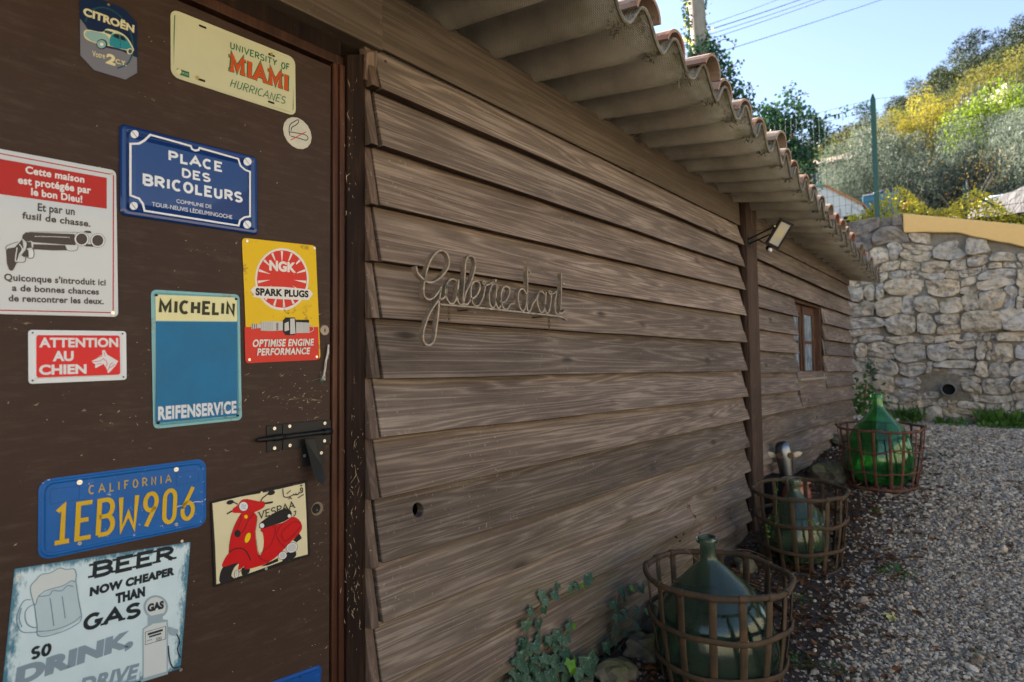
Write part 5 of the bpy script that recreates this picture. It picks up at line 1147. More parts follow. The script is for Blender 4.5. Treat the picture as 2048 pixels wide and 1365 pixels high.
def ivy(name, label, leaves, stems, base, X=.045, group='ivy growing up the shed'):
    t = thing(name, label, 'ivy', base, group=group)
    for st in stems:
        P = [onx(*p, X-.008+random.uniform(-.004, .004)) for p in st]; mk('stem', MB().tube(smooth_path(P, 4), .0014, 5), M_['twig'], t, smooth=True)
    for e in leaves:
        px, py, sz = e[:3]; dr = e[3] if len(e) > 3 else random.uniform(-.5, .5); yg = len(e) > 4
        p = onx(px, py, X+random.uniform(-.004, .018)); R = sz/FPX*(p-CAM).dot(F_)*1.5
        # leaf tip points down the wall, blade tilted towards the light
        m = Matrix.Translation(p-V(*base)) @ Matrix.Rotation(random.uniform(-.35, .35), 4, 'Z') @ Matrix.Rotation(random.uniform(.05, .7), 4, 'Y').inverted() @ Matrix(((0, 0, 1, 0), (1, 0, 0, 0), (0, 1, 0, 0), (0, 0, 0, 1))) @ Matrix.Rotation(math.pi+dr, 4, 'Z') @ Matrix.Scale(R, 4)
        o = bpy.data.objects.new('leaf', ivym2 if yg else ivym); COL.objects.link(o); o.parent = t; o.matrix_local = m; WM[o.name] = Matrix()
        if sz > 9:
            vo_ = bpy.data.objects.new('leaf_vein', vein); COL.objects.link(vo_); vo_.parent = o
iv = lambda x, y: (1000+x/5.572, 1120+y/5.572)
L1 = [(470, 360, 14), (500, 440, 12), (595, 360, 17, .3), (650, 270, 9, -.5), (765, 290, 15, .4), (840, 265, 14, .3), (905, 230, 14, 0, 1), (965, 165, 19, -.2), (1085, 135, 8, 0, 1), (330, 545, 16), (490, 520, 14, .3), (290, 690, 17, .2), (430, 680, 14, .2), (420, 830, 16, .4), (280, 900, 18, .2), (380, 930, 17), (240, 1040, 18), (340, 1060, 15), (550, 870, 14, -.6), (640, 800, 17, -.2), (765, 710, 17, .4), (820, 720, 9, 0, 1), (700, 880, 14, .2), (625, 930, 15), (710, 1000, 16, .3), (150, 1110, 12), (230, 1130, 18), (350, 1150, 17, .2), (180, 1220, 17), (260, 1240, 17), (490, 1110, 17, .2), (580, 1080, 17), (690, 1150, 18, .2), (430, 1260, 17), (540, 1250, 17), (620, 1180, 15), (590, 1300, 18), (720, 1260, 20), (400, 1330, 16), (500, 1340, 17), (300, 1320, 13), (120, 1350, 14), (200, 1290, 15)]
S1 = [[(380, 470), (350, 620), (320, 800), (320, 980), (330, 1150)], [(330, 620), (480, 480), (620, 340), (800, 270), (970, 150)], [(500, 900), (600, 870), (720, 900), (740, 1000), (790, 1100)], [(450, 1020), (520, 1200), (520, 1365)], [(160, 1120), (170, 1365)]]
S1 = [[iv(*p) for p in st] for st in S1]
L1 += [(x+random.uniform(-45, 45), y+random.uniform(-40, 40), s_[0]*random.uniform(.7, 1.)) for x, y, *s_ in L1 if y > 850 and len(s_) < 3 for _ in range(2)]
ivy('ivy_plant', 'ivy with veined dark leaves climbing the lowest weatherboards, left of the rocks', [(*iv(x, y), *r) for x, y, *r in L1], S1, tuple(onx(*iv(400, 1365), .05)))
L2_ = [(1350, 300, 15, -.2), (1380, 390, 15, .5), (1430, 320, 13, .6), (1460, 290, 11, 0, 1), (1530, 290, 15, .4), (1575, 300, 12, .3), (1610, 260, 12), (1260, 470, 15, .1), (1380, 560, 14, .2), (1510, 540, 12, .5), (1350, 620, 15, .5), (1300, 620, 13), (1270, 750, 17, .2), (1500, 700, 18, .6), (1395, 800, 9), (1285, 880, 16, .6), (1180, 930, 19), (1160, 1090, 16, .3), (1330, 975, 8), (1500, 1010, 17, 1.4), (1630, 550, 10), (1210, 880, 13), (1240, 1110, 14)]
S2 = [[(1310, 350), (1290, 520), (1280, 700), (1240, 880), (1140, 1060)], [(1660, 485), (1540, 540), (1410, 640), (1330, 690), (1400, 820), (1350, 960), (1220, 1075)], [(1000, 985), (1110, 1060)], [(1150, 1110), (1090, 1215)]]
ivy('ivy_plant', 'straggling ivy with brown runners between the rocks and the nearest basket', [(*iv(x, y), *r) for x, y, *r in L2_], [[iv(*p) for p in st] for st in S2], tuple(onx(*iv(1150, 1110), .08)), X=.075)
ivy('ivy_plant', 'low ivy rosette with one bright green and one broad dark leaf beside the pale rock', [(*iv(820, 1150), 24, .3, 1), (*iv(790, 1130), 16, -.5, 1), (*iv(980, 1090), 33, .1), (*iv(870, 1250), 22, .5), (*iv(890, 1210), 14), (*iv(1060, 1120), 11)], [[iv(820, 1200), iv(860, 1330)], [iv(980, 1130), iv(900, 1300)]], tuple(onx(*iv(860, 1340), .09)), X=.09)
# dead vine over the nearest basket
cr_ = lambda x, y: (980+x/2.844, 980+y/2.844)
dv = thing('dead_vine', 'dry reddish vine and curled brown leaves against the boards behind the nearest basket', 'dead vine', (.05, 2.9, .3))
for st, X in (([(1120, 75), (1160, 150), (1200, 210), (1200, 280), (1260, 350), (1300, 440), (1260, 520), (1150, 545), (1040, 515)], .35), ([(1010, 320), (1100, 330), (1180, 400), (1300, 450), (1420, 510), (1560, 560)], .42), ([(1210, 285), (1350, 340), (1480, 345), (1600, 400)], .36), ([(1170, 170), (1140, 260), (1130, 300)], .06), ([(1310, 115), (1280, 230), (1270, 260)], .06), ([(1390, 80), (1370, 160), (1410, 220), (1400, 300)], .06), ([(940, 460), (1020, 400), (1100, 330)], .08), ([(1480, 110), (1520, 150), (1500, 300)], .05)):
    P = [onx(*cr_(*p), X) for p in st]; mk('stem', MB().tube(smooth_path(P, 4), .0012 if X > .2 else .0018, 5), M_['twig'], dv, smooth=True)
for (x, y) in ((1130, 95), (1165, 150), (1190, 245), (1285, 160), (1355, 105), (1410, 210), (1480, 125), (1060, 270), (1080, 290), (1100, 250), (1035, 350), (1025, 385), (1120, 350), (1315, 480), (1145, 690), (1370, 160), (1395, 260)):
    p = onx(*cr_(x, y), .06 if x not in (1315, 1145) else .42); mb = MB(); r_ = random.uniform(.010, .020)
    u1 = Vector((random.uniform(-1, 1), random.uniform(-1, 1), random.uniform(-1, 1))).normalized()*r_; u2 = u1.orthogonal().normalized()*r_*.6
    mb.add([p-u1, p-u2+u1*.2, p+u1, p+u2*.8, p+u1.cross(u2).normalized()*r_*.4], [(0, 1, 4), (1, 2, 4), (2, 3, 4), (3, 0, 4)]); mk('dead_leaf', mb, M_['deadleaf'], dv, fixn=False)
vt = thing('wild_vine', 'thin green trailing vine hanging over the middle basket', 'plant', (.35, 3.6, .3))
for st in ([(1556, 950), (1553, 1000), (1552, 1040), (1545, 1075)], [(1618, 1035), (1632, 1060), (1633, 1095)], [(1543, 1030), (1538, 1060), (1533, 1080)]):
    P = [ony(*p, 3.50) for p in st]; mk('stem', MB().tube(smooth_path(P, 4), .001, 5), M_['grass'], vt)
    for _ in range(9):
        q = P[random.randrange(len(P)-1)].lerp(P[random.randrange(1, len(P))], random.random())+V(random.uniform(-.01, .01), 0, random.uniform(-.02, .02))
        r_ = random.uniform(.008, .013); o = bpy.data.objects.new('leaf', ivym2); COL.objects.link(o); o.parent = vt; o.matrix_local = Matrix.Translation(q-V(.35, 3.6, .3)) @ Matrix.Rotation(random.uniform(0, 6), 4, 'Z') @ Matrix.Rotation(random.uniform(1.2, 2.2), 4, 'X') @ Matrix.Scale(r_, 4); WM[o.name] = Matrix()
# ---------------------------------------------------------------- gravel: loose stones (nobody could count them)
def pebbles():
    rects = [(0.12, 1.9, 1.85, 4.4, 46000, .0062), (0.05, 2.1, 4.4, 6.6, 30000, .0075), (-.2, 2.4, 6.6, 9.15, 20000, .0095), (1.9, 3.2, 1.0, 6., 14000, .0085), (.15, 1.9, .6, 1.85, 12000, .0075)]
    pts = []; sc = []
    for x0, x1, y0, y1, n, r in rects:
        X = rng.uniform(x0, x1, n); Y = rng.uniform(y0, y1, n); S = r*rng.lognormal(0, .35, n)
        edge = 1.14-.075*Y+.22*np.array([noise.noise(Vector((a*1.4, b*1.1, 1.))) for a, b in zip(X, Y)])
        pr = np.clip((X-edge)/.45+.55, .05, 1.)
        keep = rng.random(n) < pr
        for a, b, c in zip(X[keep], Y[keep], S[keep]): pts.append((a, b, gz(a, b)+c*.25)); sc.append(c)
    me = bpy.data.meshes.new('gravel_stones'); me.from_pydata(pts, [], [])
    at = me.attributes.new('psize', 'FLOAT', 'POINT'); at.data.foreach_set('value', sc)
    ob = bpy.data.objects.new('gravel_stones', me); COL.objects.link(ob)
    ng = bpy.data.node_groups.new('scatter', 'GeometryNodeTree'); N = ng.nodes; L = ng.links
    ng.interface.new_socket('Geometry', in_out='INPUT', socket_type='NodeSocketGeometry'); ng.interface.new_socket('Geometry', in_out='OUTPUT', socket_type='NodeSocketGeometry')
    gi = N.new('NodeGroupInput'); go = N.new('NodeGroupOutput'); jn = N.new('GeometryNodeJoinGeometry')
    for k in range(5):
        ic = N.new('GeometryNodeMeshIcoSphere'); ic.inputs['Subdivisions'].default_value = 1 if k else 2; ic.inputs['Radius'].default_value = 1.
        sp_ = N.new('GeometryNodeSetPosition'); nz = N.new('ShaderNodeTexNoise'); nz.noise_dimensions = '4D'; nz.inputs['W'].default_value = k*3.3; nz.inputs['Scale'].default_value = .8
        sb = N.new('ShaderNodeVectorMath'); sb.operation = 'SUBTRACT'; sb.inputs[1].default_value = (.5, .5, .5)
        ml = N.new('ShaderNodeVectorMath'); ml.operation = 'MULTIPLY'; ml.inputs[1].default_value = (1.6, 1.6, 1.2)
        L.new(nz.outputs['Color'], sb.inputs[0]); L.new(sb.outputs[0], ml.inputs[0]); L.new(ml.outputs[0], sp_.inputs['Offset']); L.new(ic.outputs['Mesh'], sp_.inputs['Geometry'])
        tr = N.new('GeometryNodeTransform'); tr.inputs['Scale'].default_value = (1.15, .85, .55+.08*k); L.new(sp_.outputs[0], tr.inputs['Geometry'])
        sm = N.new('GeometryNodeSetMaterial'); sm.inputs['Material'].default_value = M_['pebble']; L.new(tr.outputs[0], sm.inputs['Geometry'])
        gt = N.new('GeometryNodeGeometryToInstance'); L.new(sm.outputs[0], gt.inputs[0]); L.new(gt.outputs[0], jn.inputs[0])
    ip = N.new('GeometryNodeInstanceOnPoints'); ip.inputs['Pick Instance'].default_value = True
    L.new(gi.outputs[0], ip.inputs['Points']); L.new(jn.outputs[0], ip.inputs['Instance'])
    ri = N.new('FunctionNodeRandomValue'); ri.data_type = 'INT'; ri.inputs['Min'].default_value = 0; ri.inputs['Max'].default_value = 4; L.new(ri.outputs[2], ip.inputs['Instance Index'])
    rv = N.new('FunctionNodeRandomValue'); rv.data_type = 'FLOAT_VECTOR'; rv.inputs[0].default_value = (-.5, -.5, 0); rv.inputs[1].default_value = (.5, .5, 6.28); L.new(rv.outputs[0], ip.inputs['Rotation'])
    na = N.new('GeometryNodeInputNamedAttribute'); na.data_type = 'FLOAT'; na.inputs['Name'].default_value = 'psize'; L.new(na.outputs[0], ip.inputs['Scale'])
    L.new(ip.outputs[0], go.inputs[0]); md = ob.modifiers.new('scatter', 'NODES'); md.node_group = ng
    tag(ob, 'loose grey-beige gravel covering the path', kind='stuff'); ob['category'] = 'gravel'
pebbles()
# leaf litter and crumbs of earth
def litter(name, n, x0, x1, y0, y1, r0, r1, mat, dens=None, lab='', cat='', lift=.008):
    mb = MB(); c = 0
    while c < n:
        x = random.uniform(x0, x1); y = random.uniform(y0, y1)
        if dens and random.random() > dens(x, y): continue
        c += 1; r = random.uniform(r0, r1); a = random.uniform(0, 6.28); z = gz(x, y)+random.uniform(.003, .014)+lift*.5
        e = [Vector((math.cos(a+k*math.pi/3)*r*(1., .55, .62, .95, .55, .6)[k]*random.uniform(.8, 1.2), math.sin(a+k*math.pi/3)*r*(1., .55, .62, .95, .55, .6)[k], random.uniform(-.1, .35)*r)) for k in range(6)]
        tz = Vector((x, y, z)); mb.add([tz+p for p in e]+[tz+Vector((0, 0, -.1*r))], [(k, (k+1) % 6, 6) for k in range(6)])
    o = mk(name, mb, mat, fixn=False); tag(o, lab, cat, kind='stuff'); return o
edge = lambda x, y: max(.03, min(1., 1.6-(x-.05)*1.6))
litter('leaf_litter', 2000, .04, 1.75, 1.7, 6.2, .012, .034, M_['deadleaf'], edge, 'curled brown dead leaves strewn along the foot of the shed', 'dead leaves')
litter('leaf_litter', 900, .04, 1.1, 1.7, 5.6, .008, .022, plain('grey_leaf', (.16, .115, .095), .8, var=.5), edge, 'faded greyish leaf scraps in the dark soil strip', 'dead leaves')
crumbs = MB()
for _ in range(5200):
    x = random.uniform(.03, 1.0)*random.random()**.35; y = random.uniform(1.7, 6.6); r = random.uniform(.003, .009); z = gz(x, y)+.003
    p = [Vector((x, y, z))+Vector((random.uniform(-1, 1), random.uniform(-1, 1), random.uniform(-.3, 1)))*r*1.3 for _ in range(4)]
    crumbs.add(p, [(0, 1, 2), (0, 2, 3), (0, 3, 1), (1, 3, 2)])
tag(mk('soil_crumbs', crumbs, plain('soil_crumb', (.045, .031, .021), .95, var=.5), fixn=False), 'dark crumbly soil along the shed', 'soil', kind='stuff')
# weeds
def tuft(name, x, y, r, n, mat, label, cat='weed', hgt=.06, broad=True, z=None, sph=False):
    z0 = gz(x, y) if z is None else z; t = MB()
    for _ in range(n):
        a = random.uniform(0, 6.28); d = r*random.random()**.6; px_, py_ = x+math.cos(a)*d, y+math.sin(a)*d; h = hgt*random.uniform(.3, 1.); b = Vector((px_, py_, z0+(h*.6 if broad else 0)))
        u = Vector((math.cos(a+random.uniform(-1, 1)), math.sin(a+random.uniform(-1, 1)), random.uniform(-.2, .7) if broad else 2.5)).normalized()
        L = (r*.35*random.uniform(.5, 1.) if broad else h); w = u.cross(Vector((0, 0, 1))).normalized()*(L*(.36 if broad else .05)+.001)
        t.add([b, b+u*L*.45+w, b+u*L, b+u*L*.45-w], [(0, 1, 2, 3)])
    o = mk(name, t, mat, fixn=False); tag(o, label, cat); return o
W = [((1790, 1150), .09, 60, 'spreading weed in the middle of the gravel path'), ((1600, 1205), .06, 40, 'bright weed beside the rim of the nearest basket'), ((1590, 1330), .07, 50, 'weed at the bottom beside the nearest basket'), ((1680, 1350), .06, 40, 'small weed at the bottom edge right of the nearest basket'),
     ((1880, 915), .10, 40, 'weed right of the farthest basket'), ((1850, 885), .08, 36, 'small plant against the right side of the farthest basket'), ((1755, 990), .05, 30, 'weed in front of the farthest basket'), ((1650, 1140), .05, 24, 'grassy tuft in front of the middle basket'), ((1960, 1320), .04, 14, 'tiny weed near the lower right corner'), ((1980, 945), .06, 14, 'lone blue-green leaf tuft on the far gravel'), ((1540, 1100), .06, 30, 'green sprig between the nearest and middle baskets')]
for (px, r, n, lb) in W:
    z = .2
    for _ in range(6): p = onz(*px, z); z = gz(p.x, p.y)
    tuft('weed', p.x, p.y, r, n, M_['grass'], lb, hgt=.05)
YW = 9.2
for k, (x0, x1, n, lb) in enumerate(((1.05, 1.9, 420, 'lush green weeds along the foot of the stone wall at the right'), (.62, .95, 90, 'grass tuft at the foot of the stone wall below the drain pipe'), (.2, .5, 90, 'leafy plants at the wall foot behind the farthest basket'))):
    m = MB()
    for _ in range(n*2):
        x = random.uniform(x0, x1); y = YW-.12-abs(random.gauss(0, .16)); b = Vector((x, y, gz(x, y))); h = random.uniform(.03, .20)*(1 if k != 1 else .5)*(1.3 if y > YW-.25 else .6); u = Vector((random.gauss(0, .4), random.gauss(0, .4), 1)).normalized(); w = Vector((random.gauss(0, 1), random.gauss(0, 1), 0)).normalized()*random.uniform(.006, .022)
        m.add([b+u*h*.4, b+u*h*.7+w, b+u*h, b+u*h*.7-w], [(0, 1, 2, 3)])
    tag(mk('wall_foot_weeds', m, M_['grass'], fixn=False), lb, 'weeds')
# flowering shrub at the shed corner
fx, fy = .02, 8.0
m = MB(); fl_ = MB()
for _ in range(300):
    q = Vector((fx+random.gauss(.04, .11), fy+random.gauss(0, .2), gz(fx, fy)+abs(random.gauss(.18, .18)))); u = Vector((random.gauss(0, 1), random.gauss(0, 1), random.gauss(0, 1))).normalized()*.035; w = u.orthogonal()*.45
    m.add([q-u, q+w, q+u, q-w], [(0, 1, 2, 3)])
for _ in range(46):
    q = Vector((fx+.16+random.gauss(0, .12), fy-.25, gz(fx, fy)+.12+random.gauss(0, .03))); u = Vector((random.gauss(0, 1), random.gauss(0, .4), random.gauss(0, 1))).normalized()*.022; w = u.orthogonal()*.8
    fl_.add([q-u, q+w, q+u, q-w], [(0, 1, 2, 3)])
shr = thing('flowering_shrub', 'green shrub with pale blossoms between the shed corner and the stone wall', 'shrub', (fx, fy, gz(fx, fy)))
mk('foliage', m, M_['grass'], shr, fixn=False); mk('blossom', fl_, plain('pale_blossom', (.62, .58, .62), .6), shr, fixn=False)
mk('stem', MB().tube([(fx, fy, gz(fx, fy)-.02), (fx+.05, fy, gz(fx, fy)+.5)], .012, 6), M_['twig'], shr)
# big yellow maple leaf
z = .1
for _ in range(6): p = onz(1785, 1240, z); z = gz(p.x, p.y)
ml_ = [(0, -.5), (.10, -.12), (.45, -.30), (.38, -.02), (.80, .02), (.60, .20), (.75, .45), (.42, .38), (.30, .50), (.18, .42), (0, 1.), (-.16, .45), (-.35, .52), (-.40, .34), (-.78, .42), (-.58, .18), (-.80, 0), (-.38, -.04), (-.45, -.32), (-.1, -.12)]
mb = MB(); R = .055; rt = Matrix.Rotation(1.9, 3, 'Z')
mb.add([p+V(0, 0, .016)+rt @ Vector((x*R, y*R, .012*math.sin(x*4+y*3))) for x, y in ml_]+[p+V(0, 0, .018)], [(i, (i+1) % 20, 20) for i in range(20)])
tag(mk('maple_leaf', mb, plain('pale_yellow_leaf', (.42, .38, .14), .6, var=.3), fixn=False), 'single large pale yellow maple leaf lying on the gravel', 'leaf')
# ---------------------------------------------------------------- dry-stone style retaining wall
def ztop(x):                                   # top of stonework
    if x < .36: return 1.945+H
    if x < .9: return 1.70-(x-.36)*.16+H
    if x < 1.6: return 1.614-(x-.9)*.42+H
    return max(1.32-(x-1.6)*.15, .9)+H
def zcop(x): return 1.93-(max(x, .36)-.36)*.285+H if x < 1.8 else 1.52-(x-1.8)*.12+H
wall = thing('stone_wall', 'high retaining wall of rough limestone blocks in grey mortar, capped with ochre render on the right', 'wall', (.7, YW, gz(.7, YW)))
XA, XB = -1.6, 3.4
pf = [(XA, -.2)] + [(XB, -.2)] + [(x, max(ztop(x), zcop(x) if x > .36 else 0)-.03) for x in np.linspace(XB, XA, 50)]
mb = MB(); n = len(pf); mb.v = [(x, YW, z) for x, z in pf]+[(x, YW+.42, z) for x, z in pf]; mb.f = [tuple(range(n)), tuple(range(n, 2*n))[::-1]]+[(i, (i+1) % n, (i+1) % n+n, i+n) for i in range(n)]; mb.m = [0]*len(mb.f)
mk('mortar_bed', mb, M_['mortar'], wall)
xc = list(np.linspace(.362, XB, 60)); low = [(x, ztop(x)-.015+.012*noise.noise(Vector((x*6, 0, 2)))) for x in xc]; up_ = [(x, zcop(x)) for x in reversed(xc)]
pf = low+up_; n = len(pf); mb = MB(); mb.v = [(x, YW-.075, z) for x, z in pf]+[(x, YW+.43, z) for x, z in pf]; mb.f = [tuple(range(n)), tuple(range(n, 2*n))[::-1]]+[(i, (i+1) % n, (i+1) % n+n, i+n) for i in range(n)]; mb.m = [0]*len(mb.f)
mk('render_coping', mb, M_['plaster'], wall, bevel=.012)
# stones laid in wavy courses, every one its own
random.seed(21)
hx = ony(1898, 779, YW); cnt = 0
def wv(x, z): return (x+.05*noise.noise(Vector((x*3.1, z*3.1, 4.)))+.02*noise.noise(Vector((x*9, z*9, 1.))), z+.075*noise.noise(Vector((x*2.2, z*1.1, 9.)))+.028*noise.noise(Vector((x*7, z*7, 2.))))
slots = []; z = .40
while z < 3.45:
    rh = random.choice((.10, .13, .16, .19, .22, .25)); x = XA+random.uniform(-.2, 0)
    while x < XB:
        w = max(.13, min(.50, random.gauss(.25, .085)*(rh/.18)**.4))
        q = random.random()
        if q < .16 and rh > .16: k = random.uniform(.35, .65); slots += [(x, x+w, z, z+rh*k), (x, x+w, z+rh*k, z+rh)]
        elif q < .30: g = random.uniform(.05, .08); slots += [(x, x+w-g, z, z+rh), (x+w-g, x+w, z, z+rh*.55), (x+w-g, x+w, z+rh*.55, z+rh)]
        else: slots.append((x, x+w, z, z+rh))
        x += w
    z += rh
slots.sort(key=lambda s_: abs((s_[0]+s_[1])/2-.7))
for (x0, x1, z0, z1) in slots:
    cx, cz = wv((x0+x1)/2, (z0+z1)/2)
    if cnt >= 296 or cz > ztop(cx)-.03 or cz < gz(cx, YW)-.05 or (abs(cx-hx.x) < .07+(x1-x0)/2 and abs(cz-hx.z) < .06+(z1-z0)/2): continue
    hw, hh_ = (x1-x0)/2, (z1-z0)/2; sd = random.random()*50; N = 14; ex = random.uniform(3., 5.5); ol = []
    jt = [random.uniform(.94, 1.12) for _ in range(4)]
    for k in range(N):
        a = 2*math.pi*(k+.5)/N; ca_, sa_ = math.cos(a), math.sin(a); f = (abs(ca_)**ex+abs(sa_)**ex)**(-1/ex); f *= jt[int(a/(math.pi/2)) % 4]*(1+.07*noise.noise(Vector((ca_*2, sa_*2, sd))))
        g = .003+.004*abs(noise.noise(Vector((ca_, sa_, sd+9))))
        px_, pz_ = wv((x0+x1)/2+ca_*f*(hw-g), (z0+z1)/2+sa_*f*(hh_-g)); ol.append((px_, min(pz_, ztop(px_)-.018)))
    dpt = random.uniform(.03, .075)*(min(hh_, .1)/.1); mb = MB(); tx, tz_ = random.uniform(-.22, .22), random.uniform(-.25, .25)
    for sc_, dd in ((1.02, -.2), (1., .62), (.95, .93), (.66, 1.), (.33, 1.02)):
        for a, b in ol:
            q = (cx+(a-cx)*sc_, cz+(b-cz)*sc_); bm_ = .040*noise.noise(Vector((q[0]*8, q[1]*8, sd)))+.026*noise.noise(Vector((q[0]*20, q[1]*20, sd)))
            mb.v.append((q[0], YW-(dpt*dd+(bm_+(q[0]-cx)*tx+(q[1]-cz)*tz_)*(1 if dd > .3 else 0)), q[1]))
    mb.v.append((cx, YW-dpt*1.05-.03*noise.noise(Vector((cx*7, cz*7, sd))), cz))
    for r_ in range(4):
        for k in range(N): kk = (k+1) % N; mb.f.append((r_*N+k, r_*N+kk, (r_+1)*N+kk, (r_+1)*N+k))
    for k in range(N): mb.f.append((4*N+k, 4*N+(k+1) % N, 5*N))
    mb.m = [0]*len(mb.f); cnt += 1
    mk('stone', mb, M_['stone_grey'] if cz > 1.62+H and cx < .5 else M_['stone'], wall, smooth=False)
random.seed(5)
pp = thing('drain_pipe', 'round grey drain pipe mouth sticking out of the stone wall low down', 'pipe', (hx.x, YW, hx.z))
mk('pipe_rim', MB().lathe([(.078, .02), (.078, -.10), (.068, -.10), (.068, .01)], (hx.x, YW, hx.z), 28, Vector((0, 1, 0))), plain('pipe_grey', (.16, .16, .15), .6), pp, smooth=True)
mk('pipe_throat', MB().lathe([(.067, -.02), (.001, -.018)], (hx.x, YW, hx.z), 28, Vector((0, 1, 0))), M_['hole'], pp)
for k, px in enumerate(((1742, 735), (1945, 855))):
    q = ony(*px, YW-.07); m = MB()
    for _ in range(70):
        c_ = q+Vector((random.gauss(0, .035), -abs(random.gauss(.02, .02)), random.gauss(0, .05))); u = Vector((random.gauss(0, 1), random.gauss(0, 1), random.gauss(0, 1))).normalized()*.016; w = u.orthogonal()*.6; m.add([c_-u, c_+w, c_+u, c_-w], [(0, 1, 2, 3)])
    tag(mk('wall_plant', m, M_['bushleaf'], fixn=False), ('small dark fern-like plant in a joint of the stone wall', 'leafy sprig low on the stone wall above the weeds')[k], 'plant')
# ---------------------------------------------------------------- hillside
def T_(r):
    ks = [(9.5, .19), (14, .185), (22, .200), (30, .225), (45, .262), (65, .300), (90, .345), (115, .36), (140, .33), (200, .26), (400, .13)]
    if r <= ks[0][0]: return ks[0][1]
    for (a, va), (b, vb) in zip(ks, ks[1:]):
        if r <= b: return va+(vb-va)*(r-a)/(b-a)
    return ks[-1][1]
def hz_(x, y):
    r = max(y, 9.6); u = (x-CAM.x)/r; k = min(1., max(0., (r-18)/40)); f = 1+k*max(-.55, min(.7, u*.95))
    z = H+r*T_(r)*f+ (.02*r)*noise.noise(Vector((x*.05, y*.05, 0)))*k*1.5
    return z
xs = sorted(set([-400, -300, -200] + [-150+i*5 for i in range(61)] + [200, 300, 400] + [-10+i*.8 for i in range(26)])); ysh = sorted(set([9.62, 10.5, 12, 14, 16.5, 19, 22, 26, 30] + [35+i*7 for i in range(26)] + [240, 300, 400]))
tag(sheet('hillside', xs, ysh, hz_, M_['hill']), kind='structure')
# trees -----------------------------------------------------------
def crown_mesh(name, mat, blobs, n, leaf, squash=.8, seed=1, asp=.5, elong=1.):
    rg = np.random.default_rng(seed); mb = MB(); vs = []; fs = []
    tot = sum(b[3]**2 for b in blobs)
    for (bx, by, bz_, br_) in blobs:
        m = int(n*br_**2/tot)
        d = rg.normal(size=(m, 3)); d /= np.linalg.norm(d, axis=1)[:, None]; rr = br_*(rg.uniform(.35, 1.08, m)**.5)*(1+.22*np.sin(d[:, 0]*5+seed)*np.cos(d[:, 2]*4))
        P = d*rr[:, None]; P[:, 2] *= squash; P += np.array([bx, by, bz_])
        U = rg.normal(size=(m, 3)); U[:, 2] = U[:, 2]*elong; U /= np.linalg.norm(U, axis=1)[:, None]; U = U*(leaf*rg.uniform(.6, 1.3, m))[:, None]
        Wd = np.cross(U, rg.normal(size=(m, 3))); Wd /= (np.linalg.norm(Wd, axis=1)[:, None]+1e-9); Wd *= (np.linalg.norm(U, axis=1)*asp)[:, None]
        for p, u, w in zip(P, U, Wd):
            o = len(vs); vs += [p-u, p+w, p+u, p-w]; fs.append((o, o+1, o+2, o+3))
    me = bpy.data.meshes.new(name); me.from_pydata([tuple(v) for v in vs], [], fs); me.materials.append(mat); return me
def blobs(seed, k=9, flat=.5, R=.42, up=.75):
    r = random.Random(seed); return [(r.uniform(-.6, .6), r.uniform(-.6, .6), up+r.uniform(-.35, .4)*flat*2, R*r.uniform(.6, 1.15)) for _ in range(k)]
trunk_me = None
def trunk_mesh(h=1., r=.05, seed=0):
    mb = MB(); rd = random.Random(seed); pts = [Vector((0, 0, -.25)), Vector((.02, 0, .15)), Vector((rd.uniform(-.08, .08), rd.uniform(-.08, .08), .5)), Vector((0, 0, .85))]
    mb.tube(pts, [r, r*.8, r*.6, r*.3], 7)
    for k in range(5): a = rd.uniform(0, 6.28); b = pts[1].lerp(pts[2], rd.random()); mb.tube([b, b+Vector((math.cos(a)*.25, math.sin(a)*.25, .25)), b+Vector((math.cos(a)*.45, math.sin(a)*.45, .5))], [r*.5, r*.3, r*.12], 5)
    me = bpy.data.meshes.new('trunk'); me.from_pydata([tuple(v) for v in mb.v], [], mb.f); me.materials.append(M_['bark']); return me
TR = [trunk_mesh(seed=s_) for s_ in range(3)]
PR = {'oak': [crown_mesh('crown', M_['oak'], blobs(s_, 13), 6500, .028, seed=s_) for s_ in (1, 2, 3)], 'autumn': [crown_mesh('crown', M_['oak2'], blobs(s_, 13), 6500, .028, seed=s_) for s_ in (4, 5)],
      'pine': [crown_mesh('crown', M_['pine'], blobs(s_, 9, .8, .38, .85), 5500, .026, seed=s_) for s_ in (6, 7)], 'olive': [crown_mesh('crown', M_['olive'], blobs(s_, 14, .55, .38, .72), 19000, .025, seed=s_, asp=.22, elong=1.6) for s_ in (8, 9)],
      'golden': [crown_mesh('crown', M_['golden'], blobs(10, 10), 11000, .019, seed=10)], 'bright': [crown_mesh('crown', M_['bright'], blobs(11, 13), 12000, .022, seed=11)],
      'spruce': [crown_mesh('crown', M_['spruce'], blobs(12, 9), 8000, .022, seed=12)], 'cypress': [crown_mesh('crown', M_['cypress'], [(0, 0, .15+.13*i, .20*(1-.10*i)) for i in range(8)], 6000, .018, seed=13)],
      'bare': [crown_mesh('crown', M_['autumn_leaf'], blobs(14, 8), 500, .016, seed=14)]}
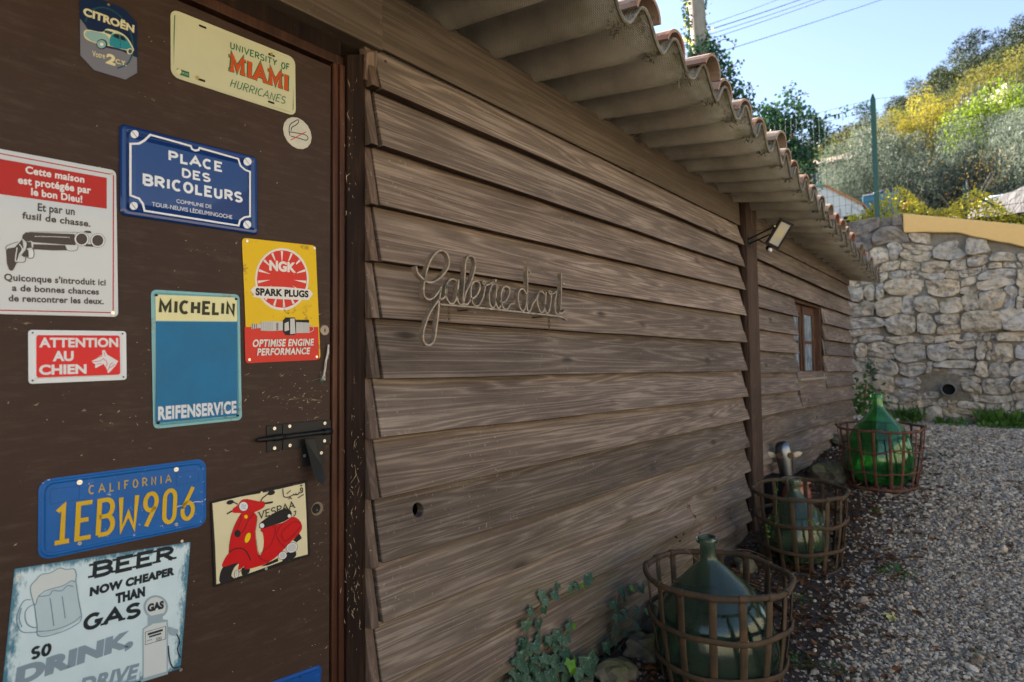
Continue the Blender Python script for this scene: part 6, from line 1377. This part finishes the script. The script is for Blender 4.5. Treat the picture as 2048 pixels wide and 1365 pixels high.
def tree(kind, x, y, R, hgt, label, z=None, cat='tree', group=None, yaw=None, trunk=True):
    z = hz_(x, y)-.1 if z is None else z; n_ = {'oak': 'oak_tree', 'autumn': 'autumn_tree', 'pine': 'pine_tree', 'olive': 'olive_tree', 'golden': 'golden_tree', 'bright': 'bright_green_tree', 'spruce': 'blue_conifer', 'cypress': 'cypress_tree', 'bare': 'bare_tree'}[kind]
    m = Matrix.Translation((x, y, z)) @ Matrix.Rotation(random.uniform(0, 6.28) if yaw is None else yaw, 4, 'Z') @ Matrix.Diagonal((R, R, hgt/1.25, 1))
    t = thing(n_, label, cat, mat=m, group=group)
    c = bpy.data.objects.new('crown', random.choice(PR[kind])); COL.objects.link(c); c.parent = t
    if trunk: b = bpy.data.objects.new('trunk', random.choice(TR)); COL.objects.link(b); b.parent = t
    return t
def at_px(px, y): d = ray(px, 400); return CAM.x+d.x*(y/d.y)
random.seed(33)
# slope woods: every crown its own tree
ntree = 0
rows_ = [(124, 3.6), (118, 3.6), (112, 3.6), (106, 3.5), (100, 3.4), (94, 3.3), (89, 3.1), (84, 3.0), (79, 2.8), (74, 2.7), (69, 2.5), (64, 2.4), (60, 2.2), (56, 2.0), (52, 1.8)]
for k, (yy, R) in enumerate(rows_):
    x = at_px(1560, yy)-R
    while x < at_px(2120, yy)+R:
        rr = R*random.uniform(.8, 1.25); xx = x+rr*.75; yj = yy+random.uniform(-4, 4); f = (xx-at_px(1560, yy))/(at_px(2100, yy)-at_px(1560, yy))
        q = random.random(); kind = ('pine' if q < (.85 if yy > 98 else .15 if yy > 80 else .05) else 'autumn' if q < .55 else 'oak')
        tree(kind, xx, yj, rr*1.15, rr*(1.35 if kind != 'pine' else 1.5), {'pine': 'dark pine', 'autumn': 'yellowing oak', 'oak': 'green-olive oak'}[kind]+' in the woods '+('along the skyline' if yy > 110 else 'high on the slope' if yy > 92 else 'halfway up the slope' if yy > 72 else 'low on the slope')+(', above the ivy bush' if f < .25 else ', left of the fence post' if f < .38 else ', just right of the fence post' if f < .55 else ', above the golden tree' if f < .75 else ', near the right edge'), group={'pine': 'dark pines on the hillside', 'autumn': 'yellowing oaks on the hillside', 'oak': 'green oaks on the hillside'}[kind], trunk=False)
        x += rr*1.35; ntree += 1
def tp_(px, py_top, y, R, kind, label, hgt, **kw):
    x = at_px(px, y); d = ray(px, py_top); ztop_ = H+d.z*(y/d.y); return tree(kind, x, y, R, hgt, label, z=ztop_-hgt*.98, **kw)
tp_(1855, 205, 50, 3.4, 'golden', 'rounded golden-yellow tree in front of the woods', 6.5); tp_(1905, 190, 53, 2.6, 'golden', 'taller yellow tree touching the right side of the golden one', 6.5); tp_(1818, 238, 48, 1.5, 'golden', 'small yellow bush left of the golden tree', 3.2, cat='bush')
tp_(1990, 168, 44, 2.4, 'spruce', 'blue-grey conifer between the golden and the bright green tree', 5.5); tp_(1950, 215, 42, 1.2, 'spruce', 'small blue-grey shrub below the blue-grey conifer', 3.2, cat='bush')
tp_(2040, 158, 47, .9, 'cypress', 'dark narrow cypress beside the house at the right edge', 6.0)
tp_(2015, 182, 33, 2.7, 'bright', 'bright lime-green tree at the right edge', 4.6); tp_(1970, 212, 33, 1.5, 'bright', 'smaller lime-green tree at the left of the bright one', 3.4)
tp_(1820, 262, 26, 2.5, 'olive', 'wide silvery olive tree right behind the fence post', 4.3, yaw=.4); tp_(1700, 300, 24, 1.9, 'olive', 'silvery olive tree left of the fence post', 3.6, yaw=2.); tp_(1765, 272, 28, 1.9, 'olive', 'pale olive behind the fence post', 4.0, yaw=1.)
tp_(1930, 255, 30, 2.3, 'olive', 'grey-green olive under the blue-grey conifer', 4.0, yaw=3.); tp_(2020, 245, 27, 2.4, 'olive', 'large olive with visible trunk at the right edge', 4.4, yaw=4.1); tp_(1655, 345, 20, 1.1, 'olive', 'low olive bush beside the small white shed', 2.2, cat='bush'); tp_(1890, 300, 27, 1.3, 'olive', 'small olive between the two wide ones', 3.2)
tp_(1935, 310, 22, 1.4, 'bare', 'almost bare tree with a few orange leaves', 2.4); tp_(2100, 230, 26, 2.6, 'olive', 'olive partly outside the right edge', 4.6)
# ---------------------------------------------------------------- houses on the slope
def house(px, py, y, w, d, h, label, rot=0., wallc=(.55, .48, .38), roofc='tile'):
    p = CAM+ray(px, py)*(y/ray(px, py).y); mt = Matrix.Translation(p) @ Matrix.Rotation(rot, 4, 'Z'); t = thing('house', label, 'house', mat=Matrix.Translation(p-V(0, 0, h)))
    def q(*a): return mt @ Vector(a)
    mk('wall', MB().hexa([q(-w/2, 0, -h), q(w/2, 0, -h), q(w/2, d, -h), q(-w/2, d, -h), q(-w/2, 0, 0), q(w/2, 0, 0), q(w/2, d, 0), q(-w/2, d, 0)]), plain('house_wall', wallc, .8), t)
    mb = MB(); o_ = .35; mb.add([q(-w/2-o_, -o_, -.08), q(w/2+o_, -o_, -.08), q(w/2+o_, d/2, d*.22), q(-w/2-o_, d/2, d*.22), q(w/2+o_, d+o_, -.08), q(-w/2-o_, d+o_, -.08), q(-w/2-o_, -o_, -.2), q(w/2+o_, -o_, -.2)], [(0, 1, 2, 3), (3, 2, 4, 5), (6, 7, 1, 0)])
    mk('roof', mb, M_['tile'], t)
    for k in range(2): x0 = -w/4+k*w/2; mk('window', MB().hexa([q(x0-.3, -.03, -h*.65), q(x0+.3, -.03, -h*.65), q(x0+.3, -.01, -h*.65), q(x0-.3, -.01, -h*.65), q(x0-.3, -.03, -h*.25), q(x0+.3, -.03, -h*.25), q(x0+.3, -.01, -h*.25), q(x0-.3, -.01, -h*.25)]), plain('dark_window', (.05, .06, .07), .2), t)
house(1668, 322, 38, 3.2, 4, 2., 'low pink-roofed house half hidden behind the olive trees at the left', wallc=(.45, .36, .30)); house(2068, 160, 56, 3.4, 3.5, 1.6, 'house with a tiled roof high on the slope at the right edge', .5)
nb = thing('sun_blocking_house', 'unseen added ochre house behind the shed, shading the foot of the stone wall', 'house', (-6.5, 8.6, 1.5+H))  # added out of view to keep a strip of sun off the wall foot
mk('wall', MB().box((-9.5, 7.6, .8), (-4.2, 12.5, 4.2+H)), M_['plaster'], nb)
mk('roof', MB().add([V(-9.9, 7.2, 4.15+H), V(-3.8, 7.2, 4.15+H), V(-3.8, 12.9, 4.15+H), V(-9.9, 12.9, 4.15+H), V(-9.9, 10, 5.2+H), V(-3.8, 10, 5.2+H)], [(0, 1, 5, 4), (3, 4, 5, 2), (0, 4, 3), (1, 2, 5), (0, 3, 2, 1)]), M_['tile'], nb)
# small white shed with a sloping orange-edged roof
p = CAM+ray(1662, 425)*(15/ray(1662, 425).y)
ws = thing('white_shed', 'small white translucent shed with a sloping orange roof edge beyond the fence', 'shed', tuple(p))
mb = MB(); pr_ = [(-.8, -1.), (.62, -1.), (.62, .05), (-.10, .62), (-.8, .62)]
mb.v = [(p.x+a, p.y, p.z+b) for a, b in pr_]+[(p.x+a, p.y+1.8, p.z+b) for a, b in pr_]; mb.f = [(0, 1, 2, 3, 4), (9, 8, 7, 6, 5)]+[(i, i+5, (i+1) % 5+5, (i+1) % 5) for i in range(5)]; mb.m = [0]*7
mk('shed_wall', mb, plain('white_panel', (.62, .68, .70), .6, var=.1), ws)
mk('roof_edge', MB().hexa([V(p.x-.12, p.y-.05, p.z+.62), V(p.x+.66, p.y-.05, p.z+.02), V(p.x+.66, p.y+1.85, p.z+.02), V(p.x-.12, p.y+1.85, p.z+.62), V(p.x-.12, p.y-.05, p.z+.67), V(p.x+.66, p.y-.05, p.z+.07), V(p.x+.66, p.y+1.85, p.z+.07), V(p.x-.12, p.y+1.85, p.z+.67)]), plain('orange_edge', (.50, .20, .07), .7), ws)
mk('roof_edge', MB().box((p.x-.85, p.y-.05, p.z+.625), (p.x-.12, p.y+1.85, p.z+.675)), plain('green_edge', (.15, .35, .30), .7), ws)
for k in range(6): mk('panel_rib', MB().box((p.x-.7+k*.22, p.y-.02, p.z-1.), (p.x-.68+k*.22, p.y-.002, p.z+.05+(.5 if k < 3 else .0))), plain('grey_rib', (.35, .38, .40), .6), ws)
mk('shed_window', MB().box((p.x+.25, p.y-.02, p.z-.45), (p.x+.45, p.y-.003, p.z-.15)), M_['hole'], ws)
# blue crate, white sacks and a red thing on the terrace
p = CAM+ray(1762, 402)*(16/ray(1762, 402).y); z_ = hz_(p.x, p.y)
t = thing('blue_cart', 'blue box-like cart with a dark cover behind the fence post', 'cart', (p.x, p.y, z_))
mk('cart_body', MB().hexa([V(p.x-.34, p.y, z_-.1), V(p.x+.30, p.y, z_-.1), V(p.x+.30, p.y+.6, z_-.1), V(p.x-.34, p.y+.6, z_-.1), V(p.x-.38, p.y, p.z+.16), V(p.x+.34, p.y, p.z+.16), V(p.x+.34, p.y+.6, p.z+.16), V(p.x-.38, p.y+.6, p.z+.16)]), plain('cart_blue', (.05, .22, .33), .4), t, bevel=.02)
mk('cart_cover', rock((p.x+.08, p.y+.3, p.z+.22), .26, (1.2, 1, .5), 4.), plain('navy_cover', (.02, .03, .06), .5), t, smooth=True); mk('cart_lid', MB().box((p.x-.36, p.y-.02, p.z+.165), (p.x-.05, p.y+.3, p.z+.20)), WHITE, t)
for k, (px, py, r, lb) in enumerate(((2000, 402, .26, 'left white sack lying on the slope by the right edge'), (2038, 398, .26, 'right white sack, larger, at the right edge on the slope'))):
    p = CAM+ray(px, py)*(19/ray(px, py).y); tag(mk('white_sack', rock(tuple(p), r, (1.25, .9, .55), k*5., 3, .4), plain('white_sack', (.62, .66, .72), .5, var=.15), smooth=True), lb, 'sack', 'white sacks on the slope')
p = CAM+ray(1814, 412)*(13/ray(1814, 412).y); t = thing('red_tarpaulin', 'small crumpled red tarpaulin behind the hedge on the wall', 'tarpaulin', tuple(p)); mk('tarpaulin_sheet', rock(tuple(p), .085, (.8, .6, 1.1), 2.), plain('red_cloth', (.55, .05, .03), .6), t)
# gravelly bank behind the fence
bk = MB(); rows2 = []
for i in range(40):
    for j in range(8):
        x = -.2+i*.12; y = 11.5+j*.9; bk.v.append((x+random.uniform(-.03, .03), y, hz_(x, y)+.16*(1-abs(j-4)/4)+.05*random.random()+max(0, min(.5, (x-.6)*.35))*(1-abs(j-4)/4)))
bk.f = [(i*8+j, (i+1)*8+j, (i+1)*8+j+1, i*8+j+1) for i in range(39) for j in range(7)]; bk.m = [0]*len(bk.f)
tag(mk('gravel_bank', bk, plain('bank_grey', (.060, .060, .060), .95, var=.5, bump=.9, scale=9)), kind='structure')
# ---------------------------------------------------------------- fence on the wall
YFN = 9.38
pA = ony(1755, 436, YFN); pT = ony(1751, 190, YFN); FG = plain('fence_green', (.010, .065, .045), .35)
fe = thing('wire_fence', 'tall green wire-mesh fence with a square green post on top of the stone wall', 'fence', (pA.x, YFN, pA.z-.05))
mk('fence_post', MB().box((pA.x-.028, YFN-.028, 1.8+H), (pA.x+.028, YFN+.028, pT.z-.06)).hexa([V(pA.x-.028, YFN-.028, pT.z-.06), V(pA.x+.028, YFN-.028, pT.z-.06), V(pA.x+.028, YFN+.028, pT.z-.06), V(pA.x-.028, YFN+.028, pT.z-.06), V(pA.x-.008, YFN-.008, pT.z+.02), V(pA.x+.008, YFN-.008, pT.z+.02), V(pA.x+.008, YFN+.008, pT.z+.02), V(pA.x-.008, YFN+.008, pT.z+.02)]), FG, fe)
pb = ony(1932, 455, YFN+.3); pbt = ony(1930, 372, YFN+.3)
mk('fence_post', MB().box((pb.x-.022, YFN+.28, 1.3+H), (pb.x+.022, YFN+.32, pbt.z)), FG, fe)
mk('fence_brace', MB().tube([Vector((pbt.x, YFN+.3, pbt.z-.05)), Vector((pbt.x+.38, YFN+.3, pbt.z-.40))], .014, 6), FG, fe)
z0_, z1_ = 1.90+H, pT.z-.05; WG = plain('wire_grey', (.06, .09, .085), .4, .3)
for side in (-1, 1):
    wires = MB()
    for k in range(1, 26):
        x = pA.x+side*k*.075
        if x > 2.6: break
        top = z1_-(.0 if side < 0 else .0); lean = .0 if side < 0 else .24*min(1, k/4)
        wires.tube([Vector((x, YFN, z0_)), Vector((x+lean*.4, YFN+lean*.4, (z0_+top)/2)), Vector((x+lean, YFN+lean*1.2, top))], .0021, 3, cap=False)
    for k in range(0, 12):
        f = k/11; ln = .24*f
        pts = [Vector((pA.x, YFN, z0_+(z1_-z0_)*f)), Vector((pA.x+side*.35+(ln if side > 0 else 0), YFN+(ln*1.2 if side > 0 else 0), z0_+(z1_-z0_)*f)), Vector((pA.x+side*1.9+(ln if side > 0 else 0), YFN+(ln*1.2 if side > 0 else 0), z0_+(z1_-z0_)*f))]
        wires.tube(pts, .0022 if k % 4 else .0034, 3, cap=False)
    mk('wire_mesh', wires, WG if side > 0 else FG, fe, fixn=False)
# yellow-leaved hedge on the wall, behind the fence
def leafcloud(n, f, r0, r1, asp=.55):
    m = MB()
    for _ in range(n):
        p = f(); u = Vector((random.gauss(0, 1), random.gauss(0, 1), random.gauss(0, 1))).normalized()*random.uniform(r0, r1); w = u.orthogonal().normalized()*u.length*asp; m.add([p-u, p+w*.9, p+u, p-w], [(0, 1, 2, 3)])
    return m
hg = thing('yellow_hedge', 'loose vine hedge with small yellow leaves along the top of the stone wall', 'hedge', (.8, YFN+.35, 1.8+H))
mk('foliage', leafcloud(5200, lambda: (lambda x: Vector((x, YFN+.3+random.gauss(0, .14), zcop(x)-.1+random.uniform(0, 1)**.8*(.42+.16*math.sin(x*7)))))(random.uniform(-.35, 2.2)), .014, .034), M_['yellowleaf'], hg, fixn=False)
mk('green_foliage', leafcloud(500, lambda: (lambda x: Vector((x, YFN+.3+random.gauss(0, .14), zcop(x)-.1+random.uniform(0, 1)*.3)))(random.uniform(-.35, 2.2)), .012, .028), M_['grass'], hg, fixn=False)
tw = MB()
for _ in range(60): x = random.uniform(-.3, 2.1); b = Vector((x, YFN+.3, zcop(x)-.15)); tw.tube([b, b+Vector((random.gauss(0, .1), random.gauss(0, .05), .25)), b+Vector((random.gauss(0, .2), random.gauss(0, .08), .5))], .003, 3)
mk('twig', tw, M_['twig'], hg)
dh = thing('green_hedge', 'dense dark green hedge on the wall at the right edge', 'hedge', (1.55, YFN+.2, 1.5+H)); mk('foliage', leafcloud(1500, lambda: (lambda x: Vector((x, YFN+.22+random.gauss(0, .1), zcop(x)-.08+random.uniform(0, 1)*min(.26, .05+(x-1.15)*.45))))(random.uniform(1.2, 2.6)), .012, .026), M_['bushleaf'], dh, fixn=False)
# ---------------------------------------------------------------- ivy-clad pole, ivy bushes, cables
YP = 10.6
c0 = CAM+ray(1392, 0)*(YP/ray(1392, 0).y); c1 = CAM+ray(1404, 130)*(YP/ray(1404, 130).y); dr = (c0-c1).normalized()
zb = hz_(c1.x, YP); base = c1-dr*((c1.z-zb)/dr.z); top = c0+dr*1.5
pole = thing('utility_pole', 'tall grey pole wrapped in ivy, rising behind the roof', 'pole', tuple(base))
mk('pole_shaft', MB().tube([base-V(0, 0, .3), base.lerp(top, .5), top], [.15, .145, .135], 18), plain('pole_grey', (.20, .185, .15), .85, var=.35, bump=.6, scale=8), pole, smooth=True)
side = R_.normalized()
def onpole():
    f = random.random(); p_ = base.lerp(top, .25+.75*f); a = random.choice((-1, -1, 1)); spread = .13+abs(random.gauss(0, .055)); return p_+side*(a*spread)+Vector((0, random.gauss(0, .05)-.06, random.gauss(0, .03)))
mk('ivy_leaves', leafcloud(1500, onpole, .020, .038, .8), M_['ivy'], pole, fixn=False); mk('ivy_leaves', leafcloud(420, onpole, .018, .034, .8), M_['yellowleaf'], pole, fixn=False)
def ivymass(name, label, tris, n, y, dens_mat='bushleaf', extra=(), thick=.35, leaf=(.022, .044)):
    """ivy growing over a screen: outline polygons given in the picture, put at distance y with real depth"""
    P0 = [CAM+ray(*p)*(y/ray(*p).y) for p in tris]; xs_ = [p.x for p in P0]; zs_ = [p.z for p in P0]
    def inside(x, z):
        c = False; j = len(P0)-1
        for i in range(len(P0)):
            if (P0[i].z > z) != (P0[j].z > z) and x < (P0[j].x-P0[i].x)*(z-P0[i].z)/(P0[j].z-P0[i].z)+P0[i].x: c = not c
            j = i
        return c
    def f():
        while True:
            x, z = random.uniform(min(xs_), max(xs_)), random.uniform(min(zs_), max(zs_))
            if inside(x, z) and noise.noise(Vector((x*3.2, z*3.2, y))) > -.26 : return Vector((x+random.gauss(0, .03), y+random.gauss(0, thick), z+random.gauss(0, .03)))
    t = thing(name, label, 'ivy', (sum(xs_)/len(xs_), y, hz_(sum(xs_)/len(xs_), y)))
    mk('foliage', leafcloud(n, f, *leaf, .8), M_[dens_mat], t, fixn=False)
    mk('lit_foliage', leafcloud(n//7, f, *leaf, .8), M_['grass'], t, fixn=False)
    m = MB()
    for st, nl in extra:
        P = smooth_path([CAM+ray(*p)*(y/ray(*p).y) for p in st], 6); m.tube(P, .007, 5)
        o_ = leafcloud(nl, lambda: random.choice(P)+Vector((random.gauss(0, .045), random.gauss(0, .06), random.gauss(0, .045))), leaf[0]*.9, leaf[1]*.9, .8); mk('tendril_foliage', o_, M_[dens_mat], t, fixn=False)
    b = Vector((sum(xs_)/len(xs_), y, t.location.z)); m.tube([b-V(0, 0, .3), Vector((b.x, y, sum(zs_)/len(zs_)))], [.05, .03], 6)
    mk('stem', m, M_['twig'], t); return t
ivymass('ivy_growth', 'mass of ivy leaning off the pole to the right above the roof tiles', [(1398, 100), (1420, 80), (1440, 90), (1455, 120), (1470, 140), (1480, 170), (1500, 210), (1515, 250), (1500, 290), (1400, 260), (1390, 180)], 2600, YP, extra=[([(1420, 100), (1445, 80), (1465, 85), (1470, 95)], 14), ([(1450, 150), (1475, 125), (1480, 130)], 16), ([(1475, 190), (1500, 170), (1505, 185)], 26), ([(1490, 230), (1520, 215)], 14), ([(1500, 200), (1497, 175)], 18)], thick=.22)
ivymass('ivy_bush', 'dark ivy bush with long tendrils in the middle, behind the tiles', [(1512, 235), (1540, 215), (1555, 225), (1570, 205), (1590, 200), (1600, 215), (1625, 220), (1640, 240), (1650, 265), (1630, 290), (1622, 330), (1625, 360), (1590, 370), (1560, 330), (1530, 290), (1515, 262)], 3800, 11.6,
        extra=[([(1575, 215), (1575, 190), (1590, 170)], 36), ([(1585, 200), (1600, 190), (1618, 188)], 22), ([(1640, 245), (1655, 235), (1690, 225), (1715, 215), (1745, 222)], 60), ([(1645, 265), (1670, 258), (1680, 262)], 24), ([(1545, 225), (1555, 205)], 14)], thick=.3)
CB = plain('cable_black', (.03, .035, .04), .5)
for k, (a, b, r, lb) in enumerate((((1355, 70), (1545, 2), .012, 'uppermost thin cable'), ((1365, 76), (1600, -2), .020, 'thickest cable, second from the top'), ((1365, 86), (1628, -2), .013, 'middle cable'), ((1365, 96), (1645, 0), .013, 'fourth cable from the top'), ((1372, 125), (1745, 4), .014, 'lowest cable, apart from the others'))):
    y1, y2 = 17., 26.; A = CAM+ray(*a)*(y1/ray(*a).y); B = CAM+ray(*b)*(y2/ray(*b).y); d = (B-A); A2 = A-d*1.2; B2 = B+d*1.5; L = (B2-A2).length
    P = [A2.lerp(B2, i/24)+V(0, 0, -.35*(1-(2*i/24-1)**2)+.30) for i in range(25)]
    tag(mk('overhead_cable', MB().tube(P, r*.7, 5), CB, smooth=True), 'overhead '+lb+' crossing the sky', 'cable', 'overhead cables')
